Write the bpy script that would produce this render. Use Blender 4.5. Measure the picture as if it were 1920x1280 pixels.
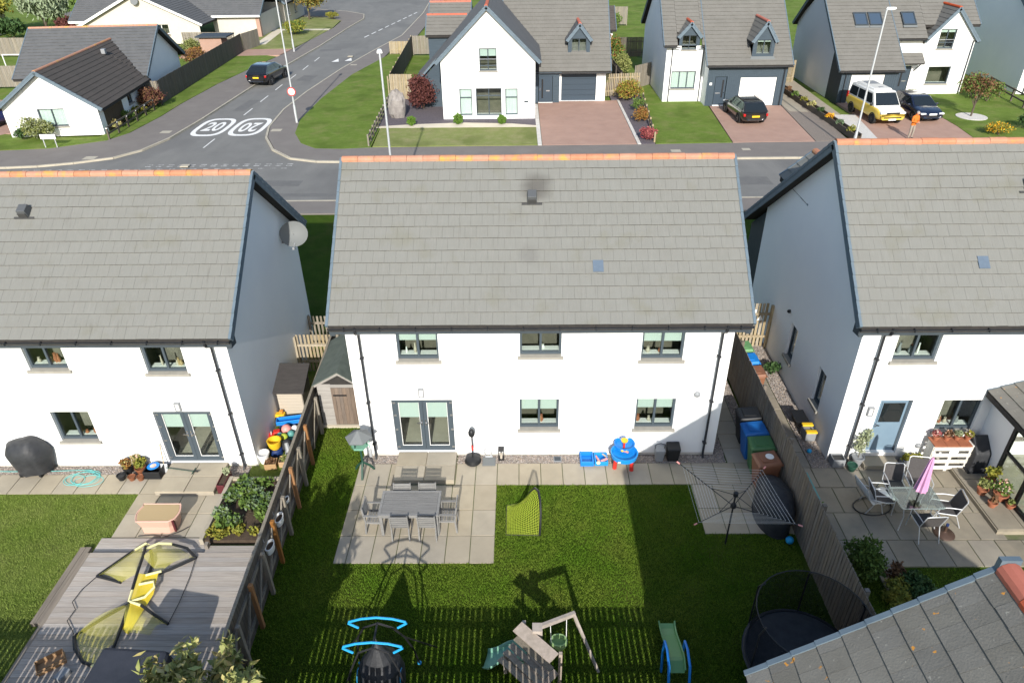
import bpy, math, random
import numpy as np
from mathutils import Vector, Matrix
random.seed(11)
for _o in list(bpy.data.objects): bpy.data.objects.remove(_o)
SC = bpy.context.scene
COL = SC.collection
V = Vector
R = math.radians

# ------------------------------------------------------------------ camera
def look(yaw, pitch, roll):
    f = V((-math.sin(yaw)*math.cos(pitch), math.cos(yaw)*math.cos(pitch), -math.sin(pitch)))
    r = V((math.cos(yaw), math.sin(yaw), 0)); u = r.cross(f)
    r2 = math.cos(roll)*r + math.sin(roll)*u; u2 = -math.sin(roll)*r + math.cos(roll)*u
    return Matrix((r2, u2, -f)).transposed()
cd = bpy.data.cameras.new('camera'); cam = bpy.data.objects.new('camera', cd); COL.objects.link(cam)
cam.matrix_world = Matrix.Translation((4.543, -15.503, 13.655)) @ look(R(.904), R(32.26), R(-.785)).to_4x4()
cd.sensor_width = 36; cd.lens = 24.95; cd.clip_end = 2000; cd.clip_start = .1
SC.camera = cam

# ------------------------------------------------------------------ sky, sun, exposure
SUN_EL, SUN_AZ = R(28), R(1.0)       # light travels along +Y, a touch towards -X
wd = bpy.data.worlds.new('World'); SC.world = wd; wd.use_nodes = True
nt = wd.node_tree; bg = nt.nodes['Background']
sky = nt.nodes.new('ShaderNodeTexSky'); sky.sky_type = 'NISHITA'; sky.sun_disc = False
sky.sun_elevation = SUN_EL; sky.sun_rotation = R(180) - SUN_AZ; sky.altitude = 50; sky.dust_density = 1.6; sky.air_density = 1.3; sky.ozone_density = 3.0
nt.links.new(sky.outputs[0], bg.inputs[0]); bg.inputs[1].default_value = .15
sl = bpy.data.lights.new('sun', 'SUN'); sl.energy = 5.0; sl.angle = R(.55); sl.color = (1, .955, .88)
sun = bpy.data.objects.new('sun', sl); COL.objects.link(sun)
sun.rotation_euler = V((-math.sin(SUN_AZ)*math.cos(SUN_EL), math.cos(SUN_AZ)*math.cos(SUN_EL), -math.sin(SUN_EL))).to_track_quat('-Z', 'Y').to_euler()
sun.location = (4, -40, 30)
SC.view_settings.view_transform = 'Standard'; SC.view_settings.look = 'None'
SC.view_settings.exposure = .36; SC.view_settings.gamma = 1; SC.view_settings.use_curve_mapping = False
SC.render.engine = 'CYCLES'

# ------------------------------------------------------------------ mesh helpers
class Fr:                                     # wall frame: u along wall, v up, d into the wall
    def __init__(s, o, u, d): s.o = V(o); s.u = V(u).normalized(); s.d = V(d).normalized()
    def p(s, u, v, d): return s.o + s.u*u + s.d*d + V((0, 0, v))
class MB:
    def __init__(s): s.v = []; s.f = []; s.mi = None
    def add(s, vs, fs):
        b = len(s.v); s.v += [tuple(x) for x in vs]; s.f += [tuple(b+i for i in f) for f in fs]; return s
    def hexa(s, P):      # 8 points: bottom ring 0-3, top ring 4-7
        return s.add(P, [(3, 2, 1, 0), (4, 5, 6, 7), (0, 1, 5, 4), (1, 2, 6, 5), (2, 3, 7, 6), (3, 0, 4, 7)])
    def box(s, x0, x1, y0, y1, z0, z1, M=None):
        P = [V((x0, y0, z0)), V((x1, y0, z0)), V((x1, y1, z0)), V((x0, y1, z0)), V((x0, y0, z1)), V((x1, y0, z1)), V((x1, y1, z1)), V((x0, y1, z1))]
        if M is not None: P = [M @ p for p in P]
        return s.hexa(P)
    def fb(s, F, u0, u1, v0, v1, d0, d1):
        return s.hexa([F.p(u0, v0, d0), F.p(u1, v0, d0), F.p(u1, v0, d1), F.p(u0, v0, d1), F.p(u0, v1, d0), F.p(u1, v1, d0), F.p(u1, v1, d1), F.p(u0, v1, d1)])
    def bar(s, a, b, w, h, up=(0, 0, 1)):   # rectangular bar from a to b
        a = V(a); b = V(b); d = (b-a).normalized(); x = d.cross(V(up))
        if x.length < 1e-4: x = d.cross(V((0, 1, 0)))
        x.normalize(); y = x.cross(d); x = x*w/2; y = y*h/2
        return s.hexa([a-x-y, a+x-y, a+x+y, a-x+y, b-x-y, b+x-y, b+x+y, b-x+y])
    def tube(s, pts, r, n=8, closed=False, cap=True):
        pts = [V(p) for p in pts]; k = len(pts); rs = r if isinstance(r, (list, tuple)) else [r]*k
        b = len(s.v); prev = None
        for i, p in enumerate(pts):
            if closed: t = pts[(i+1) % k] - pts[i-1]
            else: t = pts[min(i+1, k-1)] - pts[max(i-1, 0)]
            t.normalize()
            if prev is None:
                a = t.cross(V((0, 0, 1)))
                if a.length < .05: a = t.cross(V((0, 1, 0)))
            else: a = prev - t*prev.dot(t)
            if a.length < 1e-5: a = V((1, 0, 0))
            a.normalize(); prev = a; c = t.cross(a)
            for j in range(n):
                th = 2*math.pi*j/n; s.v.append(tuple(p + (a*math.cos(th)+c*math.sin(th))*rs[i]))
        m = k if closed else k-1
        for i in range(m):
            for j in range(n):
                i2 = (i+1) % k; s.f.append((b+i*n+j, b+i*n+(j+1) % n, b+i2*n+(j+1) % n, b+i2*n+j))
        if cap and not closed:
            s.f.append(tuple(b+j for j in range(n))[::-1]); s.f.append(tuple(b+(k-1)*n+j for j in range(n)))
        return s
    def lathe(s, prof, c=(0, 0, 0), n=16, sx=1, sy=1, M=None):
        b = len(s.v); c = V(c)
        for (r, z) in prof:
            for j in range(n):
                th = 2*math.pi*j/n; p = V((r*math.cos(th)*sx, r*math.sin(th)*sy, z))
                if M is not None: p = M @ p
                s.v.append(tuple(p + c))
        for i in range(len(prof)-1):
            for j in range(n): s.f.append((b+i*n+j, b+i*n+(j+1) % n, b+(i+1)*n+(j+1) % n, b+(i+1)*n+j))
        s.f.append(tuple(b+j for j in range(n))[::-1]); s.f.append(tuple(b+(len(prof)-1)*n+j for j in range(n)))
        return s
    def ell(s, c, r, n=12, jit=0, M=None):
        m = max(5, n//2); prof = []; b = len(s.v); rr = random.Random(int(abs(c[0]*971+c[1]*331+c[2]*77)) + n)
        k0 = len(s.v)
        s.lathe([(math.sin(math.pi*(i+.02)/(m+.04)), -math.cos(math.pi*(i+.02)/(m+.04))) for i in range(m+1)], n=n)
        for i in range(k0, len(s.v)):
            x, y, z = s.v[i]; q = 1 + jit*(rr.random()*2-1); p = V((x*r[0]*q, y*r[1]*q, z*r[2]*q))
            if M is not None: p = M @ p
            s.v[i] = tuple(p + V(c))
        return s
    def poly(s, pts, z0, z1):
        n = len(pts); a = sum(pts[i][0]*pts[(i+1) % n][1]-pts[(i+1) % n][0]*pts[i][1] for i in range(n))
        if a < 0: pts = pts[::-1]
        vs = [(x, y, z1) for x, y in pts]; fs = [tuple(range(n))]
        if z0 is not None:
            vs += [(x, y, z0) for x, y in pts]; fs += [tuple(range(n, 2*n))[::-1]] + [(i, i+n, (i+1) % n+n, (i+1) % n) for i in range(n)]
        return s.add(vs, fs)
    def prism(s, pts, d):     # planar ring of 3-D points extruded by vector d
        n = len(pts); pts = [V(p) for p in pts]; d = V(d)
        return s.add(pts + [p+d for p in pts], [tuple(range(n))[::-1], tuple(range(n, 2*n))] + [(i, (i+1) % n, (i+1) % n+n, i+n) for i in range(n)])
    def wall(s, F, W, H, ops=(), depth=.12, u0=0, v0=0):
        us = sorted({u0, W} | {o[0] for o in ops} | {o[1] for o in ops}); vs = sorted({v0, H} | {o[2] for o in ops} | {o[3] for o in ops})
        for i in range(len(us)-1):
            for j in range(len(vs)-1):
                uc, vc = (us[i]+us[i+1])/2, (vs[j]+vs[j+1])/2
                if any(o[0] < uc < o[1] and o[2] < vc < o[3] for o in ops): continue
                s.add([F.p(us[i], vs[j], 0), F.p(us[i+1], vs[j], 0), F.p(us[i+1], vs[j+1], 0), F.p(us[i], vs[j+1], 0)], [(0, 1, 2, 3)])
        for (a, b, c, d) in [o[:4] for o in ops]:
            for (p, q) in (((a, c), (b, c)), ((b, c), (b, d)), ((b, d), (a, d)), ((a, d), (a, c))):
                s.add([F.p(p[0], p[1], 0), F.p(q[0], q[1], 0), F.p(q[0], q[1], depth), F.p(p[0], p[1], depth)], [(0, 1, 2, 3)])
        return s
    def data(s, name):
        me = bpy.data.meshes.new(name); me.from_pydata(s.v, [], s.f); me.update(); return me
    def o(s, name, m, par=None, smooth=False, bevel=0, sub=0, kind=None, label=None, loc=None):
        me = s.data(name); me.materials.append(MT[m] if isinstance(m, str) else m)
        if smooth:
            me.polygons.foreach_set('use_smooth', [True]*len(me.polygons))
        ob = bpy.data.objects.new(name, me); COL.objects.link(ob)
        if par is not None: ob.parent = par
        if loc is not None: ob.location = loc
        if bevel:
            b = ob.modifiers.new('bevel', 'BEVEL'); b.width = bevel; b.segments = 2; b.limit_method = 'ANGLE'; b.angle_limit = R(35)
        if sub:
            b = ob.modifiers.new('sub', 'SUBSURF'); b.levels = sub; b.render_levels = sub
        if smooth and not sub:
            try: me.set_sharp_from_angle(angle=R(40))
            except Exception: pass
        if kind: ob['kind'] = kind
        if label: ob['label'] = label
        return ob
def inst(name, me, par, loc=(0, 0, 0), rot=None):
    ob = bpy.data.objects.new(name, me); COL.objects.link(ob); ob.parent = par; ob.location = loc
    if rot: ob.rotation_euler = rot
    return ob
def tag(ob, label, cat, group=None):
    ob['label'] = label; ob['category'] = cat
    if group: ob['group'] = group
    return ob
def thing(name, label, cat, loc=(0, 0, 0), rz=0, group=None):
    ob = bpy.data.objects.new(name, None); COL.objects.link(ob); ob.location = loc; ob.rotation_euler = (0, 0, rz); ob.empty_display_size = .2
    return tag(ob, label, cat, group)
def struct(name, mb, m, z=None):
    ob = mb.o(name, m); ob['kind'] = 'structure'; return ob
def copy_tree(o, par=None):
    c = o.copy(); COL.objects.link(c); c.parent = par
    for ch in list(o.children): copy_tree(ch, c)
    return c
def arc(c, r, a0, a1, n, z=None):
    out = []
    for i in range(n+1):
        a = R(a0+(a1-a0)*i/n); p = (c[0]+r*math.cos(a), c[1]+r*math.sin(a))
        out.append(p if z is None else (*p, z))
    return out

# ------------------------------------------------------------------ materials
MT = {}
def mat(name, c, c2=None, sc=6, det=4, rough=.8, bump=0, bsc=None, metal=0, spec=.3, rnd=0, stretch=None, coat=0, pat=None, contrast=(.3, .7), local=False):
    m = bpy.data.materials.new(name); m.use_nodes = True; MT[name] = m
    N = m.node_tree.nodes; L = m.node_tree.links; b = N['Principled BSDF']
    b.inputs['Roughness'].default_value = rough; b.inputs['Metallic'].default_value = metal; b.inputs['Specular IOR Level'].default_value = spec
    if coat: b.inputs['Coat Weight'].default_value = coat; b.inputs['Coat Roughness'].default_value = .05
    if c2 is None and not rnd and not bump:
        b.inputs['Base Color'].default_value = (*c, 1); return m
    if local: src = N.new('ShaderNodeTexCoord').outputs['Object']
    else: src = N.new('ShaderNodeNewGeometry').outputs['Position']
    if stretch:
        mp = N.new('ShaderNodeMapping'); mp.inputs['Scale'].default_value = stretch; L.new(src, mp.inputs['Vector']); src = mp.outputs[0]
    nz = N.new('ShaderNodeTexNoise'); nz.inputs['Scale'].default_value = sc; nz.inputs['Detail'].default_value = det; nz.inputs['Roughness'].default_value = .6
    L.new(src, nz.inputs['Vector'])
    mr = N.new('ShaderNodeMapRange'); mr.inputs[1].default_value = contrast[0]; mr.inputs[2].default_value = contrast[1]
    L.new(nz.outputs['Fac'], mr.inputs[0])
    mx = N.new('ShaderNodeMix'); mx.data_type = 'RGBA'; mx.inputs[6].default_value = (*c, 1); mx.inputs[7].default_value = (*(c2 or c), 1)
    L.new(mr.outputs[0], mx.inputs[0]); col = mx.outputs[2]
    if rnd:
        oi = N.new('ShaderNodeObjectInfo'); at = N.new('ShaderNodeAttribute'); at.attribute_name = 'tint'
        ad = N.new('ShaderNodeMath'); ad.operation = 'ADD'; L.new(oi.outputs['Random'], ad.inputs[0]); L.new(at.outputs['Fac'], ad.inputs[1])
        fr = N.new('ShaderNodeMath'); fr.operation = 'FRACT'; L.new(ad.outputs[0], fr.inputs[0])
        m2 = N.new('ShaderNodeMapRange'); m2.inputs[3].default_value = 1-rnd; m2.inputs[4].default_value = 1+rnd; L.new(fr.outputs[0], m2.inputs[0])
        hs = N.new('ShaderNodeHueSaturation'); L.new(col, hs.inputs['Color']); L.new(m2.outputs[0], hs.inputs['Value'])
        m3 = N.new('ShaderNodeMath'); m3.operation = 'MULTIPLY'; m3.inputs[1].default_value = 7.31; L.new(fr.outputs[0], m3.inputs[0])
        m4 = N.new('ShaderNodeMath'); m4.operation = 'FRACT'; L.new(m3.outputs[0], m4.inputs[0])
        m5 = N.new('ShaderNodeMapRange'); m5.inputs[3].default_value = 1-rnd*1.8; m5.inputs[4].default_value = 1+rnd*1.8; L.new(m4.outputs[0], m5.inputs[0]); L.new(m5.outputs[0], hs.inputs['Saturation'])
        col = hs.outputs[0]
    L.new(col, b.inputs['Base Color'])
    if bump:
        n2 = N.new('ShaderNodeTexNoise'); n2.inputs['Scale'].default_value = bsc or sc*6; n2.inputs['Detail'].default_value = 3; L.new(src, n2.inputs['Vector'])
        bp = N.new('ShaderNodeBump'); bp.inputs['Strength'].default_value = bump; bp.inputs['Distance'].default_value = .02
        L.new(n2.outputs['Fac'], bp.inputs['Height']); L.new(bp.outputs[0], b.inputs['Normal'])
    m['bsdf_color_socket'] = col.node.name
    return m
def overlay(name, c, sc, lo, hi, det=6, stretch=None, amount=1.0):   # a second noise layer (stains, lichen, wear) over a material's colour
    m = MT[name]; N = m.node_tree.nodes; L = m.node_tree.links; b = N['Principled BSDF']; s = b.inputs['Base Color'].links[0].from_socket
    src = N.new('ShaderNodeNewGeometry').outputs['Position']
    if stretch:
        mp = N.new('ShaderNodeMapping'); mp.inputs['Scale'].default_value = stretch; L.new(src, mp.inputs['Vector']); src = mp.outputs[0]
    nz = N.new('ShaderNodeTexNoise'); nz.inputs['Scale'].default_value = sc; nz.inputs['Detail'].default_value = det; L.new(src, nz.inputs['Vector'])
    mr = N.new('ShaderNodeMapRange'); mr.inputs[1].default_value = lo; mr.inputs[2].default_value = hi; mr.inputs[4].default_value = amount; L.new(nz.outputs['Fac'], mr.inputs[0])
    mx = N.new('ShaderNodeMix'); mx.data_type = 'RGBA'; L.new(mr.outputs[0], mx.inputs[0]); L.new(s, mx.inputs[6]); mx.inputs[7].default_value = (*c, 1)
    L.new(mx.outputs[2], b.inputs['Base Color'])
def spot(name, p, r, c, amount=.8):      # soot or stain patch of its own shape around a point
    m = MT[name]; N = m.node_tree.nodes; L = m.node_tree.links; b = N['Principled BSDF']; s = b.inputs['Base Color'].links[0].from_socket
    g = N.new('ShaderNodeNewGeometry'); vm = N.new('ShaderNodeVectorMath'); vm.operation = 'DISTANCE'; vm.inputs[1].default_value = p
    nz = N.new('ShaderNodeTexNoise'); nz.inputs['Scale'].default_value = 5; nz.inputs['Detail'].default_value = 5
    va = N.new('ShaderNodeVectorMath'); va.operation = 'MULTIPLY_ADD'; va.inputs[1].default_value = (r*.7,)*3
    L.new(nz.outputs['Color'], va.inputs[0]); L.new(g.outputs['Position'], va.inputs[2]); L.new(va.outputs[0], vm.inputs[0])
    mr = N.new('ShaderNodeMapRange'); mr.inputs[1].default_value = r*1.25; mr.inputs[2].default_value = r*.25; mr.inputs[3].default_value = 0; mr.inputs[4].default_value = amount; mr.interpolation_type = 'SMOOTHSTEP'
    L.new(vm.outputs['Value'], mr.inputs[0])
    mx = N.new('ShaderNodeMix'); mx.data_type = 'RGBA'; L.new(mr.outputs[0], mx.inputs[0]); L.new(s, mx.inputs[6]); mx.inputs[7].default_value = (*c, 1)
    L.new(mx.outputs[2], b.inputs['Base Color'])
def seethrough(name, c, fac, rough=.6, glossy=False):
    m = bpy.data.materials.new(name); m.use_nodes = True; MT[name] = m; N = m.node_tree.nodes; L = m.node_tree.links
    N.remove(N['Principled BSDF']); out = N['Material Output']; t = N.new('ShaderNodeBsdfTransparent'); x = N.new('ShaderNodeMixShader')
    if glossy:
        g = N.new('ShaderNodeBsdfGlossy'); g.inputs['Roughness'].default_value = rough; g.inputs['Color'].default_value = (.9, .95, 1, 1)
        fz = N.new('ShaderNodeLayerWeight'); pw = N.new('ShaderNodeMath'); pw.operation = 'POWER'; pw.inputs[1].default_value = 3.5; ma = N.new('ShaderNodeMath'); ma.operation = 'MULTIPLY_ADD'; ma.inputs[1].default_value = .8; ma.inputs[2].default_value = .045; L.new(fz.outputs['Facing'], pw.inputs[0]); L.new(pw.outputs[0], ma.inputs[0]); L.new(ma.outputs[0], x.inputs[0]); t.inputs['Color'].default_value = (*c, 1)
    else:
        g = N.new('ShaderNodeBsdfDiffuse'); g.inputs['Color'].default_value = (*c, 1); x.inputs[0].default_value = fac
    L.new(t.outputs[0], x.inputs[1]); L.new(g.outputs[0], x.inputs[2]); L.new(x.outputs[0], out.inputs['Surface'])
    return m
mat('render', (.84, .84, .825), (.78, .785, .78), sc=.8, det=8, rough=.92, bump=.12, bsc=60)
mat('render_side', (.84, .84, .83), (.78, .785, .79), sc=.5, det=8, rough=.92, bump=.12, bsc=60)
mat('cream_render', (.56, .515, .45), (.52, .475, .41), sc=2, rough=.95)
mat('plinth', (.62, .59, .54), (.5, .47, .42), sc=3, rough=.9)
mat('tile', (.180, .181, .167), (.170, .169, .154), sc=2.2, det=6, rough=.93, rnd=.013, bump=.25, bsc=55)
overlay('tile', (.205, .2, .187), 5, .5, .75, stretch=(6, .6, .6), amount=.5)
overlay('tile', (.15, .146, .107), 1.1, .58, .75, amount=.5)
overlay('tile', (.05, .046, .038), 26, .70, .76, amount=.65)
spot('tile', (5.12, 2.85, 7.2), .46, (.07, .064, .058), .7); overlay('tile', (.10, .095, .085), 1.7, .64, .74, stretch=(5, .5, .5), amount=.35)
spot('tile', (4.85, 1.2, 5.9), .3, (.12, .117, .11), .45)
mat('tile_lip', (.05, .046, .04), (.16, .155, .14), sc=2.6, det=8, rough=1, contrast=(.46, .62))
mat('tile_old', (.17, .163, .145), (.135, .128, .112), sc=2.5, det=6, rough=.93, rnd=.09, bump=.3, bsc=40)
overlay('tile_old', (.55, .24, .03), 9, .68, .72, amount=.9)
overlay('tile_old', (.32, .31, .27), 14, .66, .74, amount=.8)
mat('underlay', (.026, .025, .025), (.04, .036, .032), sc=8, rough=1)
mat('ridge', (.46, .225, .145), (.40, .18, .11), sc=5, det=6, rough=.9, rnd=.045, bump=.2, bsc=40)
overlay('ridge', (.48, .29, .05), 2.6, .56, .68, amount=.7)
mat('ridge_red', (.50, .13, .075), (.40, .10, .06), sc=4, rough=.9, rnd=.08)
mat('far_tile', (.165, .158, .143), (.14, .134, .12), sc=1.4, det=6, rough=.93, bump=.2, bsc=20)
mat('slate_tile', (.115, .117, .12), (.092, .095, .098), sc=1.4, det=6, rough=.9, bump=.2, bsc=20)
mat('brown_tile', (.085, .073, .065), (.068, .06, .053), sc=1.2, det=6, rough=.93, bump=.2, bsc=20)
mat('trim', (.125, .165, .20), (.10, .135, .165), sc=4, rough=.5)
mat('fascia', (.05, .062, .072), (.04, .05, .06), sc=4, rough=.6)
mat('frame', (.058, .075, .09), rough=.45)
mat('navy_clad', (.050, .072, .092), (.04, .058, .076), sc=2, rough=.65, stretch=(1, 1, 9))
mat('navy_door', (.042, .06, .08), rough=.4)
mat('blue_door', (.17, .245, .31), (.15, .22, .285), sc=3, rough=.45)
mat('gutter', (.028, .03, .034), rough=.35)
mat('white_plastic', (.75, .75, .73), rough=.4)
mat('sill', (.31, .295, .26), (.26, .245, .215), sc=5, rough=.85)
mat('blind', (.42, .47, .45), rough=.8)
mat('curtain', (.66, .70, .68), (.5, .55, .54), sc=3, rough=.9, stretch=(14, 14, .2))
mat('room', (.15, .13, .105), (.08, .075, .06), sc=1.3, rough=.9)
mat('room_mid', (.22, .2, .17), (.10, .09, .075), sc=1.6, rough=.9)
mat('room_pale', (.42, .38, .31), (.30, .27, .22), sc=1.3, rough=.9)
seethrough('pane', (.93, .97, .95), 1, rough=.015, glossy=True)
seethrough('glass_table', (.62, .68, .66), 1, rough=.03, glossy=True)
seethrough('net_black', (.012, .013, .015), .55)
seethrough('net_yellow', (.72, .66, .12), .27)
seethrough('net_gold', (.72, .56, .04), .72)
seethrough('polycarb', (.35, .42, .40), .5)
mat('soot', (.05, .05, .05), rough=.8)
mat('slab', (.37, .325, .25), (.32, .28, .215), sc=2.4, det=7, rough=.92, rnd=.07, bump=.15, bsc=60)
overlay('slab', (.24, .22, .17), 1.6, .60, .78, amount=.45)
mat('slab_old', (.285, .252, .195), (.215, .19, .15), sc=1.6, det=8, rough=.93, rnd=.08, bump=.2, bsc=50)
overlay('slab_old', (.13, .12, .10), 1.3, .58, .74, amount=.55)
mat('mortar', (.15, .14, .09), (.10, .12, .05), sc=6, rough=1)
mat('asphalt', (.185, .181, .17), (.155, .152, .143), sc=.7, det=9, rough=.95, bump=.3, bsc=40)
overlay('asphalt', (.215, .208, .192), .35, .5, .7, stretch=(1.6, .35, 1), amount=.6)
overlay('asphalt', (.125, .122, .118), .22, .52, .62, amount=.55, stretch=(1, .5, 1)); overlay('asphalt', (.09, .088, .085), 22, .58, .72, amount=.5); overlay('asphalt', (.05, .05, .05), 3.5, .49, .505, det=12, amount=.0)
mat('asphalt_patch', (.125, .123, .12), (.15, .147, .14), sc=3, det=8, rough=.95, bump=.3, bsc=40)
mat('pavement', (.19, .172, .155), (.165, .147, .135), sc=.9, det=9, rough=.95, bump=.25, bsc=45)
overlay('pavement', (.215, .195, .18), .5, .55, .75, amount=.5)
mat('kerb', (.43, .39, .31), (.34, .31, .25), sc=1.5, rough=.9)
mat('road_paint', (.74, .73, .70), (.45, .44, .42), sc=9, det=8, rough=.8, contrast=(.52, .75))
mat('paint_worn', (.50, .49, .47), (.2, .195, .185), sc=7, det=8, rough=.85, contrast=(.42, .62))
mat('joint', (.36, .36, .35), rough=.8)
mat('vent_dark', (.085, .09, .095), rough=.5)
mat('vent_blue', (.105, .14, .185), (.09, .12, .16), sc=9, rough=.5)
mat('monoblock', (.40, .255, .195), (.33, .205, .158), sc=1.1, det=8, rough=.95, bump=.2, bsc=30)
overlay('monoblock', (.35, .245, .2), 7, .45, .7, amount=.6)
mat('gravel', (.30, .25, .205), (.12, .105, .095), sc=38, det=3, rough=1, bump=1, bsc=38, contrast=(.35, .65))
mat('white_gravel', (.68, .65, .60), (.42, .40, .37), sc=25, det=3, rough=1, bump=.8, bsc=30)
mat('pebble', (.40, .34, .29), (.20, .18, .17), sc=14, rough=.9, rnd=.3)
mat('slate_chip', (.135, .115, .125), (.085, .075, .085), sc=14, det=3, rough=1, bump=.8, bsc=25)
mat('cream_path', (.62, .555, .44), (.55, .49, .38), sc=1.5, rough=.95)
mat('soil', (.085, .06, .04), (.05, .036, .025), sc=6, rough=1, bump=.6, bsc=25)
def grass(name, a, b, c, brown):
    mat(name, a, b, sc=.55, det=7, rough=1, bump=.5, bsc=38, spec=.1)
    overlay(name, c, 2.1, .45, .68, amount=.75); overlay(name, brown, .8, .5, .7, amount=.7); overlay(name, tuple(x*.72 for x in b), .45, .5, .66, amount=.7); overlay(name, tuple(x*.55 for x in a), 16, .5, .72, amount=.5)
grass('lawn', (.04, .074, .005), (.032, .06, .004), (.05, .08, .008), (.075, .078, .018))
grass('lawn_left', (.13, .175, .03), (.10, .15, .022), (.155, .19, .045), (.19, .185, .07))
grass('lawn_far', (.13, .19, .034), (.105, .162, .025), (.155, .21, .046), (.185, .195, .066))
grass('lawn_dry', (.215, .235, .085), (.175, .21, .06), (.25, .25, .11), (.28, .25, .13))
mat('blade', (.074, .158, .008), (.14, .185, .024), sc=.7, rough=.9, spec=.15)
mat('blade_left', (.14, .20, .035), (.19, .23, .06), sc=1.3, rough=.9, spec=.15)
def wood(name, a, b, sc=3, st=(9, 9, .6), rnd=.12, rough=.85):
    mat(name, a, b, sc=sc, det=6, rough=rough, rnd=rnd, stretch=st, bump=.25, bsc=sc*3)
wood('fence_dark', (.13, .11, .088), (.07, .06, .05))
wood('fence_right', (.21, .18, .145), (.12, .102, .084))
wood('fence_pale', (.40, .33, .22), (.25, .20, .13))
wood('fence_grey', (.27, .24, .195), (.17, .15, .12))
wood('post_orange', (.33, .17, .075), (.22, .11, .05))
wood('shed_wood', (.35, .33, .30), (.24, .22, .2), st=(.6, .6, 9))
wood('shed_door', (.21, .155, .115), (.11, .085, .068))
wood('teak_grey', (.225, .222, .215), (.16, .157, .15), st=(.8, 9, 9))
wood('deck', (.40, .36, .32), (.28, .25, .22), st=(.5, 9, 9), rnd=.16)
wood('deck_side', (.235, .205, .17), (.15, .13, .11), st=(9, .5, 9))
wood('brown_clad', (.105, .07, .042), (.055, .038, .025))
wood('play_wood', (.42, .36, .31), (.3, .26, .22), st=(3, 3, 3))
wood('pallet_white', (.70, .68, .63), (.50, .48, .43), st=(.6, 9, 9))
wood('planter_wood', (.45, .28, .12), (.33, .19, .08), st=(.6, 9, 9))
mat('felt_green', (.105, .125, .108), (.075, .092, .08), sc=4, rough=1, bump=.3, bsc=30)
mat('felt_black', (.055, .05, .048), (.038, .035, .034), sc=3, rough=1, stretch=(1, 8, 1))
def plain(name, c, rough=.45, metal=0, coat=0, spec=.4): mat(name, c, rough=rough, metal=metal, coat=coat, spec=spec)
for n_, c_ in dict(p_blue=(.008, .19, .58), p_blue2=(.01, .24, .62), p_red=(.55, .03, .02), p_yellow=(.72, .45, .02), p_orange=(.7, .26, .03), p_green=(.05, .135, .05), p_brown=(.20, .075, .035), p_black=(.012, .013, .015), p_grey=(.24, .25, .26), p_white=(.74, .74, .72), p_teal=(.09, .27, .25), p_mint=(.17, .36, .26), p_slide=(.12, .28, .11), p_pink=(.56, .35, .27), p_tan=(.37, .27, .14), p_cyan=(.015, .29, .56), p_dgreen=(.015, .06, .04), p_ltgreen=(.28, .42, .18), p_rose=(.70, .28, .25), p_aqua=(.12, .48, .46), p_lime=(.38, .46, .05), p_navy=(.01, .03, .12), p_maroon=(.09, .015, .02), p_binblue=(.01, .11, .36), p_binwood=(.23, .10, .055), p_cream=(.44, .39, .32), p_lightyellow=(.75, .70, .35)).items(): plain(n_, c_, .5)
plain('metal', (.55, .56, .57), .35, .9); plain('galv', (.52, .535, .55), .5, .35); plain('black_metal', (.016, .016, .018), .4); plain('bronze', (.09, .055, .04), .5, .4)
plain('chrome', (.7, .7, .72), .15, 1)
mat('cover_black', (.024, .025, .028), (.04, .042, .046), sc=5, rough=.55, bump=.8, bsc=7)
mat('cover_navy', (.022, .026, .036), (.032, .036, .048), sc=3, rough=.7, bump=.6, bsc=4)
mat('parasol_cloth', (.62, .33, .52), (.52, .25, .42), sc=4, rough=.9)
mat('mesh_fabric', (.055, .05, .05), (.075, .07, .068), sc=30, rough=.8)
mat('dish_grey', (.15, .16, .16), rough=.6)
mat('cardboard', (.38, .24, .13), (.30, .185, .10), sc=4, rough=.9)
mat('terracotta', (.36, .135, .07), (.28, .10, .055), sc=5, rough=.85)
mat('rock', (.30, .275, .255), (.19, .17, .16), sc=3, det=7, rough=.9, bump=.8, bsc=6)
mat('solar', (.012, .016, .035), rough=.15); mat('skylight_glass', (.05, .075, .11), rough=.06, spec=.8)
for n_, a_, b_ in (('leaf_green', (.07, .125, .025), (.12, .18, .035)), ('leaf_dark', (.03, .07, .02), (.055, .10, .03)), ('leaf_olive', (.16, .19, .05), (.24, .25, .09)), ('leaf_silver', (.24, .28, .16), (.34, .36, .22)), ('leaf_purple', (.075, .025, .025), (.13, .045, .035)), ('leaf_brown', (.12, .065, .035), (.19, .10, .045)), ('leaf_autumn', (.26, .155, .03), (.16, .15, .035)), ('leaf_gold', (.25, .22, .03), (.16, .18, .03)), ('leaf_box', (.085, .17, .02), (.12, .21, .03)), ('leaf_tan', (.42, .34, .15), (.30, .32, .11)), ('leaf_pink', (.25, .05, .06), (.33, .10, .09)), ('leaf_rust', (.28, .11, .035), (.20, .14, .03)), ('leaf_bluegreen', (.10, .16, .085), (.16, .21, .12)), ('petal', (.68, .62, .55), (.6, .3, .2)), ('petal_yellow', (.7, .45, .02), (.6, .22, .02)), ('leaf_willow', (.27, .32, .22), (.20, .26, .14))):
    mat(n_, a_, b_, sc=5, rough=.75, spec=.25, contrast=(.4, .6))
mat('bark', (.12, .095, .07), (.07, .055, .042), sc=8, rough=1, bump=.5, bsc=20)
mat('skin', (.52, .29, .2), rough=.6)
plain('car_black', (.011, .011, .013), .18, 0, 1, .5); plain('car_navy', (.008, .012, .03), .18, 0, 1, .5); plain('car_grey', (.022, .022, .022), .2, .3, 1, .5); plain('car_blue', (.01, .02, .10), .2, 0, 1, .5)
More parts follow.
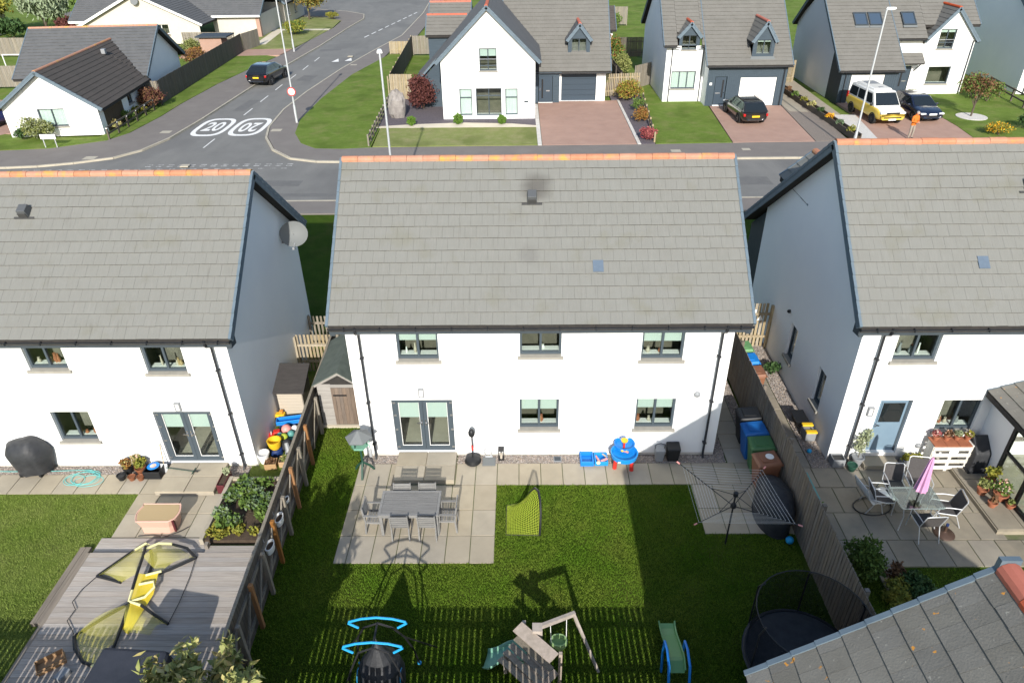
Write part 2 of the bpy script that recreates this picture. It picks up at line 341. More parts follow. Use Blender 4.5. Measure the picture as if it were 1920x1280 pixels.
plain('van_yellow', (.70, .50, .075), .3, 0, .6); plain('van_white', (.74, .73, .68), .3, 0, .6); plain('car_glass', (.012, .016, .018), .04, 0, 0, .8); plain('tyre', (.014, .014, .015), .85); plain('rim', (.22, .22, .23), .35, .7); plain('rim_dark', (.03, .03, .033), .35, .5)
plain('lamp_red', (.42, .012, .012), .2); plain('lamp_clear', (.62, .64, .66), .1); plain('plate_yellow', (.75, .50, .02), .5); plain('plate_white', (.74, .74, .72), .5)
# ------------------------------------------------------------------ building helpers
def in_frame(p, m=60):
    q = cam.matrix_world.inverted() @ V(p)
    if q.z > -.1: return None
    x = 960 + 1330.7*q.x/-q.z; y = 640 - 1330.7*q.y/-q.z
    return -q.z if (-m < x < 1920+m and -m < y < 1280+m) else None
def tiles(par, base, O, u, s, Lu, Ls, mname, ind=0, tw=.295, g=.345, clip=None, name='roof_tile', sag=0):
    O = V(O); u = V(u).normalized(); s = V(s).normalized(); n = u.cross(s).normalized()
    if n.z < 0: n = -n
    rows = max(1, round(Ls/g)); g = Ls/rows; cols = max(1, round(Lu/tw)); tw = Lu/cols
    def geo(w):
        gp = .0016; P = []
        for a, c0, c1 in ((0, .026, .050), (g+.05, .001, .022)):
            for (x, c) in ((gp, c0), (w-gp, c0), (w-gp, c1), (gp, c1)): P.append(u*x + s*a + n*c)
        return P, [(0, 1, 2, 3), (7, 6, 5, 4), (1, 0, 4, 5), (2, 1, 5, 6), (3, 2, 6, 7), (0, 3, 7, 4)]
    cells = []
    for r in range(rows):
        off = .5*(r % 2); k = -off
        while k < cols - .01:
            a = max(k, 0); b = min(k+1, cols); k += 1
            if b - a < .1: continue
            p = O + u*(a*tw) + s*(r*g)
            if clip and not clip(p + u*((b-a)*tw/2) + s*g*.5): continue
            cells.append((p, b-a))
    sel = []
    if ind:
        d = [(in_frame(V(base)+c[0]+u*tw*.5), i) for i, c in enumerate(cells)]
        d = sorted(x for x in d if x[0]); sel = {i for _, i in d[:ind]}
        shared = {}
    st = MB(); tint = []
    for i, (p, w) in enumerate(cells):
        p = p + n*random.uniform(-.0015, .0015) + s*random.uniform(-.004, .004)
        if ind and i in sel:
            k = round(w, 2)
            if k not in shared:
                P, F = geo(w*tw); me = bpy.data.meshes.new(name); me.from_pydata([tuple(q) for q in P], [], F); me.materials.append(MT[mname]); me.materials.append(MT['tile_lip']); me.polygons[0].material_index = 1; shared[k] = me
            inst(name, shared[k], par, p)
        else:
            P, F = geo(w*tw); st.add([p+q for q in P], F); tint += [random.random()]*6
    if st.v:
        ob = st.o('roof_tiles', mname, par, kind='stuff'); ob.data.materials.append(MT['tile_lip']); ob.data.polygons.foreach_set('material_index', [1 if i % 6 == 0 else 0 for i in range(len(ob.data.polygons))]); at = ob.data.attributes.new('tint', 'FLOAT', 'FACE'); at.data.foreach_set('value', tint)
def ridge_tiles(par, a, b, mname='ridge', r=.12, ln=.445, ind=True, joined_name='ridge_tiles'):
    a = V(a); b = V(b); L = (b-a).length; n = max(1, round(L/ln)); d = (b-a)/n; x = d.normalized(); y = x.cross(V((0, 0, 1))).normalized()
    def geo(off):
        vs = []; fs = []
        for e, rr in ((.004, r), (d.length-.004, r*1.03)):
            for j in range(8):
                th = R(-20 + 220*j/7); vs.append(off + x*e + y*rr*1.15*math.cos(th) + V((0, 0, rr*math.sin(th))))
        for j in range(7): fs.append((j, j+1, j+9, j+8))
        fs += [tuple(range(8))[::-1], tuple(range(8, 16))]
        return vs, fs
    if ind:
        vs, fs = geo(V((0, 0, 0))); me = bpy.data.meshes.new('ridge_tile'); me.from_pydata([tuple(v) for v in vs], [], fs); me.materials.append(MT[mname])
        for i in range(n): inst('ridge_tile', me, par, a + d*i + V((0, 0, random.uniform(-.006, .006))))
    else:
        st = MB()
        for i in range(n): st.add(*geo(a + d*i))
        st.o(joined_name, mname, par)
def gable_roof(th, base, a0, a1, e0, r, e1, tm='far_tile', along='x', ind=0, rm='ridge', back=True, ridge_ind=False, verge='trim', clip0=None, clip1=None, tw=.295, front=True, verge_ends=(1, 1), rl=.445, under='underlay', rr=.1):
    """ridge runs along x (or y); e0, r, e1 = (across, z) of the front eave, ridge and back eave"""
    M = (lambda a, b, z: V((a, b, z))) if along == 'x' else (lambda a, b, z: V((b, a, z)))
    mb = MB(); t = .16
    ring = [(e0[0], e0[1]-.02), (r[0], r[1]-.02), (e1[0], e1[1]-.02), (e1[0], e1[1]-t), (r[0], r[1]-t-.05), (e0[0], e0[1]-t)]
    n = 6; vs = [M(a0+.02, b, z) for b, z in ring] + [M(a1-.02, b, z) for b, z in ring]
    mb.add(vs, [(0, 1, 7, 6), (1, 2, 8, 7), (2, 3, 9, 8), (3, 4, 10, 9), (4, 5, 11, 10), (5, 0, 6, 11), (0, 5, 4, 1), (1, 4, 3, 2), (6, 7, 10, 11), (7, 8, 9, 10)])
    rf = mb.o('roof', under, th)
    u = M(1, 0, 0)
    for i, (e, do, cl) in enumerate(((e0, front, clip0), (e1, back, clip1))):
        E = M(a0, e[0], e[1]); T = M(a0, r[0], r[1]); s = (T-E); Ls = s.length
        if do: tiles(rf, base, E, u, s, a1-a0, Ls-.02, tm, ind if i == 0 else 0, tw=tw, clip=cl)
        for k, aa in enumerate((a0-.02, a1+.02)):
            if not verge_ends[k]: continue
            vt = MB(); E2 = M(aa, e[0], e[1]); nn = s.normalized(); rows = max(2, round(Ls/.345)); up = u.cross(nn); up = up if up.z > 0 else -up
            for q in range(rows):
                A = E2 + nn*(Ls*q/rows-.01) + up*.022; B = E2 + nn*(Ls*(q+1)/rows) + up*.002
                vt.bar(A, B, .07, .09, up)
            vt.bar(E2 - up*.1 + nn*.02, E2 + nn*Ls - up*.1, .04, .16, up)
            vt.o('verge_trim', verge, rf)
    if rm: ridge_tiles(rf, M(a0, r[0], r[1]-.015), M(a1, r[0], r[1]-.015), rm, ind=ridge_ind, ln=rl, r=rr)
    return rf
def window(th, F, u0, u1, v0, v1, lights=2, dep=.1, sill=True, blind=0, transom=None, room='room', fm='frame', name='window', curtain=False, kind='pane', low=None, fw=.055, deepbot=.085, roomd=.9, items=0):
    fr = MB(); d0, d1 = dep-.015, dep+.06
    fr.fb(F, u0, u0+fw, v0, v1, d0, d1); fr.fb(F, u1-fw, u1, v0, v1, d0, d1); fr.fb(F, u0+fw, u1-fw, v1-fw, v1, d0, d1); fr.fb(F, u0+fw, u1-fw, v0, v0+deepbot, d0, d1)
    W = (u1-u0-2*fw); mw = .06; lw = (W-(lights-1)*mw)/lights; spans = []
    for i in range(lights):
        a = u0+fw+i*(lw+mw); spans.append((a, a+lw))
        if i < lights-1: fr.fb(F, a+lw, a+lw+mw, v0+deepbot, v1-fw, d0-.005, d1-.002)
    vb = v0+deepbot; vt = v1-fw; bands = [(vb, vt)]
    if transom:
        fr.fb(F, u0+fw, u1-fw, transom-.03, transom+.03, d0-.003, d1-.004); bands = [(vb, transom-.03), (transom+.03, vt)]
    w = fr.o(name, fm, th)
    for (a, b) in spans:
        for (c, e) in bands: MB().fb(F, a-.004, b+.004, c-.004, e+.004, dep+.015, dep+.027).o('pane', 'pane', w)
    if sill: q = MB().fb(F, u0-.06, u1+.06, v0-.085, v0-.002, -.07, -.002); q.fb(F, u0+.002, u1-.002, v0-.085, v0+.006, -.002, dep-.016); q.o('sill', 'sill', w)
    MB().fb(F, u0+.03, u1-.03, v0-.02, v0+deepbot+.004, dep+.064, dep+.26).o('inner_sill', 'white_plastic', w)
    if blind:
        for (a, b) in spans: MB().fb(F, a+.006, b-.006, vt-blind*(vt-vb), vt, dep+.04, dep+.05).o('blind', 'blind', w)
    if curtain:
        q = MB(); nn = 9
        for (a, b) in spans:
            for i in range(nn):
                x0 = a+(b-a)*i/nn; x1 = a+(b-a)*(i+1)/nn; xm = (x0+x1)/2
                q.add([F.p(x0, vb, dep+.09), F.p(xm, vb, dep+.06), F.p(x1, vb, dep+.09), F.p(x0, vt, dep+.09), F.p(xm, vt, dep+.06), F.p(x1, vt, dep+.09)], [(0, 1, 4, 3), (1, 2, 5, 4)])
        q.o('curtain', 'curtain', w)
    if items:
        rg = random.Random(int(u0*31+v0*17)); q = 0
        for i in range(items):
            x = u0+.12+(u1-u0-.24)*rg.random(); h = rg.uniform(.1, .32); r = rg.uniform(.03, .07)
            MB().lathe([(r*.6, 0), (r, h*.35), (r*.5, h*.8), (r*.65, h)], F.p(x, v0+deepbot+.005, dep+.15), 10).o('ornament', rg.choice(['p_white', 'p_cream', 'p_tan', 'terracotta', 'p_grey']), w, smooth=True)
    rb = MB(); a, b, c, e, f0, f1 = u0-.25, u1+.25, v0-.5, v1+.1, dep+.062, dep+roomd
    P = lambda u, v, d: F.p(u, v, d)
    rb.add([P(a, c, f0), P(b, c, f0), P(b, c, f1), P(a, c, f1), P(a, e, f0), P(b, e, f0), P(b, e, f1), P(a, e, f1)], [(0, 1, 2, 3), (4, 7, 6, 5), (3, 2, 6, 7), (0, 3, 7, 4), (1, 5, 6, 2)])
    rb.o('room_interior', room, w)
    return w
def tube_obj(name, pts, r, m, par=None, n=8, closed=False): return MB().tube(pts, r, n, closed).o(name, m, par, smooth=True)
def downpipe(th, x, ztop, y=-.085, eave=-.3, zb=0, r=.033):
    t = MB(); t.tube([(x, eave, ztop), (x, eave, ztop-.12), (x, eave+.05, ztop-.2), (x, y-.02, ztop-.34), (x, y, ztop-.4), (x, y, ztop-.5)], r, 10); t.tube([(x, y, ztop-.5), (x, y, zb+.12), (x, y-.08, zb+.02)], r, 10)
    z = zb+.5
    while z < ztop-.6: t.box(x-.05, x+.05, y-.038, y+.08, z, z+.035); z += 1.45
    return t.o('downpipe', 'gutter', th, smooth=True)
def gutter(th, x0, x1, y, z, r=.065):
    vs = MB()
    for rr in (r, r-.012):
        pass
    n = 8; P = []
    for x in (x0, x1):
        for j in range(n+1):
            a = math.pi*j/n; P.append((x, y - r*math.cos(a), z - r*math.sin(a)))
        for j in range(n, -1, -1):
            a = math.pi*j/n; P.append((x, y - (r-.012)*math.cos(a), z - (r-.012)*math.sin(a)))
    m = 2*(n+1); fs = [(j, (j+1) % m, m+(j+1) % m, m+j) for j in range(m)] + [tuple(range(n+1)), tuple(range(m, m+n+1))[::-1]]
    vs.add(P, fs)
    x = x0+.4
    while x < x1: vs.box(x-.012, x+.012, y-r-.008, y+r, z-r-.008, z+.004); x += .9
    return vs.o('gutter', 'gutter', th)
def french_door(th, F, u0, u1, v0, v1, blind=.22, dep=.1):
    fr = MB(); fw = .06; d0, d1 = dep-.02, dep+.06
    fr.fb(F, u0, u0+fw, v0, v1, d0, d1); fr.fb(F, u1-fw, u1, v0, v1, d0, d1); fr.fb(F, u0+fw, u1-fw, v1-fw, v1, d0, d1); fr.fb(F, u0+fw, u1-fw, v0, v0+.04, d0, d1)
    dr = fr.o('door', 'frame', th); um = (u0+u1)/2
    for k, (a, b) in enumerate(((u0+fw, um-.004), (um+.004, u1-fw))):
        lf = MB(); s = .1; lf.fb(F, a, a+s, v0+.04, v1-fw, d0-.012, d1-.01); lf.fb(F, b-s, b, v0+.04, v1-fw, d0-.012, d1-.01); lf.fb(F, a+s, b-s, v1-fw-s*.8, v1-fw, d0-.012, d1-.01); lf.fb(F, a+s, b-s, v0+.04, v0+.15, d0-.012, d1-.01)
        lf.o('door_leaf', 'frame', dr)
        MB().fb(F, a+s, b-s, v0+.15, v1-fw-s*.8, dep+.02, dep+.032).o('pane', 'pane', dr)
        bd = MB(); q = .016
        for (x0, x1, z0, z1) in ((a+s, a+s+q, v0+.15, v1-fw-.08), (b-s-q, b-s, v0+.15, v1-fw-.08), (a+s+q, b-s-q, v0+.15, v0+.15+q)): bd.fb(F, x0, x1, z0, z1, dep+.005, dep+.019)
        bd.o('glazing_bead', 'white_plastic', dr)
        if blind: MB().fb(F, a+s+.01, b-s-.01, v1-fw-.08-blind*(v1-v0), v1-fw-.085, dep+.036, dep+.046).o('blind', 'blind', dr)
        hx = (b-.05) if k == 0 else (a+.05); sg = -1 if k == 0 else 1
        hd = MB(); hd.fb(F, hx-.015, hx+.015, v0+.92, v0+1.12, d0-.03, d0-.012); hd.fb(F, min(hx, hx+sg*.13), max(hx, hx+sg*.13), v0+1.0, v0+1.025, d0-.06, d0-.035); hd.o('handle', 'chrome', dr)
        hg = MB()
        for hv in (.12, .75, 1.25, 1.68):
            x = u0+.02 if k == 0 else u1-.09; hg.fb(F, x, x+.07, v0+hv, v0+hv+.05, d0-.03, d0-.0125)
        hg.o('hinges', 'metal', dr)
    rb = MB(); a, b, c, e, f0, f1 = u0-.3, u1+.3, v0, v1+.1, dep+.062, dep+2.2; P = F.p
    rb.add([P(a, c, f0), P(b, c, f0), P(b, c, f1), P(a, c, f1), P(a, e, f0), P(b, e, f0), P(b, e, f1), P(a, e, f1)], [(0, 1, 2, 3), (4, 7, 6, 5), (3, 2, 6, 7), (0, 3, 7, 4), (1, 5, 6, 2)])
    rb.o('room_interior', 'room_pale', dr)
    return dr
# ------------------------------------------------------------------ foliage
def leaf_mesh(name, mname, par, blobs, n, size, seed, up=.3, shell=.5, aspect=1.8, kind=None):
    rg = np.random.RandomState(seed); w = np.array([b[1][0]*b[1][1]*b[1][2] for b in blobs])**.67; w /= w.sum()
    idx = rg.choice(len(blobs), n, p=w); C = np.array([b[0] for b in blobs])[idx]; Rr = np.array([b[1] for b in blobs])[idx]
    d = rg.normal(size=(n, 3)); d /= np.linalg.norm(d, axis=1)[:, None]
    rad = (shell + (1-shell)*rg.rand(n))**.7
    lump = 1 + .16*np.sin(d[:, 0]*5+seed)*np.cos(d[:, 1]*6+seed*2) + .12*np.sin(d[:, 2]*7+d[:, 0]*4+seed) + .10*rg.normal(size=n)
    P = C + d*Rr*(rad*lump)[:, None]
    a = d*.5 + rg.normal(size=(n, 3))*.8 + np.array([0, 0, up]); a /= np.linalg.norm(a, axis=1)[:, None]
    b = np.cross(a, rg.normal(size=(n, 3))); b /= np.linalg.norm(b, axis=1)[:, None]; nn = np.cross(a, b)
    s = (size*(.6+.8*rg.rand(n)))[:, None]
    q0 = P - a*s*aspect/2; q1 = P + b*s/2 + nn*s*.12; q2 = P + a*s*aspect/2; q3 = P - b*s/2 + nn*s*.12
    vs = np.stack([q0, q1, q2, q3], 1).reshape(-1, 3)
    me = bpy.data.meshes.new(name); me.vertices.add(4*n); me.vertices.foreach_set('co', vs.ravel()); me.loops.add(4*n); me.loops.foreach_set('vertex_index', np.arange(4*n, dtype=np.int32))
    me.polygons.add(n); me.polygons.foreach_set('loop_start', np.arange(0, 4*n, 4, dtype=np.int32)); me.polygons.foreach_set('loop_total', np.full(n, 4, dtype=np.int32)); me.update(); me.validate()
    me.materials.append(MT[mname]); ob = bpy.data.objects.new(name, me); COL.objects.link(ob); ob.parent = par
    if kind: ob['kind'] = kind
    return ob
def blobs(c, r, k, seed, spread=.6, sub=.5):
    rg = random.Random(seed); out = [(c, tuple(x*.72 for x in r))]
    for i in range(k):
        th = rg.uniform(0, 6.28); ph = rg.uniform(-.5, 1.2); q = spread*rg.uniform(.7, 1.1)
        p = (c[0]+math.cos(th)*math.cos(ph)*r[0]*q, c[1]+math.sin(th)*math.cos(ph)*r[1]*q, c[2]+math.sin(ph)*r[2]*q); f = sub*rg.uniform(.7, 1.15); out.append((p, tuple(x*f for x in r)))
    return out
def plant(name, label, cat, loc, mname, r, h, n=900, size=.09, seed=1, trunk=0, k=7, group=None, mname2=None, up=.3, stems=3, shell=.45, bark='bark', aspect=1.8):
    """shrub (stems inside the crown) or small tree (trunk > 0 metres of clear stem)"""
    t = thing(name, label, cat, loc, 0, group); c = (0, 0, trunk + h/2)
    bs = blobs(c, (r, r, h/2), k, seed)
    tr = MB(); rg = random.Random(seed)
    if trunk:
        tr.tube([(0, 0, 0), (.02*r, .01, trunk*.6), (0, 0, trunk+h*.3), (0, .02, trunk+h*.6)], [max(.03, .05*r), .04*r+.015, .03*r+.01, .01], 7)
    else:
        tr.tube([(0, 0, 0), (0, 0, h*.5)], [.03, .012], 6)
    for b in bs[1:1+max(stems, 3)]:
        tr.tube([(0, 0, trunk*.7 if trunk else 0), ((b[0][0])*.5, b[0][1]*.5, (trunk*.7+b[0][2])/2+.05), b[0]], [.02+.012*r, .014+.006*r, .005], 6)
    tr.o('trunk' if trunk else 'stems', bark, t, smooth=True)
    if mname2:
        leaf_mesh('crown' if trunk else 'foliage', mname, t, bs, int(n*.65), size, seed, up, shell, aspect); leaf_mesh('foliage', mname2, t, bs, int(n*.35), size, seed+99, up, shell, aspect)
    else: leaf_mesh('crown' if trunk else 'foliage', mname, t, bs, n, size, seed, up, shell, aspect)
    return t
def grass_blades(name, mname, polys, dens, h, seed, holes=(), label=None, cat='grass'):
    rg = np.random.RandomState(seed); pts = []
    for (x0, x1, y0, y1, z) in polys:
        n = int((x1-x0)*(y1-y0)*dens); p = np.stack([rg.uniform(x0, x1, n), rg.uniform(y0, y1, n), np.full(n, z)], 1)
        for (a, b, c, d) in holes: p = p[~((p[:, 0] > a) & (p[:, 0] < b) & (p[:, 1] > c) & (p[:, 1] < d))]
        pts.append(p)
    P = np.concatenate(pts); n = len(P); th = rg.uniform(0, 6.28, n); w = .0065+.006*rg.rand(n); hh = h*(.5+rg.rand(n)); a = np.stack([np.cos(th)*w, np.sin(th)*w, np.zeros(n)], 1)
    tip = P + np.stack([rg.normal(size=n)*hh*.45, rg.normal(size=n)*hh*.45, hh], 1)
    vs = np.stack([P-a, P+a, tip], 1).reshape(-1, 3); me = bpy.data.meshes.new(name); me.vertices.add(3*n); me.vertices.foreach_set('co', vs.ravel()); me.loops.add(3*n); me.loops.foreach_set('vertex_index', np.arange(3*n, dtype=np.int32))
    me.polygons.add(n); me.polygons.foreach_set('loop_start', np.arange(0, 3*n, 3, dtype=np.int32)); me.polygons.foreach_set('loop_total', np.full(n, 3, dtype=np.int32)); me.update(); me.materials.append(MT[mname])
    ob = bpy.data.objects.new(name, me); COL.objects.link(ob); ob['kind'] = 'stuff'; ob['label'] = label; ob['category'] = cat
    return ob
# ------------------------------------------------------------------ fences
def fence(name, label, a, b, h, m, pitch=.115, w=.1, th=.018, rails=(.3, .9, 1.5), posts=2.4, side=1, z=0, pm=None, jit=.01, postside=None, post_w=.09, cap=False, pname='board', angled=0, group=None):
    """vertical boards from a to b; rails and posts on the far side (side=1: left of a->b)"""
    t = thing(name, label, 'fence', (a[0], a[1], z), 0, group); A = V((0, 0, 0)); B = V((b[0]-a[0], b[1]-a[1], (b[2]-z) if len(b) > 2 else 0)); L = math.hypot(B.x, B.y); ang = math.atan2(B.y, B.x)
    d = V((math.cos(ang), math.sin(ang), 0)); nrm = V((-d.y, d.x, 0))*side; n = int(L/pitch); pm = pm or m
    mb = MB().box(-w/2, w/2, -th/2, th/2, .03, h); 
    if angled: mb.v = [(x, y, z_ + (angled if z_ > .5 and abs(x) < w else 0)) for x, y, z_ in mb.v]
    me = mb.data(pname); me.materials.append(MT[m])
    for i in range(n):
        p = A + d*(pitch*(i+.5)) + V((0, 0, B.z*(i/n))); inst(pname, me, t, p+V((0, 0, random.uniform(-jit, jit))), (0, random.uniform(-.006, .006), ang))
    for r in rails: MB().bar(nrm*.03+V((0, 0, r)), B+nrm*.03+V((0, 0, r)), .04, .085).o('rail', pm, t)
    k = max(1, round(L/posts))
    for i in range(k+1):
        p = d*(L*i/k) + nrm*.095 + V((0, 0, B.z*i/k)); MB().box(p.x-post_w/2, p.x+post_w/2, p.y-post_w/2, p.y+post_w/2, p.z-.1, p.z+h-.03).o('post', pm, t)
    if cap: MB().bar(A+V((0, 0, h+.012)), B+V((0, 0, h+.012)), .07, .022).o('capping_rail', pm, t)
    return t
# ------------------------------------------------------------------ cars
def wheel(par, x, y, r, w, rm='rim'):
    M = Matrix.Rotation(R(90), 3, 'Y'); c = (x, y, r)
    wh = MB().lathe([(r*.62, -w/2), (r*.95, -w/2), (r, -w*.32), (r, w*.32), (r*.95, w/2), (r*.62, w/2)], c, 20, M=M).o('wheel', 'tyre', par, smooth=True)
    rb = MB(); rb.lathe([(.02, -w*.42), (r*.62, -w*.47), (r*.62, w*.47), (.02, w*.42)], c, 20, M=M)
    for k in range(5):
        a = R(72*k); sx = 1 if x > 0 else -1
        rb.bar((x+sx*w*.47, y, r), (x+sx*w*.47, y+math.cos(a)*r*.58, r+math.sin(a)*r*.58), .05, .03, (1, 0, 0))
    rb.o('rim', rm, wh)
    return wh
def car(name, label, loc, rz, L, W, H, paint, prof, cab, lamps='rear', plate='plate_yellow', cat='car', rm='rim', wr=.33, upper=None, roofrails=False, ptext=None):
    """front at +y. prof: (t, z_low, z_top, width factor); cab: y/L of rear base, rear roof, front roof, front base + belt heights"""
    t = thing(name, label, cat, loc, rz); hw = W/2; st = MB(); secs = []
    for (q, zl, zh, wf) in prof:
        y = (q-.5)*L; w = hw*wf
        secs.append([(0, zl+.01), (w*.8, zl), (w*.97, zl+.10), (w, zl+(zh-zl)*.45), (w*.985, zl+(zh-zl)*.75), (w*.94, zh-.03), (w*.84, zh), (0, zh+.025)])
    m = len(secs[0])
    for (q, *_), sec in zip(prof, secs):
        y = (q-.5)*L
        for (x, z) in sec: st.v.append((x, y, z))
        for (x, z) in sec[::-1]: st.v.append((-x, y, z))
    k = 2*m
    for i in range(len(secs)-1):
        for j in range(k): st.f.append((i*k+j, i*k+(j+1) % k, (i+1)*k+(j+1) % k, (i+1)*k+j))
    st.f.append(tuple(range(k))); st.f.append(tuple((len(secs)-1)*k+j for j in range(k))[::-1])
    body = st.o('body', paint, t, smooth=True, sub=2)
    rb, rr_, fr_, fb, zb, zf = cab; yb, yr, yf, y0 = [(q-.5)*L for q in (rb, rr_, fr_, fb)]
    wb, wt = hw*.93, hw*.74; zt = H
    cm = MB(); A = [V((-wb, yb, zb)), V((wb, yb, zb)), V((wb, y0, zf)), V((-wb, y0, zf))]; B = [V((-wt, yr, zt-.04)), V((wt, yr, zt-.04)), V((wt, yf, zt-.03)), V((-wt, yf, zt-.03))]
    mid = [V((-wt*.96, (yr*.75+yf*.25), zt)), V((wt*.96, (yr*.75+yf*.25), zt)), V((wt*.96, (yr*.25+yf*.75), zt)), V((-wt*.96, (yr*.25+yf*.75), zt))]
    cm.add(A+B+mid, [(0, 1, 5, 4), (2, 3, 7, 6), (1, 2, 6, 5), (3, 0, 4, 7), (4, 5, 9, 8), (8, 9, 10, 11), (11, 10, 6, 7), (5, 6, 10, 9), (7, 4, 8, 11)])
    cabin = cm.o('cabin', upper or paint, t, smooth=True, bevel=.05)
    def pane(p, q, r, s, a0, a1, b0, b1, nm):
        f = lambda a, b: (p*(1-a)+q*a)*(1-b) + (s*(1-a)+r*a)*b
        P = [f(a0, b0), f(a1, b0), f(a1, b1), f(a0, b1)]; n = (q-p).cross(s-p).normalized()
        c = (p+q+r+s)/4
        if n.dot(c - V((0, (yr+yf)/2, zb))) < 0: n = -n
        MB().prism([x+n*.002 for x in P], n*.012).o(nm, 'car_glass', cabin)
    pane(A[0], A[1], B[1], B[0], .06, .94, .16, .90, 'rear_window'); pane(A[3], A[2], B[2], B[3], .05, .95, .06, .93, 'windscreen')
    for (p, q, r, s) in ((A[1], A[2], B[2], B[1]), (A[0], A[3], B[3], B[0])):
        for (a0, a1) in ((.07, .34), (.37, .63), (.66, .93)): pane(p, q, r, s, a0, a1, .12, .86, 'side_window')
    for sx in (-1, 1):
        for wy in (-.5*L+.17*L+.12, .5*L-.2*L): 
            wheel(t, sx*(hw-.10), wy, wr, .22, rm)
            ar = MB(); ar.tube([(sx*(hw+.002), wy+math.cos(R(a))*(wr+.04), wr+math.sin(R(a))*(wr+.04)) for a in range(-10, 191, 20)], .03, 6); ar.o('wheel_arch', 'tyre', t, smooth=True)
        zq = prof[1][2]; yR = -.5*L; yF = .5*L
        MB().box(sx*hw*.93-.15*(sx > 0), sx*hw*.93+.15*(sx < 0), yR-.004, yR+.25, zb-.28, zb-.10).o('tail_light', 'lamp_red', t, bevel=.03)
        MB().box(min(sx*hw*.5, sx*hw*.9), max(sx*hw*.5, sx*hw*.9), yF-.3, yF-.03, prof[-2][2]-.16, prof[-2][2]-.05).o('headlight', 'lamp_clear', t, bevel=.03)
        MB().ell((sx*(hw+.09), y0-.35, zf+.06), (.11, .06, .07), 8).o('wing_mirror', paint, t, smooth=True)
        if roofrails: MB().tube([(sx*wt*.93, yr+.2, zt-.02), (sx*wt*.95, yr+.4, zt+.035), (sx*wt*.95, yf-.35, zt+.035), (sx*wt*.93, yf-.1, zt-.02)], .018, 6).o('roof_rail', 'black_metal', t, smooth=True)
    yp = -.5*L-.012 if lamps == 'rear' else .5*L+.002; zp = (zb-.34) if lamps == 'rear' else prof[-1][1]+.22
    pl = MB().box(-.26, .26, yp-.01, yp+.012, zp, zp+.115).o('number_plate', plate, t)
    gr = MB().box(-hw*.45, hw*.45, .5*L-.06, .5*L+.004, prof[-1][2]-.2, prof[-1][2]-.08).o('grille', 'p_black', t, bevel=.01)
    MB().box(-hw*.8, hw*.8, .5*L-.12, .5*L-.01, prof[-1][1]+.02, prof[-1][1]+.12).o('bumper_vent', 'p_black', t, bevel=.02)
    return t
def text_obj(txt, size, m, par, M, name='lettering', ext=.003, off=0):
    cu = bpy.data.curves.new(name, 'FONT'); cu.body = txt; cu.size = size; cu.extrude = ext; cu.offset = off; cu.align_x = 'CENTER'; cu.align_y = 'CENTER'
    ob = bpy.data.objects.new(name, cu); COL.objects.link(ob)
    dg = bpy.context.evaluated_depsgraph_get(); me = bpy.data.meshes.new_from_object(ob.evaluated_get(dg)); bpy.data.objects.remove(ob)
    me.materials.clear(); me.materials.append(MT[m]); o2 = bpy.data.objects.new(name, me); COL.objects.link(o2); o2.parent = par; o2.matrix_local = M
    return o2
# ------------------------------------------------------------------ ground, roads, lawns
LZ = -.32
struct('ground', MB().poly([(-400, -300), (400, -300), (400, 500), (-400, 500)], None, -.40), 'lawn_far')
struct('terrain', MB().poly([(-120, 26.4), (120, 26.4), (120, 200), (-120, 200)], -.39, -.13), 'lawn_far')
side_r = [(-6.3, 26.75), (-7.9, 26.85), (-9.7, 27.5), (-11.3, 29.3), (-12.5, 31.9), (-13.1, 34.5), (-13.4, 39.3), (-13.1, 45), (-12.1, 54.2), (-10.7, 62.8), (-9.0, 72), (-8.6, 90), (-9.3, 112)]
side_l = [(-26.6, 26.2), (-24.8, 26.4), (-22.9, 26.95), (-20.9, 27.9), (-19.8, 29.4), (-19.1, 32), (-18.7, 37), (-18.5, 42.3), (-18.3, 47), (-17.9, 55.2), (-17.0, 66.3), (-16.4, 79), (-15.9, 85.5), (-16.6, 89.5), (-19.5, 92.5), (-24, 95), (-60, 99)]
struct('road', MB().poly([(-120, 20.25), (120, 20.25), (120, 26.75), (-6.3, 26.75)] + side_r[1:] + [(-9.3, 140), (-60, 140)] + side_l[::-1] + [(-120, 25.9)], -.38, -.10), 'asphalt')
struct('pavement_south', MB().poly([(-120, 18.4), (120, 18.4), (120, 20.15), (-120, 20.15)], -.38, .0), 'pavement')
pv_e = [(-4.86, 29.45), (5.74, 29.55), (12.2, 29.6), (18.15, 29.75), (23.2, 30.0), (36, 30.0), (120, 30)]
pv_lawn = [(-4.86, 29.45), (-6.9, 29.2), (-8.6, 29.35), (-9.8, 30.5), (-10.8, 32.8), (-11.35, 36.2), (-11.3, 42.5), (-10.6, 51.3), (-9.0, 59.0)]
off = [(-8.9, 62.2), (-7.2, 72), (-6.8, 90), (-7.3, 112)]
struct('pavement_north', MB().poly([(120, 26.85)] + [(x+.1, y+.06) for x, y in side_r] + off[::-1] + pv_lawn[::-1] + pv_e[1:], -.38, .004), 'pavement')
pw = [(-60, 29.6), (-29, 29.45), (-26, 29.85), (-23.1, 31.5), (-22.35, 33.3), (-22.0, 37.6), (-22.0, 41.2), (-21.6, 48), (-20.7, 55), (-19.6, 62), (-18.9, 70), (-18.2, 78), (-18.4, 84), (-21, 87.2), (-26, 89), (-60, 92)]
struct('pavement_northwest', MB().poly([(x-.1, y+.05) for x, y in side_l] + pw[::-1] + [(-120, 29.5), (-120, 26)], -.38, .004), 'pavement')
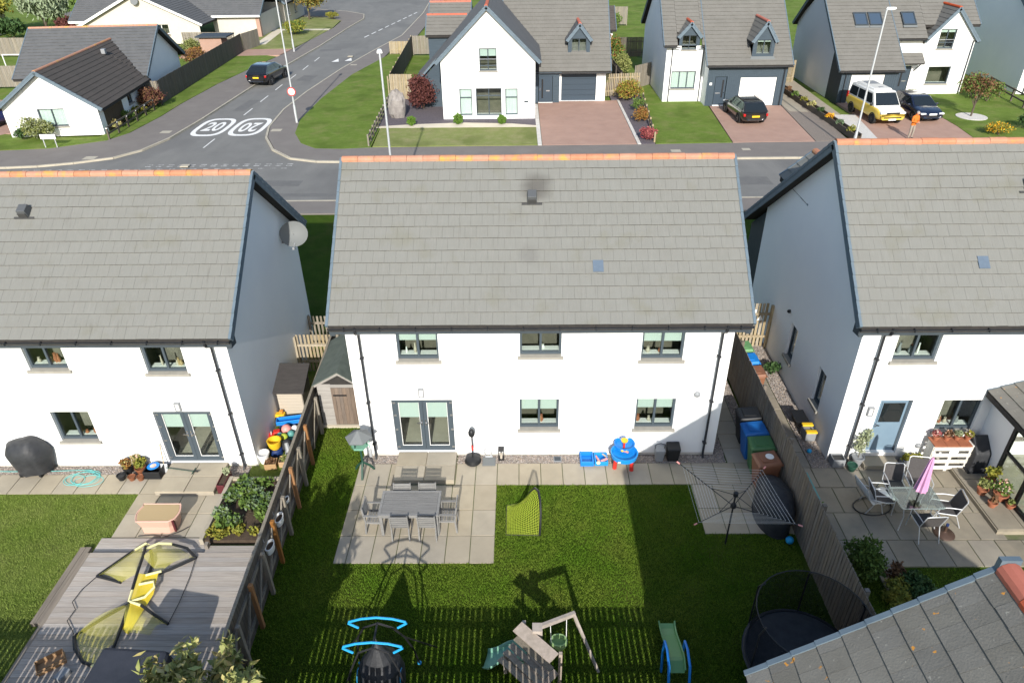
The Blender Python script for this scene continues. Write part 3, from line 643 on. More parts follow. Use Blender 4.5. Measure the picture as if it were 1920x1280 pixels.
def kerb(name, pts, w=.14, z0=-.3, z1=.012):
    mb = MB()
    for i in range(len(pts)-1):
        a, b = V((*pts[i], 0)), V((*pts[i+1], 0)); d = (b-a).normalized(); L = (b-a).length; n = max(1, round(L/.915))
        for k in range(n):
            p = a + d*(L*k/n+.004); q = a + d*(L*(k+1)/n-.004); mb.bar(p+V((0, 0, (z0+z1)/2)), q+V((0, 0, (z0+z1)/2)), w, z1-z0)
    return struct(name, mb, 'kerb')
kerb('kerb_south', [(-60, 20.2), (60, 20.2)]); kerb('kerb_north', [(60, 26.8), (-6.3, 26.8)] + side_r); kerb('kerb_northwest', [(-60, 26.0)] + side_l)
# road markings
mk = MB(); jm = MB()
for i in range(24):      # give-way lines across the junction mouth
    x = -25.4 + i*.68 + random.uniform(-.05, .05)
    jm.poly([(x, 25.77), (x+.36, 25.77), (x+.36, 25.85), (x, 25.85)], None, -.096)
for i in range(14):
    x = -18.2 + i*.66
    for dy in (26.25, 26.55): jm.poly([(x, dy), (x+.36, dy), (x+.36, dy+.11), (x, dy+.11)], None, -.096)
for y in range(30, 62, 4):
    c = -16.05 + max(0, (y-45))*.03; mk.poly([(c-.04, y), (c+.04, y), (c+.06, y+2), (c-.02, y+2)], None, -.096)
for i in range(9): x = -8.3+i*.15; mk.poly([(-13.3+i*.42, 71.5+i*2.3), (-13.15+i*.42, 71.5+i*2.3), (-12.9+i*.42, 73+i*2.3), (-13.05+i*.42, 73+i*2.3)], None, -.096)
for (x, y) in ((-13.9, 57.6), (-12.7, 58.0)): mk.poly([(x, y), (x+.7, y+.1), (x+.35, y+1.6)], None, -.096)
for y in (88.2, 89.4): mk.poly([(-27, y), (-17.6, y-1), (-17.6, y-.85), (-27, y+.15)], None, -.096)
mko = struct('road_markings', mk, 'road_paint'); struct('junction_markings', jm, 'paint_worn')
def roundel(c, flip):
    t = struct('road_roundel', MB(), 'road_paint'); n = 40; a, b = 1.18, 2.25; vs = []
    for k in range(n):
        th = 2*math.pi*k/n; cx, sy = math.cos(th), math.sin(th); q = lambda v, e: math.copysign(abs(v)**e, v)
        vs.append(((q(cx, .6))*a, (q(sy, .6))*b)); vs.append(((q(cx, .6))*(a-.3), (q(sy, .6))*(b-.36)))
    me = MB().add([(x+c[0], y+c[1], -.095) for x, y in vs], [(2*k, 2*((k+1) % n), 2*((k+1) % n)+1, 2*k+1) for k in range(n)]).data('road_roundel'); me.materials.append(MT['road_paint']); t.data = me
    M = Matrix.Translation((c[0], c[1], -.094)) @ Matrix.Rotation(R(180) if flip else 0, 4, 'Z') @ Matrix.Diagonal((1.25, 2.9, 1, 1))
    text_obj('20', 1.05, 'road_paint', t, M, ext=.0008, off=.022)
roundel((-17.15, 34.9), False); roundel((-14.55, 34.9), True)
cov = MB()
for (x, y, w) in ((-19.9, 33.4, .7), (-12.3, 33.6, .7), (-22.3, 27.8, .75), (-11.3, 55.6, .6), (14.2, 28.2, .6), (18.6, 28.4, .5), (-15.7, 26.2, .5), (-12.5, 60, .5)):
    cov.box(x-w/2, x+w/2, y-w*.4, y+w*.4, -.05, .0085)
struct('service_covers', cov, 'kerb')
pm_ = MB()
for (x, y, w, d, a) in ((-21, 23.5, 2.6, 1.2, 3), (-9.5, 23.2, 3.2, .9, -2), (17.6, 23.0, 1.8, 1.3, 0), (-16.8, 41, .9, 3.4, -4), (-14.5, 50.5, 1.3, 2.2, -6), (-15.4, 64, 2.2, 1.0, 10), (-7, 21.3, 4.4, .5, 0)):
    c_, s_ = math.cos(R(a)), math.sin(R(a)); pm_.poly([(x+c_*u-s_*v, y+s_*u+c_*v) for u, v in ((-w/2, -d/2), (w/2, -d/2), (w/2, d/2), (-w/2, d/2))], None, -.0975)
struct('road_patches', pm_, 'asphalt_patch')
# lawns and gardens
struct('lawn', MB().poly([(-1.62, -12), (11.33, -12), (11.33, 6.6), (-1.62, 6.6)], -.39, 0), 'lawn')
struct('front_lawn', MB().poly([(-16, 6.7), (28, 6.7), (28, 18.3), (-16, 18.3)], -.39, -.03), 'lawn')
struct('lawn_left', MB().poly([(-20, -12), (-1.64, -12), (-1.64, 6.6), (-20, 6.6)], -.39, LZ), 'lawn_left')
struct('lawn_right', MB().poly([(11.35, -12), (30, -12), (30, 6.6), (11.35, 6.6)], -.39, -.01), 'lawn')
struct('corner_lawn', MB().poly(pv_lawn + [(-8.6, 60.6), (-6.3, 60.6), (-5.4, 41), (-5.05, 29.5)], -.38, .016), 'lawn_far')
struct('verge_northwest', MB().poly([(-29, 29.5), (-26, 29.9), (-23.15, 31.55), (-22.4, 33.3), (-22.05, 37.6), (-22.05, 41.2), (-21.65, 48), (-20.75, 55), (-20.0, 60), (-24.6, 63), (-23.7, 41), (-24, 31.9), (-31, 33.2), (-33, 29.6)], -.38, .016), 'lawn_far')
struct('dry_lawn', MB().poly([(-4.95, 29.6), (5.64, 29.65), (5.68, 33.85), (-5.15, 33.95)], -.38, .016), 'lawn_dry')
struct('slate_bed', MB().poly([(-5.4, 34.3), (-2.6, 34.7), (.5, 35.0), (3.5, 34.7), (5.7, 34.4), (5.7, 36.6), (-1, 42), (-5.6, 42)], -.38, .03), 'slate_chip')
struct('cream_path', MB().poly([(-5.5, 33.85), (5.7, 33.75), (5.7, 34.1), (3.6, 34.75), (.4, 35.1), (-2.6, 34.75), (-5.4, 34.2)], -.38, .024), 'cream_path')
struct('driveway', MB().poly([(5.95, 29.55), (12.0, 29.6), (12.0, 40.9), (5.9, 40.9)], -.38, .02), 'monoblock')
struct('driveway_edging', MB().poly([(5.66, 29.55), (5.92, 29.55), (5.87, 40), (5.6, 40)], -.38, .032).poly([(12.03, 29.6), (12.26, 29.6), (12.2, 41), (12.03, 41)], -.38, .032), 'plinth')
struct('slate_border', MB().poly([(12.28, 29.62), (13.15, 29.7), (13.95, 40), (13.95, 47), (11.6, 47), (11.6, 41.2), (12.22, 41.2)], -.38, .022), 'slate_chip')
struct('lawn_next_door', MB().poly([(13.2, 29.72), (18.1, 29.8), (18.6, 38.9), (18.2, 40.5), (15.4, 41), (16, 60), (14.0, 60), (14.0, 40)], -.38, .018), 'lawn_far')
struct('driveway_next_door', MB().poly([(18.15, 29.8), (23.4, 29.85), (24.0, 38.9), (18.7, 38.9)], -.38, .02), 'monoblock')
struct('gravel_strip', MB().poly([(23.45, 29.85), (25.6, 29.95), (26.0, 39.8), (25.0, 41), (24.05, 38.8)], -.38, .022), 'gravel')
struct('paving_strip', MB().poly([(24.1, 37.2), (25.4, 37.0), (25.5, 47), (24.3, 47)], -.38, .032).poly([(26.3, 36.5), (27.4, 36), (27.6, 47), (26.3, 47)], -.38, .032), 'slab')
struct('white_gravel', MB().poly([(26.3, 29.95), (27.5, 29.95), (28.4, 36), (26.3, 36.4)], -.38, .026), 'white_gravel')
struct('driveway_far', MB().poly([(27.5, 29.95), (33.6, 29.95), (34.0, 33), (34.3, 42.2), (28.4, 42.2), (28.4, 36)], -.38, .02), 'monoblock')
struct('far_lawn', MB().poly([(33.65, 29.95), (42, 30), (44, 50), (39.5, 46), (39, 42.2), (34.35, 42.2), (34.05, 33)], -.38, .018), 'lawn_far')
struct('driveway_bungalow', MB().poly([(-60, 29.7), (-33, 29.65), (-31, 33.3), (-30.2, 33.2), (-30.6, 43), (-60, 43)], -.38, .02), 'monoblock')
struct('corner_lawn_far', MB().poly([(-24.5, 64), (-19.6, 64.5), (-18.9, 70), (-18.3, 78), (-18.6, 83.8), (-21.2, 86.8), (-30, 88), (-30, 64)], -.38, .017), 'lawn_dry')
struct('path_far', MB().poly([(-28, 76.5), (-18.4, 76.2), (-18.4, 77.2), (-28, 77.5)], -.38, .021).poly([(-24.4, 67), (-23.2, 67), (-23.9, 76.4), (-25, 76.4)], -.38, .021), 'cream_path')
struct('drive_far', MB().poly([(-30, 60.3), (-19.9, 60.8), (-19.5, 64.2), (-30, 64)], -.38, .023), 'monoblock')
# paving: slabs one by one
def paving(name, m, cells, z=.022, th=.05, bed='mortar', bz=.006, gap=.012, bedpoly=None):
    t = struct(name, bedpoly, bed); cache = {}
    for (x0, x1, y0, y1) in cells:
        k = (round(x1-x0, 3), round(y1-y0, 3))
        if k not in cache:
            w, h = k; b = .006; g = gap/2; mb = MB(); mb.hexa([V(p) for p in ((g, g, -th), (w-g, g, -th), (w-g, h-g, -th), (g, h-g, -th), (g+b, g+b, 0), (w-g-b, g+b, 0), (w-g-b, h-g-b, 0), (g+b, h-g-b, 0))]); me = mb.data('paving_slab'); me.materials.append(MT[m]); cache[k] = me
        inst('paving_slab', cache[k], t, (x0, y0, z + random.uniform(-.003, .003)), (random.uniform(-.003, .003), random.uniform(-.003, .003), 0))
    return t
cs = []
cols = [-.05, .25, .85, 1.45, 2.05, 2.65, 3.25, 3.85]; rows = [-3.9, -3.03, -2.15, -1.22]
for j in range(3):
    for i in range(7): cs.append((cols[i], cols[i+1], rows[j], rows[j+1]))
xs = [-.05, .25, .85] + [2.70, 3.25] + [3.85+.605*i for i in range(13)]
for i in range(len(xs)-1):
    if xs[i] == .85: cs.append((.85, 1.01, -1.22, -.36)); continue
    cs.append((xs[i], xs[i+1], -1.22, -.36))
xs = [9.13+.56*i for i in range(5)]
for i in range(4):
    for (a, b) in ((-2.98, -2.1), (-2.1, -1.22)): cs.append((xs[i], xs[i+1], a, b))
for k in range(8): cs.append((10.33, 10.98, -.36+.62*k, -.36+.62*(k+1)))
paving('patio', 'slab', cs, bedpoly=MB().poly([(-.05, -3.9), (3.85, -3.9), (3.85, -1.22), (9.13, -1.22), (9.13, -2.98), (11.33, -2.98), (11.33, -.36), (10.98, -.36), (10.98, 4.6), (10.33, 4.6), (10.33, -.36), (-.05, -.36)], -.2, .006))
paving('door_step', 'slab', [(1.01, 1.85, -.58, -.01), (1.85, 2.69, -.58, -.01), (1.01, 1.85, -1.18, -.58), (1.85, 2.69, -1.18, -.58)], z=.155, bedpoly=MB().poly([(1.02, -1.17), (2.68, -1.17), (2.68, -.012), (1.02, -.012)], -.1, .12), bed='slab')
def pebbles(name, label, rects, n, z, m='pebble', r=(.012, .03), seed=3):
    rg = random.Random(seed); st = MB(); A = [(b-a)*(d-c) for a, b, c, d in rects]; tot = sum(A)
    for (a, b, c, d), ar in zip(rects, A):
        for _ in range(int(n*ar/tot)):
            x, y, q = rg.uniform(a, b), rg.uniform(c, d), rg.uniform(*r); k = rg.uniform(.6, 1); t0 = rg.uniform(0, 3)
            P = [(x+q*math.cos(t0+i*1.57)*(.7 if i % 2 else 1), y+q*math.sin(t0+i*1.57)*(.7 if i % 2 else 1), z+q*.15) for i in range(4)]
            st.add(P + [(x, y, z+q*k)], [(0, 1, 4), (1, 2, 4), (2, 3, 4), (3, 0, 4)])
    tint = []
    ob = st.o(name, m, None, kind='stuff'); at = ob.data.attributes.new('tint', 'FLOAT', 'FACE'); v = []
    for i in range(len(st.f)//4): v += [rg.random()]*4
    at.data.foreach_set('value', v); ob['label'] = label; ob['category'] = 'gravel'; return ob
ga = [(.0, 1.0, -.35, -.01), (2.70, 10.3, -.35, -.01), (10.01, 10.32, -.01, 4.6), (10.99, 11.3, -.3, 4.6)]
gm = MB()
for (a, b, c, d) in ga: gm.poly([(a, c), (b, c), (b, d), (a, d)], -.1, .01)
struct('gravel_bed', gm, 'gravel')
pebbles('gravel', 'brown and grey gravel along the foot of the middle house', ga, 9000, .012)
# left garden paving
cs = [(-12.9+.62*i, -12.9+.62*(i+1), -1.2, -.42) for i in range(12)] + [(-5.46+.64*i, -5.46+.64*(i+1), -1.95, -1.2) for i in range(3)] + [(-6.1, -5.46, -1.95, -1.2)] + [(-6.1+.64*i, -6.1+.64*(i+1), -2.78, -1.95) for i in range(4)]
paving('patio_left', 'slab', cs, z=LZ+.022, bedpoly=MB().poly([(-13, -1.2), (-6.1, -1.2), (-6.1, -2.78), (-3.54, -2.78), (-3.54, -.42), (-13, -.42)], LZ-.05, LZ+.006))
paving('door_step_left', 'slab', [(-5.6, -4.78, -.67, -.08), (-4.78, -3.95, -.67, -.08), (-5.6, -4.78, -1.27, -.67), (-4.78, -3.95, -1.27, -.67)], z=LZ+.16, bedpoly=MB().poly([(-5.59, -1.26), (-3.96, -1.26), (-3.96, -.082), (-5.59, -.082)], LZ-.05, LZ+.12), bed='slab')
gl = [(-13, -5.62, -.41, -.07), (-3.93, -3.3, -.8, -.07)]; gm = MB()
for (a, b, c, d) in gl: gm.poly([(a, c), (b, c), (b, d), (a, d)], LZ-.05, LZ+.01)
struct('gravel_bed_left', gm, 'gravel'); pebbles('gravel', 'grey gravel strip beneath the left house wall', gl, 3500, LZ+.012, seed=9)
# right garden paving
cs = []; y = -4.02
for j, (a, b) in enumerate(((-4.02, -3.2), (-3.2, -2.28), (-2.28, -1.36), (-1.36, -.58))):
    x = 11.55 - .3*(j % 2)
    while x < 20:
        x1 = x+.66
        if x1 > 11.5 and not (x > 16.25 and b > -3.1): cs.append((max(x, 11.45), x1, a, b))
        x = x1
for k in range(10): cs.append((11.98, 12.6, -.58+.66*k, -.58+.66*(k+1)))
for j in range(2): cs.append((12.9, 13.5, -4.9+.44*j, -4.9+.44*(j+1)))
paving('patio_right', 'slab_old', cs, z=.028, gap=.016, bedpoly=MB().poly([(11.45, -4.02), (20, -4.02), (20, -.58), (12.6, -.58), (12.6, 6.1), (11.45, 6.1)], -.1, .010))
paving('terrace', 'slab_old', [(16.35+.66*i, 16.35+.66*(i+1), -3.0+.9*j, -3.0+.9*(j+1)) for i in range(5) for j in range(3)], z=.17, bedpoly=MB().poly([(16.33, -3.02), (19.7, -3.02), (19.7, -.24), (16.33, -.24)], -.1, .14), bed='slab_old')
paving('door_step_right', 'slab', [(14.0, 15.0, -.68, -.24)], z=.17, bedpoly=MB().poly([(14.02, -.66), (14.98, -.66), (14.98, -.24), (14.02, -.24)], -.05, .13), bed='slab')
gr = [(12.62, 13.12, -.57, 6.0), (13.12, 14.0, -.57, -.24), (15.0, 16.3, -.57, -.24)]; gm = MB()
for (a, b, c, d) in gr: gm.poly([(a, c), (b, c), (b, d), (a, d)], -.05, .016)
struct('gravel_bed_right', gm, 'gravel'); pebbles('gravel', 'grey gravel along the side of the right house', gr, 5000, .018, seed=5)
# grass blades on the near lawns
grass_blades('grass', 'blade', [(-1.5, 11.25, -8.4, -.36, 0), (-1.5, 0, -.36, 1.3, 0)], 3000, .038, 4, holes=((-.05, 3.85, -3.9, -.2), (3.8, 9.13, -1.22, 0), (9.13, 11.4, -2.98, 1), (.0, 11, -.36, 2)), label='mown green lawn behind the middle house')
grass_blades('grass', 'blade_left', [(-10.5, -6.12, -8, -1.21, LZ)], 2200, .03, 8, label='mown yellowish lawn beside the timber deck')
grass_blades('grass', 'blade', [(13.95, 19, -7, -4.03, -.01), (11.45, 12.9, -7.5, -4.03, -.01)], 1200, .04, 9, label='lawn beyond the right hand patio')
# ------------------------------------------------------------------ the three near houses
FY = lambda o=(0, 0, 0): Fr(o, (1, 0, 0), (0, 1, 0))       # wall facing the camera
def rear_house(label, loc, W, eave, ridge, far_e, ops_d, wins, pipes, tiles_n, verge_len=.3, light=None, side_ops=(), far_wall=None, vents=(), lights=(), joints=(6.22,)):
    th = thing('house', label, 'house', loc); F = FY(); Hw = eave[1]-.12
    ops = [d[:4] for d in ops_d] + [w[:4] for w in wins]
    MB().wall(F, W, Hw, ops, .13, v0=.1).o('rear_wall', 'render', th)
    D = far_wall or (2*ridge[0])
    sl = lambda y: (ridge[1]-.19) - ((ridge[1]-.19)-(eave[1]-.12))/(ridge[0]-eave[0]) * abs(y-ridge[0]) if y <= ridge[0] else (ridge[1]-.19) - (ridge[1]-far_e[1])/(far_e[0]-ridge[0])*(y-ridge[0])
    for k, x in enumerate((0, W)):
        g = MB(); Fs = Fr((x, 0, 0), (0, 1, 0), (1 if k == 0 else -1, 0, 0)); sops = side_ops if k == 0 else ()
        zt = min(sl(0), sl(D)); g.wall(Fs, D, zt, [s[:4] for s in sops], .13, v0=-.35)
        g.add([Fs.p(0, zt, 0), Fs.p(D, zt, 0), Fs.p(D, sl(D), 0), Fs.p(ridge[0], sl(ridge[0]), 0), Fs.p(0, sl(0), 0)], [(0, 1, 2, 3, 4)])
        g.o('gable_wall', 'render_side', th)
        for s in sops: window(th, Fs, *s[:4], lights=1, room='room')
    MB().add([(0, D, -.3), (W, D, -.3), (W, D, sl(D)), (0, D, sl(D))], [(0, 1, 2, 3)]).o('front_wall', 'render', th)
    MB().wall(Fr((0, .015, 0), (1, 0, 0), (0, 1, 0)), W, .1, (), v0=-.1).o('plinth', 'plinth', th)
    rf = gable_roof(th, loc, -verge_len, W+verge_len, eave, ridge, far_e, tm='tile', ind=tiles_n, ridge_ind=True, back=True)
    MB().box(-.1, W+.1, eave[0]+.06, .0, eave[1]-.25, eave[1]-.2).o('soffit', 'white_plastic', th); MB().box(-verge_len, W+verge_len, eave[0]+.035, eave[0]+.062, eave[1]-.26, eave[1]-.05).o('fascia', 'fascia', th)
    gutter(th, -verge_len, W+verge_len, eave[0]-.035, eave[1]-.035)
    for k in range(2):
        x = -verge_len+.02 if k == 0 else W+verge_len-.14
        MB().prism([(x, eave[0]+.03, eave[1]-.12), (x, .02, eave[1]+.25), (x, .02, eave[1]-.34), (x, eave[0]+.03, eave[1]-.3)], (.12, 0, 0)).o('box_end', 'fascia', th)
    for x in joints: MB().fb(F, x-.006, x+.006, .1, Hw-.1, -.003, .002).o('movement_joint', 'joint', th)
    for x in pipes: downpipe(th, x, eave[1]-.04, eave=eave[0]-.035)
    for d in ops_d:
        if d[4] == 'french': french_door(th, F, *d[:4], blind=d[5])
        else:
            fr = MB(); u0, u1, v0, v1 = d[:4]
            for q in ((u0, u0+.05, v0, v1), (u1-.05, u1, v0, v1), (u0+.05, u1-.05, v1-.05, v1)): fr.fb(F, *q, .08, .16)
            dr = fr.o('door', 'frame', th); MB().fb(F, u0+.05, u1-.05, v0+.05, v1-.05, .1, .15).o('door_leaf', 'blue_door', dr)
            MB().fb(F, u0+.14, u1-.12, v0+1.05, v1-.14, .085, .099).o('door_glass', 'car_glass', dr); MB().fb(F, u0+.03, u1-.03, v0-.03, v0+.05, -.02, .14).o('threshold', 'white_plastic', dr)
            h = MB(); h.fb(F, u0+.09, u0+.2, v0+.95, v0+.975, .03, .05); h.fb(F, u0+.085, u0+.11, v0+.9, v0+1.02, .05, .1); h.o('handle', 'chrome', dr)
            fb = MB()
            for q in ((u0+.12, u0+.145, v0+1.03, v1-.12), (u1-.125, u1-.1, v0+1.03, v1-.12), (u0+.145, u1-.125, v0+1.03, v0+1.055), (u0+.145, u1-.125, v1-.145, v1-.12)): fb.fb(F, *q, .075, .099)
            fb.o('glazing_bead', 'blue_door', dr)
    for w in wins: window(th, F, *w[:4], blind=w[4], room='room' if w[4] else 'room_mid', items=2 if w[4] else 4)
    for (x, z, kind) in lights:
        b = MB(); b.fb(F, x-.075, x+.075, z-.14, z-.11, -.09, -.002); b.fb(F, x-.075, x+.075, z+.11, z+.14, -.09, -.002); b.fb(F, x-.075, x-.05, z-.11, z+.11, -.09, -.002); b.fb(F, x+.05, x+.075, z-.11, z+.11, -.09, -.002)
        l = b.o('wall_light', 'p_grey', th); MB().fb(F, x-.048, x+.048, z-.108, z+.108, -.075, -.01).o('diffuser', 'p_white', l)
    for (x, z, r) in vents:
        MB().lathe([(.01, .09), (r*.6, .08), (r, .04), (r, 0)], (x, -.002, z), 14, M=Matrix.Rotation(R(90), 3, 'X')).o('vent_cowl', 'p_grey', th, smooth=True)
    return th, rf
EV = (-.35, 4.56); RG = (3.4, 7.6); FE = (7.15, 4.56)
A, rfA = rear_house('middle white two storey house with pale grey tiled roof, back garden patio doors', (0, 0, 0), 10.0, EV, RG, FE,
    [(.97, 2.64, .15, 2.0, 'french', .3)],
    [(1.3, 2.38, 3.3, 4.36, .5), (4.5, 5.58, 3.42, 4.36, .12), (7.66, 8.75, 3.28, 4.36, .56), (4.48, 5.56, .98, 2.01, .42), (7.67, 8.74, .98, 2.01, .38)],
    (.36, 9.68), 300, vents=((9.28, 2.16, .09),), lights=((1.82, 2.27, 0),))
def roof_vent(rf, x, y, z, label=None):
    s = V((0, RG[0]-EV[0], RG[1]-EV[1])).normalized(); n = V((0, -s.z, s.y)); O = V((x, y, z))
    P = lambda a, b, c: O + V((a, 0, 0)) + s*b + n*c
    v = MB().hexa([P(-.13, -.02, .04), P(.13, -.02, .04), P(.13, .3, .04), P(-.13, .3, .04), P(-.115, .05, .27), P(.115, .05, .27), P(.115, .3, .22), P(-.115, .3, .22)]).o('roof_vent', 'vent_dark', rf, bevel=.015)
    MB().hexa([P(-.12, -.035, .05), P(.12, -.035, .05), P(.12, .02, .05), P(-.12, .02, .05), P(-.105, .0, .2), P(.105, .0, .2), P(.105, .04, .2), P(-.105, .04, .2)]).o('vent_mouth', 'soot', v)
    MB().hexa([P(-.27, -.06, .052), P(.27, -.06, .052), P(.27, .0, .052), P(-.27, .0, .052), P(-.27, -.06, .06), P(.27, -.06, .06), P(.27, .0, .06), P(-.27, .0, .06)]).o('flashing', 'soot', v)
def on_slope(y, e=EV, r=RG): return e[1] + (r[1]-e[1])*(y-e[0])/(r[0]-e[0])
roof_vent(rfA, 4.84, 2.3, on_slope(2.3))
def rooflight(rf, x, y, w=.27, l=.33, e=EV, r=RG):
    s = V((0, r[0]-e[0], r[1]-e[1])).normalized(); n = V((0, -s.z, s.y)); O = V((x, y, on_slope(y, e, r)))
    P = lambda a, b, c: O + V((a, 0, 0)) + s*b + n*c
    MB().hexa([P(-w/2, 0, .04), P(w/2, 0, .04), P(w/2, l, .035), P(-w/2, l, .035), P(-w/2, 0, .066), P(w/2, 0, .066), P(w/2, l, .058), P(-w/2, l, .058)]).o('vent_tile', 'vent_blue', rf, label='blue grey plastic vent tile')
rooflight(rfA, 6.51, .75)
# left house: mirror image of the middle one
WL = 10.0; LX = -13.117; mir = lambda a, b: (WL-b, WL-a)
Lh, rfL = rear_house('white two storey house on the left with patio doors and satellite dish', (LX, -.063, LZ), WL, EV, RG, FE,
    [(*mir(.93, 2.54), .15, 2.0, 'french', .27)],
    [(*mir(1.21, 2.28), 3.3, 4.36, 0), (*mir(4.35, 5.4), 3.42, 4.36, 0), (*mir(7.6, 8.65), 3.28, 4.36, .2), (*mir(4.33, 5.4), .98, 2.01, 0), (*mir(7.6, 8.65), .98, 2.01, .2)],
    (WL-.36,), 300, joints=(3.6,), lights=((WL-1.76, 2.2, 0),))
roof_vent(rfL, 4.35, 2.35, on_slope(2.35))
# right house: deeper, with a clad garage towards the road
ER = (-.35, 4.555); RR = (3.4, 7.98); FR = (9.7, 3.35)
Rh, rfR = rear_house('white two storey house on the right with pale blue back door', (13.144, -.23, .036), 10.0, ER, RR, FR,
    [(1.0, 1.86, .2, 2.06, 'plain')], [(.92, 2.02, 3.32, 4.36, 0), (2.68, 3.72, 1.02, 2.06, 0), (4.5, 5.55, 3.42, 4.36, 0), (7.6, 8.65, 3.28, 4.36, 0)],
    (.5,), 300, joints=(4.1,), side_ops=((3.62, 4.2, .8, 2.0), (1.2, 1.75, .8, 2.0)), far_wall=8.2, lights=((.78, 1.72, 0),), vents=((2.42, .5, .08),))
gw = MB(); gw.add([(-.01, 8.2, -.3), (-.01, 9.5, -.3), (-.01, 9.5, 3.15), (-.01, 8.2, 4.1)], [(0, 1, 2, 3)]); gw.add([(0, 9.5, -.3), (6, 9.5, -.3), (6, 9.5, 3.15), (0, 9.5, 3.15)], [(0, 1, 2, 3)])
gw.o('garage_wall', 'fascia', Rh)
rooflight(rfR, 2.93, .75, e=ER, r=RR); roof_vent(rfR, 4.45, 2.3, on_slope(2.3, ER, RR))
MB().lathe([(.02, .1), (.06, .06), (.06, 0)], (-.002, 4.5, 2.22), 12, M=Matrix.Rotation(R(-90), 3, 'Y')).o('vent_cowl', 'p_black', Rh, smooth=True)
# small front dormer on the right house's far slope
gable_roof(Rh, (13.144, -.23, .036), 5.0, 7.65, (.02, 5.58), (1.0, 6.42), (1.98, 5.58), tm='tile', along='y', rm='ridge')
MB().box(.15, 1.85, 5.6, 7.4, 3.6, 5.5).add([(.15, 7.4, 5.5), (1.85, 7.4, 5.5), (1.0, 7.4, 6.25)], [(0, 1, 2)]).o('dormer_wall', 'fascia', Rh)
# conservatory at the right edge
CX = 4.0
cn = thing('conservatory', 'tiled sunroom with black framed glazed sides at right edge', 'conservatory', (13.144+CX, -.23, .17))
cf = MB(); Fw = Fr((0, 0, 0), (0, -1, 0), (1, 0, 0))
MB().wall(Fw, 1.0, 2.2).o('side_wall', 'render_side', cn)
for u in (1.0, 1.95, 2.9): cf.fb(Fw, u, u+.09, 0, 2.2, -.01, .07)
cf.fb(Fw, 1.0, 2.99, 2.08, 2.2, -.012, .072); cf.fb(Fw, 1.0, 2.99, 0, .1, -.012, .072); cf.fb(Fw, 1.09, 2.9, 1.02, 1.08, -.008, .06)
cf.box(0, 4.5, -2.99, -2.9, 0, .12).box(0, 4.5, -2.99, -2.9, 2.08, 2.2)
for x in (1.0, 2.0, 3.0): cf.box(x, x+.08, -2.985, -2.905, .12, 2.08)
fo = cf.o('glazing_frame', 'p_black', cn)
for (a, b) in ((1.09, 1.95), (2.04, 2.9)): MB().fb(Fw, a, b, .1, 2.08, .025, .037).o('pane', 'pane', fo)
MB().box(.09, 4.4, -2.94, -2.93, .12, 2.08).o('pane', 'pane', fo)
MB().box(.08, 4.4, -2.85, -.01, .0, .02).o('floor', 'room_pale', cn)
gable_roof(cn, (13.144+CX, -.23, .17), -3.25, -.01, (-.3, 2.22), (2.2, 3.1), (4.7, 2.22), tm='tile_old', along='y', rm='ridge_red')
# ------------------------------------------------------------------ houses across the road
def dormer(th, base, x0, x1, yf, zb, ze, za, dep, wm, tm, rm='ridge_red', win=None, ov=.16, lights=2, blind=0, flash=True):
    F = Fr((0, yf, 0), (1, 0, 0), (0, 1, 0)); m = MB(); xm = (x0+x1)/2
    m.wall(F, x1, ze, [win] if win else (), .1, u0=x0, v0=zb); m.add([(x0, yf, ze), (x1, yf, ze), (xm, yf, za-.1)], [(0, 1, 2)])
    for x in (x0, x1): m.add([(x, yf, zb), (x, yf+dep, zb), (x, yf+dep, ze), (x, yf, ze)], [(0, 1, 2, 3)])
    d = m.o('dormer', wm, th); rf = None
    sl = (za-ze)/(xm-x0); e = ov
    n0 = len(th.children)
    rf = gable_roof(d, base, yf-.14, yf+dep, (x0-e, ze-e*sl), (xm, za), (x1+e, ze-e*sl), tm=tm, along='y', rm=rm, verge='trim', verge_ends=(1, 0))
    if win: window(d, F, *win, lights=lights, dep=.08, sill=False, blind=blind)
    if flash: MB().prism([(x0-.05, yf-.03, zb+.05), (x1+.05, yf-.03, zb+.05), (x1+.12, yf-.2, zb-.1), (x0-.12, yf-.2, zb-.1)], (0, .02, .04)).o('lead_flashing', 'dish_grey', d)
    return d
def boards(th, F, u0, u1, v0, v1, pitch, m, vertical=False, name='cladding', ops=()):
    mb = MB(); n = int(round(((u1-u0) if vertical else (v1-v0))/pitch))
    for i in range(n):
        a = (u0 if vertical else v0) + i*pitch
        segs = [((u0, u1) if not vertical else (v0, v1))]
        for o in ops:
            new = []
            for (s, e) in segs:
                lo, hi, c0, c1 = (o[0], o[1], o[2], o[3]) if not vertical else (o[2], o[3], o[0], o[1])
                if a+pitch > c0+.001 and a < c1-.001 and not (e <= lo or s >= hi):
                    if s < lo: new.append((s, lo))
                    if e > hi: new.append((hi, e))
                else: new.append((s, e))
            segs = new
        for (s, e) in segs:
            if vertical: mb.fb(F, a+.006, a+pitch-.006, s, e, -.022, -.002)
            else: mb.hexa([F.p(s, a, -.028), F.p(e, a, -.028), F.p(e, a, -.002), F.p(s, a, -.002), F.p(s, a+pitch-.004, -.012), F.p(e, a+pitch-.004, -.012), F.p(e, a+pitch-.004, -.002), F.p(s, a+pitch-.004, -.002)])
    return mb.o(name, m, th, kind='stuff')
def box_walls(th, x0, x1, y0, y1, h, m, name='wall', z0=-.1):
    mb = MB()
    for (a, b) in (((x1, y0), (x1, y1)), ((x1, y1), (x0, y1)), ((x0, y1), (x0, y0))): mb.add([(*a, z0), (*b, z0), (*b, h), (*a, h)], [(0, 1, 2, 3)])
    return mb.o(name, m, th)
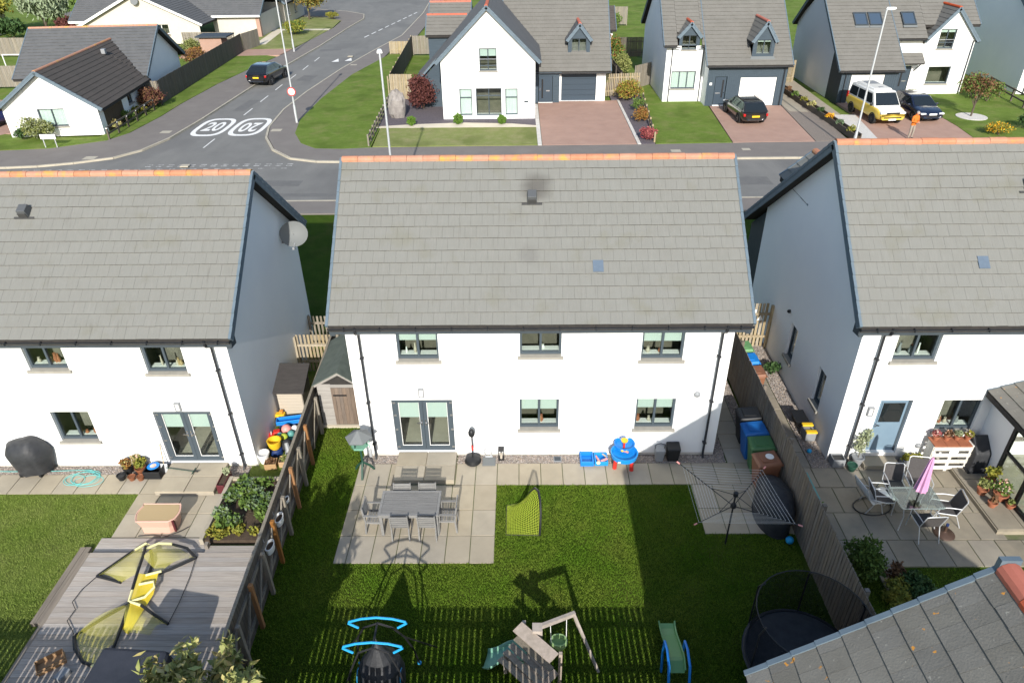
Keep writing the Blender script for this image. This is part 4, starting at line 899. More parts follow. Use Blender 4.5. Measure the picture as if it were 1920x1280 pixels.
# --- gable fronted white house with double drive
b0 = (-.93, 35.9, 0); Mh = thing('house', 'white gable fronted house opposite with slate blue garage door and red ridge', 'house', b0)
F = FY(); w1 = [(2.68, 3.88, 3.3, 4.76), (1.2, 2.08, .28, 2.12), (2.36, 4.16, .26, 2.14), (4.42, 5.3, .28, 2.1)]
g = MB(); g.wall(F, 6.52, 4.05, [(2.68, 3.88, 3.3, 4.05)] + w1[1:], .12, v0=0); 
g.add([F.p(0, 4.05, 0), F.p(2.68, 4.05, 0), F.p(2.68, 4.76, 0), F.p(.72, 4.76, 0)], [(0, 1, 2, 3)]); g.add([F.p(3.88, 4.05, 0), F.p(6.52, 4.05, 0), F.p(5.80, 4.76, 0), F.p(3.88, 4.76, 0)], [(0, 1, 2, 3)]); g.add([F.p(.72, 4.76, 0), F.p(5.80, 4.76, 0), F.p(3.26, 7.2, 0)], [(0, 1, 2)])
g.v = [v for v in g.v]
g.o('gable_wall', 'render', Mh)
box_walls(Mh, 0, 6.52, 0, 9, 4.0, 'render')
gable_roof(Mh, b0, -.28, 9.5, (-.4, 3.86), (3.26, 7.42), (6.92, 3.86), tm='slate_tile', along='y', rm='ridge_red', verge_ends=(1, 0))
window(Mh, F, *w1[0], lights=2, blind=.35, transom=3.62); window(Mh, F, *w1[1], lights=1, curtain=True, transom=1.5, sill=False); window(Mh, F, *w1[2], lights=2, transom=1.62, room='room', sill=False); window(Mh, F, *w1[3], lights=1, curtain=True, transom=1.5, sill=False)
MB().fb(F, 5.75, 6.05, 1.15, 1.27, -.02, -.002).o('house_plaque', 'fascia', Mh)
F2 = Fr((0, 4.9, 0), (1, 0, 0), (0, 1, 0)); gd = (8.62, 11.28, .03, 2.02)
MB().wall(F2, 11.98, 2.2, [gd], .25, u0=8.45, v0=0).o('front_wall', 'render', Mh); MB().wall(Fr((0, 4.5, 0), (1, 0, 0), (0, 1, 0)), 8.45, 2.2, [(6.86, 7.95, 0, 1.98)], .1, u0=6.5, v0=0).o('porch_wall', 'navy_clad', Mh)
MB().add([(8.45, 4.5, 0), (8.45, 4.9, 0), (8.45, 4.9, 2.2), (8.45, 4.5, 2.2)], [(0, 1, 2, 3)]).o('porch_return', 'navy_clad', Mh)
gdr = MB()
for k in range(5): gdr.fb(F2, gd[0], gd[1], .03+k*.398, .03+k*.398+.385, .2, .25)
gdr.o('garage_door', 'navy_door', Mh)
F3 = Fr((0, 4.5, 0), (1, 0, 0), (0, 1, 0)); d = MB().fb(F3, 6.9, 7.92, .05, 1.96, .04, .1).o('front_door', 'navy_door', Mh); MB().fb(F3, 7.1, 7.22, .35, 1.75, .025, .039).o('door_glass', 'car_glass', d); MB().fb(F3, 7.45, 7.72, .85, .93, .025, .039).o('letterbox', 'metal', d); MB().fb(F3, 6.86, 7.95, 0, .05, -.05, .1).o('threshold', 'white_plastic', d); MB().fb(F3, 6.97, 7.0, .9, 1.1, .0, .039).o('handle', 'chrome', d)
MB().box(6.5, 8.6, 4.3, 4.9, 2.2, 2.28).o('porch_canopy', 'fascia', Mh)
box_walls(Mh, 6.6, 11.98, 5.0, 14, 2.3, 'render_side')
MB().add([(11.98, 4.9, 2.2), (11.98, 16, 2.2), (11.98, 10.4, 7.3)], [(0, 1, 2)]).o('gable_end', 'render_side', Mh)
gable_roof(Mh, b0, 4.2, 12.3, (4.45, 2.28), (10.4, 7.75), (16.3, 2.28), tm='far_tile', rm='ridge', clip0=lambda p: p.x > 6.95 or p.z > 7.42-.97*(p.x-3.26)-.35, back=False)
gutter(Mh, 6.95, 12.3, 4.38, 2.2); dw = (9.42-.1, 10.42+.05, 3.35, 4.35)
dormer(Mh, b0, 9.1, 10.75, 5.65, 3.15, 4.45, 5.45, 2.6, 'navy_clad', 'slate_tile', win=(9.35, 10.5, 3.4, 4.4))
for i, (yy, zr, xa, xb) in enumerate(((7.3, 5.75, -1.75, 1.4), (11.2, 6.2, -1.9, 1.5))):
    box_walls(Mh, xa+.15, xb, yy, yy+3.2, zr-1.2, 'navy_clad', 'side_wall'); MB().add([(xa+.15, yy, -.1), (xb, yy, -.1), (xb, yy, zr-1.2), (xa+.15, yy, zr-1.2)], [(0, 1, 2, 3)]).o('side_wall', 'navy_clad', Mh)
    gable_roof(Mh, b0, xa, xb, (yy-.25, zr-1.25), (yy+1.4, zr), (yy+3.3, zr-1.3), tm='far_tile', rm='ridge_red', back=False)
lw = MB(); lw.add([(-1.85, 3.6, -.1), (0, 3.6, -.1), (0, 3.6, 3.75), (-1.85, 3.6, 2.05)], [(0, 1, 2, 3)]); lw.o('side_wall', 'navy_clad', Mh); boards(Mh, Fr((0, 3.6, 0), (1, 0, 0), (0, 1, 0)), -1.84, -.01, 0, 2.04, .17, 'navy_clad')
MB().add([(-1.85, 3.6, -.1), (-1.85, 9, -.1), (-1.85, 9, 2.05), (-1.85, 3.6, 2.05)], [(0, 1, 2, 3)]).o('side_wall', 'navy_clad', Mh)
cs_ = MB().hexa([V(p) for p in ((-2.55, 3.3, 1.42), (-.3, 3.3, 3.7), (-.3, 9, 3.7), (-2.55, 9, 1.42), (-2.6, 3.3, 1.56), (-.35, 3.3, 3.86), (-.35, 9, 3.86), (-2.6, 9, 1.56))]).o('lean_to_roof', 'trim', Mh); tiles(cs_, b0, (-2.6, 3.3, 1.57), (0, 1, 0), (2.25, 0, 2.3), 5.7, 3.2, 'slate_tile')
# --- house with the navy boarded garage and two dormers
b1 = (15.4, 40.4, 0); Nh = thing('house', 'white house opposite with navy boarded front, white garage door and two dormers', 'house', b1)
wb = (.52, 2.35, .95, 2.22); wd1 = (1.05, 2.15, 3.72, 4.72)
MB().wall(F, 2.92, 4.0, [wb, (1.05, 2.15, 3.72, 4.0)], .12).o('bay_wall', 'render', Nh)
window(Nh, F, *wb, lights=3, curtain=True)
MB().add([(0, 0, -.1), (0, 10.8, -.1), (0, 10.8, 4.0), (0, 5.4, 8.6), (0, 0, 4.0)], [(0, 1, 2, 3, 4)]).o('gable_wall', 'render_side', Nh)
MB().add([(2.92, 0, -.1), (2.92, -1.4, -.1), (2.92, -1.4, 2.75), (2.92, 0, 3.9)], [(0, 1, 2, 3)]).o('return_wall', 'render_side', Nh)
MB().add([(8.6, -1.4, -.1), (8.6, 12, -.1), (8.6, 12, 2.8), (8.6, 5.4, 8.6), (8.6, -1.4, 2.8)], [(0, 1, 2, 3, 4)]).o('gable_wall', 'navy_clad', Nh)
FN = Fr((0, -1.4, 0), (1, 0, 0), (0, 1, 0)); od = [(3.5, 4.36, .0, 2.1), (5.35, 8.0, 0, 2.03)]
MB().wall(FN, 8.6, 2.8, od, .12, u0=2.92).o('garage_front', 'navy_clad', Nh); boards(Nh, FN, 2.92, 8.6, 0, 2.75, .16, 'navy_clad', True, ops=od)
dd = MB().fb(FN, 3.54, 4.32, .06, 2.06, .05, .1).o('front_door', 'navy_door', Nh); MB().fb(FN, 4.05, 4.17, .6, 1.85, .03, .049).o('door_glass', 'p_black', dd); MB().fb(FN, 3.62, 3.95, .88, .96, .03, .049).o('letterbox', 'metal', dd); MB().fb(FN, 3.5, 4.36, 0, .07, -.06, .1).o('threshold', 'white_plastic', dd); MB().fb(FN, 4.2, 4.28, .95, 1.0, .0, .049).o('handle', 'chrome', dd)
MB().fb(FN, 3.1, 3.28, 1.5, 1.68, -.04, -.024).o('house_number', 'white_plastic', Nh)
gg = MB().fb(FN, 5.37, 7.98, .02, 2.01, .03, .08).o('garage_door', 'white_plastic', Nh); MB().fb(FN, 6.62, 6.74, .5, .55, .0, .029).o('handle', 'p_black', gg)
gable_roof(Nh, b1, 2.72, 8.9, (-1.75, 2.92), (5.4, 8.85), (12.3, 2.9), tm='far_tile', back=False, verge_ends=(1, 1)); gable_roof(Nh, b1, -.28, .70, (-.35, 4.07), (5.4, 8.85), (11.2, 4.07), tm='far_tile', back=False, verge_ends=(1, 0)); gable_roof(Nh, b1, .71, 2.48, (.55, 4.82), (5.4, 8.85), (11.2, 4.07), tm='far_tile', back=False, verge_ends=(0, 0)); gable_roof(Nh, b1, 2.49, 2.70, (-.35, 4.07), (5.4, 8.85), (11.2, 4.07), tm='far_tile', back=False, verge_ends=(0, 0))
gutter(Nh, 2.72, 8.9, -1.83, 2.85); gutter(Nh, -.28, .9, -.43, 4.0); gutter(Nh, 2.3, 2.7, -.43, 4.0)
for x, y, z in ((.42, -.05, 3.95), (2.72, -.05, 3.95)): tube_obj('downpipe', [(x, y, 0), (x, y, z)], .04, 'gutter', Nh)
tube_obj('downpipe', [(8.45, -1.48, 0), (8.45, -1.48, 2.6), (8.45, -1.8, 2.8)], .04, 'gutter', Nh)
dormer(Nh, b1, .85, 2.35, -.02, 4.0, 4.78, 5.62, 2.6, 'navy_clad', 'far_tile', win=(1.05, 2.15, 4.0, 4.72), lights=2, flash=False); window(Nh, F, 1.05, 2.15, 3.72, 4.0, lights=2, room='room', fw=.01)
dormer(Nh, b1, 5.95, 7.5, -1.2, 3.35, 4.66, 5.8, 2.8, 'navy_clad', 'far_tile', win=(6.2, 7.25, 3.55, 4.55), blind=.1)
# --- house with the camper van
b2 = (28.3, 39.5, 0); Oh = thing('house', 'white house opposite with dark garage, roof windows and front gable, camper van outside', 'house', b2)
go = [(.75, 3.2, 0, 2.04)]
MB().wall(F, 4.15, 2.3, go, .15).o('garage_front', 'fascia', Oh); boards(Oh, F, 0, 4.15, 0, 2.3, .16, 'navy_clad', True, ops=go); MB().fb(F, .77, 3.18, .02, 2.02, .04, .09).o('garage_door', 'white_plastic', Oh)
MB().add([(0, 0, -.1), (0, 2.2, -.1), (0, 2.2, 3.9), (0, 0, 2.25)], [(0, 1, 2, 3)]).o('garage_side', 'fascia', Oh); MB().add([(-.005, 2.2, -.1), (-.005, 11, -.1), (-.005, 11, 4.3), (-.005, 6.5, 7.2), (-.005, 2.2, 4.0)], [(0, 1, 2, 3, 4)]).o('gable_wall', 'render_side', Oh)
MB().add([(4.15, 0, -.1), (4.15, 2.5, -.1), (4.15, 2.5, 4.0), (4.15, 0, 2.25)], [(0, 1, 2, 3)]).o('return_wall', 'render_side', Oh)
FO = Fr((0, 2.5, 0), (1, 0, 0), (0, 1, 0)); wo = [(7.75, 8.95, 3.32, 4.7), (7.6, 9.3, .78, 2.04), (5.4, 6.3, .1, 2.12)]
MB().wall(FO, 10.5, 3.95, [(7.75, 8.95, 3.32, 3.95), wo[1], wo[2]], .12, u0=4.15).add([FO.p(6.75, 3.95, 0), FO.p(7.75, 3.95, 0), FO.p(7.75, 4.7, 0), FO.p(7.4, 4.7, 0)], [(0, 1, 2, 3)]).add([FO.p(8.95, 3.95, 0), FO.p(10.45, 3.95, 0), FO.p(9.85, 4.7, 0), FO.p(8.95, 4.7, 0)], [(0, 1, 2, 3)]).add([FO.p(7.4, 4.7, 0), FO.p(9.85, 4.7, 0), FO.p(8.62, 6.0, 0)], [(0, 1, 2)]).o('front_wall', 'render', Oh)
MB().add([(10.5, 2.5, -.1), (10.5, 11, -.1), (10.5, 11, 4), (10.5, 6.8, 7.6), (10.5, 2.5, 3.95)], [(0, 1, 2, 3, 4)]).o('gable_wall', 'render_side', Oh)
window(Oh, FO, *wo[0], lights=2, blind=.15, transom=3.75); window(Oh, FO, *wo[1], lights=1, curtain=False); d = MB().fb(FO, 5.44, 6.26, .12, 2.08, .05, .1).o('front_door', 'navy_door', Oh); MB().fb(FO, 5.6, 5.72, .6, 1.8, .03, .049).o('door_glass', 'p_black', d); MB().fb(FO, 5.8, 6.1, .95, 1.03, .03, .049).o('letterbox', 'metal', d)
gable_roof(Oh, b2, -.33, 4.4, (-.35, 2.36), (6.8, 7.75), (11.3, 4), tm='far_tile', back=False); gable_roof(Oh, b2, 4.42, 6.72, (2.1, 4.12), (6.8, 7.75), (11.3, 4), tm='far_tile', back=False, verge_ends=(0, 0)); gable_roof(Oh, b2, 6.73, 10.9, (3.1, 4.89), (6.8, 7.75), (11.3, 4), tm='far_tile', back=False, verge_ends=(0, 1))
gutter(Oh, -.33, 4.4, -.43, 2.3); gutter(Oh, 4.42, 6.8, 2.02, 4.06); tube_obj('downpipe', [(10.35, 2.42, 0), (10.35, 2.42, 3.9)], .04, 'gutter', Oh); tube_obj('downpipe', [(.3, -.08, 0), (.3, -.08, 2.2)], .04, 'gutter', Oh); tube_obj('downpipe', [(4.5, 2.42, 2.4), (4.5, 2.42, 3.9)], .04, 'gutter', Oh)
gable_roof(Oh, b2, 2.32, 6.2, (6.62, 3.86), (8.62, 6.2), (10.75, 3.86), tm='far_tile', along='y', rm='ridge_red', verge_ends=(1, 0))
cp = MB().hexa([V(p) for p in ((5.0, 1.65, 2.35), (6.75, 1.65, 2.35), (6.75, 2.5, 2.95), (5.0, 2.5, 2.95), (5.0, 1.65, 2.43), (6.75, 1.65, 2.43), (6.75, 2.5, 3.05), (5.0, 2.5, 3.05))]).o('porch_roof', 'underlay', Oh); tiles(cp, b2, (4.98, 1.62, 2.42), (1, 0, 0), (0, .88, .63), 1.8, 1.04, 'far_tile'); MB().bar((6.5, 1.75, 2.33), (6.5, 2.5, 1.75), .07, .07).o('porch_bracket', 'fascia', Oh)
for x in (1.95, 3.05, 5.55):
    s = V((0, 7.15, 5.39)).normalized(); n = V((0, -s.z, s.y)); y = 3.0; O = V((x, y, 2.36+(y+.35)*5.39/7.15)); P = lambda a, b, c: O+V((a, 0, 0))+s*b+n*c
    def sl_(a0, a1, b0, b1, c0, c1): return MB().hexa([P(a0, b0, c0), P(a1, b0, c0), P(a1, b1, c0), P(a0, b1, c0), P(a0, b0, c1), P(a1, b0, c1), P(a1, b1, c1), P(a0, b1, c1)])
    f = MB()
    for q in ((-.5, -.42, 0, 1.25), (.42, .5, 0, 1.25), (-.42, .42, 0, .09), (-.42, .42, 1.15, 1.25)): f.hexa([P(q[0], q[2], .02), P(q[1], q[2], .02), P(q[1], q[3], .02), P(q[0], q[3], .02), P(q[0], q[2], .13), P(q[1], q[2], .13), P(q[1], q[3], .13), P(q[0], q[3], .13)])
    w = f.o('roof_window', 'fascia', Oh); sl_(-.42, .42, .09, 1.15, .05, .09).o('pane', 'skylight_glass', w); sl_(-.52, .52, -.22, -.01, .05, .07).o('flashing', 'dish_grey', w)
# --- plain flank at the far right
b3 = (43.0, 41.7, 0); Ph = thing('house', 'white house flank in shade at far right edge opposite', 'house', b3)
MB().add([(0, 0, -.1), (0, 12, -.1), (0, 12, 4.8), (0, 6, 8.4), (0, 0, 4.8)], [(0, 1, 2, 3, 4)]).o('gable_wall', 'render_side', Ph); MB().wall(F, 9, 4.7).o('front_wall', 'render', Ph); gable_roof(Ph, b3, -.3, 9.3, (-.4, 4.7), (6, 8.6), (12.4, 4.7), tm='far_tile'); tube_obj('downpipe', [(.5, -.08, 0), (.5, -.08, 4.5)], .04, 'gutter', Ph)
# --- brown roofed bungalow on the corner
b4 = (-29.98, 32.4, 0); Bh = thing('bungalow', 'white bungalow on the corner with brown roof and orange ridge', 'bungalow', b4, R(5))
wo = [(2.2, 3.95, .65, 1.82)]; g = MB(); g.wall(F, 6.1, 2.1, wo, .12); g.add([(0, 0, 2.1), (6.1, 0, 2.1), (3.05, 0, 4.1)], [(0, 1, 2)]); g.o('gable_wall', 'render', Bh); window(Bh, F, *wo[0], lights=2, curtain=True)
FB = Fr((6.1, 0, 0), (0, 1, 0), (-1, 0, 0)); so = [(5.0, 5.9, .8, 1.9)]
MB().wall(FB, 10, 2.1, so, .12).o('side_wall', 'render_side', Bh); window(Bh, FB, *so[0], lights=1); boards(Bh, FB, .75, 3.9, .02, 2.05, .15, 'brown_clad', True, 'timber_cladding'); MB().add([(0, 0, 0), (0, 10, 0), (0, 10, 2.1), (0, 0, 2.1)], [(0, 1, 2, 3)]).o('side_wall', 'render_side', Bh)
gable_roof(Bh, b4, 8.98, 12.05, (.6, 2.545), (3.05, 4.25), (5.5, 2.545), tm='brown_tile', along='y', rm='ridge', verge_ends=(0, 0), tw=.33, clip1=lambda p: p.z > 2.1+.628*(p.y-8.6), clip0=lambda p: p.z > 2.1+.628*(p.y-8.6)); gable_roof(Bh, b4, -.35, 8.95, (-.5, 1.78), (3.05, 4.25), (6.6, 1.78), tm='brown_tile', along='y', rm='ridge', verge_ends=(1, 0), tw=.33, clip1=lambda p: p.y < 8.7 or p.z > 2.1+.628*(p.y-8.6), clip0=lambda p: p.y < 8.7 or p.z > 2.1+.628*(p.y-8.6))
box_walls(Bh, -3.2, 6.05, 9.1, 17.5, 2.2, 'render_side'); MB().wall(Fr((0, 9.1, 0), (1, 0, 0), (0, 1, 0)), 6.05, 2.2, u0=-3.2).o('wall', 'render', Bh); MB().add([(6.05, 9.1, 2.2), (6.05, 17.5, 2.2), (6.05, 13.3, 4.8)], [(0, 1, 2)]).o('gable_end', 'render_side', Bh)
gable_roof(Bh, b4, -3.5, 6.5, (8.6, 2.05), (13.3, 5.0), (18.0, 2.05), tm='slate_tile', rm='ridge', back=False, tw=.33, clip0=lambda p: not (-.3 < p.x < 6.4 and p.z < 4.25 - abs(p.x-3.05)*.7 - .15))
vt = MB().box(3.72, 4.02, 8.3, 8.62, 3.75, 4.1).o('roof_vent', 'p_grey', Bh, bevel=.03)
# --- cream houses further back
b5 = (-43.0, 68, 0); Ch = thing('bungalow', 'cream bungalow with grey roof, dish on its gable and solar panels', 'bungalow', b5)
g = MB(); g.wall(F, 12.6, 2.2, [(7.6, 9.2, 1.0, 2.0)], .1); g.add([(0, 0, 2.2), (12.6, 0, 2.2), (6.3, 0, 5.0)], [(0, 1, 2)]); g.o('gable_wall', 'cream_render', Ch); window(Ch, F, 7.6, 9.2, 1.0, 2.0, lights=2, fm='white_plastic')
gable_roof(Ch, b5, -.4, 12, (-.5, 1.98), (6.3, 5.15), (13.1, 1.98), tm='slate_tile', along='y', rm=None, verge='white_plastic', verge_ends=(1, 0))
box_walls(Ch, 12.6, 17.9, 4, 12, 2.3, 'cream_render'); MB().wall(Fr((0, 4, 0), (1, 0, 0), (0, 1, 0)), 17.9, 2.3, u0=12.6).o('wall', 'cream_render', Ch); MB().box(17.5, 17.93, 3.95, 4.4, 0, 2.25).o('brick_pier', 'monoblock', Ch)
rr = gable_roof(Ch, b5, 9, 18.2, (3.6, 2.3), (9, 5.6), (14, 2.3), tm='slate_tile', rm=None, back=False, verge='trim'); MB().box(12.7, 18.2, 3.45, 3.62, 2.15, 2.35).o('fascia', 'white_plastic', Ch)
for i in range(3):
    s = V((0, 5.4, 3.3)).normalized(); n = V((0, -s.z, s.y)); O = V((14.0+i*1.15, 6.2, 2.3+2.6*3.3/5.4)); P = lambda a, b, c: O+V((a, 0, 0))+s*b+n*c
    MB().hexa([P(0, 0, .08), P(1.1, 0, .08), P(1.1, 1.7, .08), P(0, 1.7, .08), P(0, 0, .12), P(1.1, 0, .12), P(1.1, 1.7, .12), P(0, 1.7, .12)]).o('solar_panel', 'solar', rr)
MB().lathe([(.02, -.06), (.25, -.03), (.42, .05)], (6.3, -.25, 4.35), 16, M=Matrix.Rotation(R(65), 3, 'X')).o('satellite_dish', 'dish_grey', Ch, smooth=True)
box_walls(Ch, -1.5, .5, 1, 8, 2.2, 'render_side'); ff = MB().wall(Fr((0, 1, 0), (1, 0, 0), (0, 1, 0)), .5, 2.2, [(-1.3, -.8, .1, 1.9), (-.6, -.1, .1, 1.9)], .1, u0=-1.5).o('wall', 'render', Ch)
for u in (-1.3, -.6): window(Ch, Fr((0, 1, 0), (1, 0, 0), (0, 1, 0)), u, u+.5, .1, 1.9, lights=1, fm='white_plastic', sill=False)
gable_roof(Ch, b5, -1.9, 3.0, (.5, 2.3), (4.5, 4.6), (8.5, 2.3), tm='slate_tile', rm=None, back=False); MB().box(-1.9, .6, .38, .52, 2.12, 2.32).o('fascia', 'white_plastic', Ch)
b6 = (-29.2, 81, 0); Dh = thing('house', 'beige house beyond the cream bungalow beside the far verge', 'house', b6)
g = MB(); Fd = Fr((4.4, 0, 0), (0, 1, 0), (-1, 0, 0)); g.wall(Fd, 9, 2.6, [(1.5, 2.6, .8, 2.0), (4.5, 5.6, .8, 2.0)], .1); g.add([(0, 0, -.1), (4.4, 0, -.1), (4.4, 0, 2.6), (0, 0, 2.6)], [(0, 1, 2, 3)]); g.o('wall', 'cream_render', Dh); window(Dh, Fd, 1.5, 2.6, .8, 2.0, lights=1, fm='white_plastic'); window(Dh, Fd, 4.5, 5.6, .8, 2.0, lights=1, fm='white_plastic')
gable_roof(Dh, b6, -.4, 9.4, (-.4, 2.45), (2.2, 4.2), (4.8, 2.45), tm='slate_tile', along='y', rm=None)
b7 = (-66, 70, 0); Eh = thing('house', 'dark grey roofed house at the top left corner', 'house', b7); box_walls(Eh, 0, 8, 0, 8, 2.5, 'cream_render'); MB().wall(F, 8, 2.5).o('wall', 'cream_render', Eh); gable_roof(Eh, b7, -.4, 8.4, (-.4, 2.4), (4, 5.4), (8.4, 2.4), tm='slate_tile', rm=None)
b8 = (11.6, 60, 0); Gh = thing('house', 'small brown roofed outbuilding between the houses opposite', 'outbuilding', b8); box_walls(Gh, 0, 2.1, 0, 5, 2.1, 'render_side'); MB().wall(F, 2.1, 2.1, [(.5, 1.6, .3, 1.8)], .1).o('wall', 'render', Gh); window(Gh, F, .5, 1.6, .3, 1.8, lights=2, sill=False); gable_roof(Gh, b8, -.3, 2.4, (-.4, 2.2), (2.5, 4.0), (5.4, 2.2), tm='brown_tile', rm=None, back=False)
# ------------------------------------------------------------------ across the road: vehicles, lamps, fences, planting
EST = [(0, .36, .80, .80), (.02, .28, .92, .95), (.12, .26, .98, 1), (.35, .24, .98, 1), (.62, .24, .97, 1), (.72, .25, .95, 1), (.86, .27, .86, .98), (.95, .3, .76, .92), (1, .36, .62, .78)]
SUVP = [(0, .42, .95, .82), (.02, .36, 1.08, .96), (.12, .34, 1.12, 1), (.35, .32, 1.12, 1), (.62, .32, 1.1, 1), (.72, .33, 1.08, 1), (.86, .35, 1.0, .98), (.95, .38, .9, .93), (1, .44, .74, .8)]
car('car', 'dark grey estate car parked tail outwards on the red driveway', (20.35, 35.75, .02), R(4), 4.65, 1.82, 1.46, 'car_grey', EST, (.012, .14, .56, .77, .92, .93), roofrails=True)
car('car', 'black sport utility car driving away up the side road', (-17.55, 49.4, -.1), R(-7), 4.8, 1.95, 1.62, 'car_black', SUVP, (.015, .19, .55, .77, 1.06, 1.05), wr=.38)
car('car', 'dark blue hatchback parked nose out beside the camper van', (32.35, 35.7, .02), R(184), 4.3, 1.8, 1.45, 'car_navy', EST, (.02, .13, .55, .75, .92, .93), lamps='front', plate='plate_white')
car('car', 'blue car half out of frame on the bungalow drive', (-32.9, 36.2, .02), R(-20), 4.3, 1.8, 1.5, 'car_blue', EST, (.03, .14, .56, .74, .92, .93))
def camper():
    t = thing('camper_van', 'yellow and white camper van with pop top parked facing the road', 'van', (29.35, 35.4, .02), R(184)); L, W = 4.9, 1.92; hw = W/2
    pr = [(0, .45, 1.05, .96), (.03, .36, 1.12, 1), (.3, .33, 1.12, 1), (.7, .33, 1.12, 1), (.86, .34, 1.10, .99), (.95, .38, .98, .95), (1, .45, .78, .84)]
    st = MB(); k = 16
    for (q, zl, zh, wf) in pr:
        w = hw*wf; sec = [(0, zl+.01), (w*.85, zl), (w*.98, zl+.1), (w, zl+.35), (w, zh-.18), (w*.985, zh-.03), (w*.96, zh), (0, zh+.01)]
        for (x, z) in sec: st.v.append((x, (q-.5)*L, z))
        for (x, z) in sec[::-1]: st.v.append((-x, (q-.5)*L, z))
    for i in range(len(pr)-1):
        for j in range(k): st.f.append((i*k+j, i*k+(j+1) % k, (i+1)*k+(j+1) % k, (i+1)*k+j))
    st.f.append(tuple(range(k))); st.f.append(tuple((len(pr)-1)*k+j for j in range(k))[::-1])
    st.o('lower_body', 'van_yellow', t, smooth=True, sub=1)
    A = [V(p) for p in ((-hw*.97, -2.42, 1.08), (hw*.97, -2.42, 1.08), (hw*.97, 1.55, 1.08), (-hw*.97, 1.55, 1.08))]; B = [V(p) for p in ((-hw*.84, -2.3, 1.92), (hw*.84, -2.3, 1.92), (hw*.8, .75, 1.95), (-hw*.8, .75, 1.95))]
    up = MB().add(A+B, [(3, 2, 1, 0), (4, 5, 6, 7), (0, 1, 5, 4), (1, 2, 6, 5), (2, 3, 7, 6), (3, 0, 4, 7)]).o('upper_body', 'van_white', t, bevel=.07, smooth=True)
    MB().hexa([V(p) for p in ((-hw*.93, 1.3, 1.05), (hw*.93, 1.3, 1.05), (hw*.88, 2.38, .9), (-hw*.88, 2.38, .9), (-hw*.9, 1.35, 1.16), (hw*.9, 1.35, 1.16), (hw*.8, 2.32, .99), (-hw*.8, 2.32, .99))]).o('bonnet', 'van_white', t, bevel=.04, smooth=True)
    pt = MB().hexa([V(p) for p in ((-.7, -2.1, 1.9), (.7, -2.1, 1.9), (.66, .55, 1.92), (-.66, .55, 1.92), (-.62, -2.0, 2.08), (.62, -2.0, 2.08), (.58, .4, 2.06), (-.58, .4, 2.06))]).o('pop_top', 'van_white', t, bevel=.05, smooth=True)
    MB().box(-.4, .4, -1.8, -.8, 2.075, 2.10).o('roof_panel', 'p_grey', pt, bevel=.01); MB().box(-.14, .14, .0, .25, 2.06, 2.085).o('roof_hatch', 'p_grey', pt)
    def pane(p, q, r, s, a0, a1, b0, b1, nm):
        f = lambda a, b: (p*(1-a)+q*a)*(1-b) + (s*(1-a)+r*a)*b
        n = (q-p).cross(s-p).normalized(); c = (p+q+r+s)/4
        if n.dot(c-V((0, -.4, 1.4))) < 0: n = -n
        MB().prism([f(a0, b0)+n*.001, f(a1, b0)+n*.001, f(a1, b1)+n*.001, f(a0, b1)+n*.001], n*.014).o(nm, 'car_glass', up)
    pane(A[3], A[2], B[2], B[3], .05, .95, .1, .9, 'windscreen'); pane(A[0], A[1], B[1], B[0], .1, .9, .3, .85, 'rear_window')
    for (p, q, r, s) in ((A[1], A[2], B[2], B[1]), (A[0], A[3], B[3], B[0])):
        for (a0, a1) in ((.05, .34), (.38, .66), (.71, .93)): pane(p, q, r, s, a0, a1, .15, .82, 'side_window')
    for sx in (-1, 1):
        for y in (-1.5, 1.55):
            wheel(t, sx*(hw-.1), y, .34, .23, 'rim_dark'); MB().tube([(sx*(hw+.002), y+math.cos(R(a))*.39, .34+math.sin(R(a))*.39) for a in range(-10, 191, 20)], .035, 6).o('wheel_arch', 'tyre', t, smooth=True)
        MB().box(min(sx*.45, sx*.86), max(sx*.45, sx*.86), 2.2, 2.42, .82, .95).o('headlight', 'lamp_clear', t, bevel=.03); MB().box(sx*.9-.06, sx*.9+.06, -2.46, -2.3, .9, 1.3).o('tail_light', 'lamp_red', t); MB().ell((sx*(hw+.1), 1.3, 1.25), (.11, .07, .13), 8).o('wing_mirror', 'p_black', t, smooth=True)
    MB().box(-.43, .43, 2.38, 2.45, .84, .93).o('grille', 'p_black', t); MB().box(-.6, .6, 2.38, 2.455, .55, .63).o('bumper_vent', 'p_black', t); MB().box(-.26, .26, 2.44, 2.465, .42, .53).o('number_plate', 'plate_white', t)
    return t
camper()
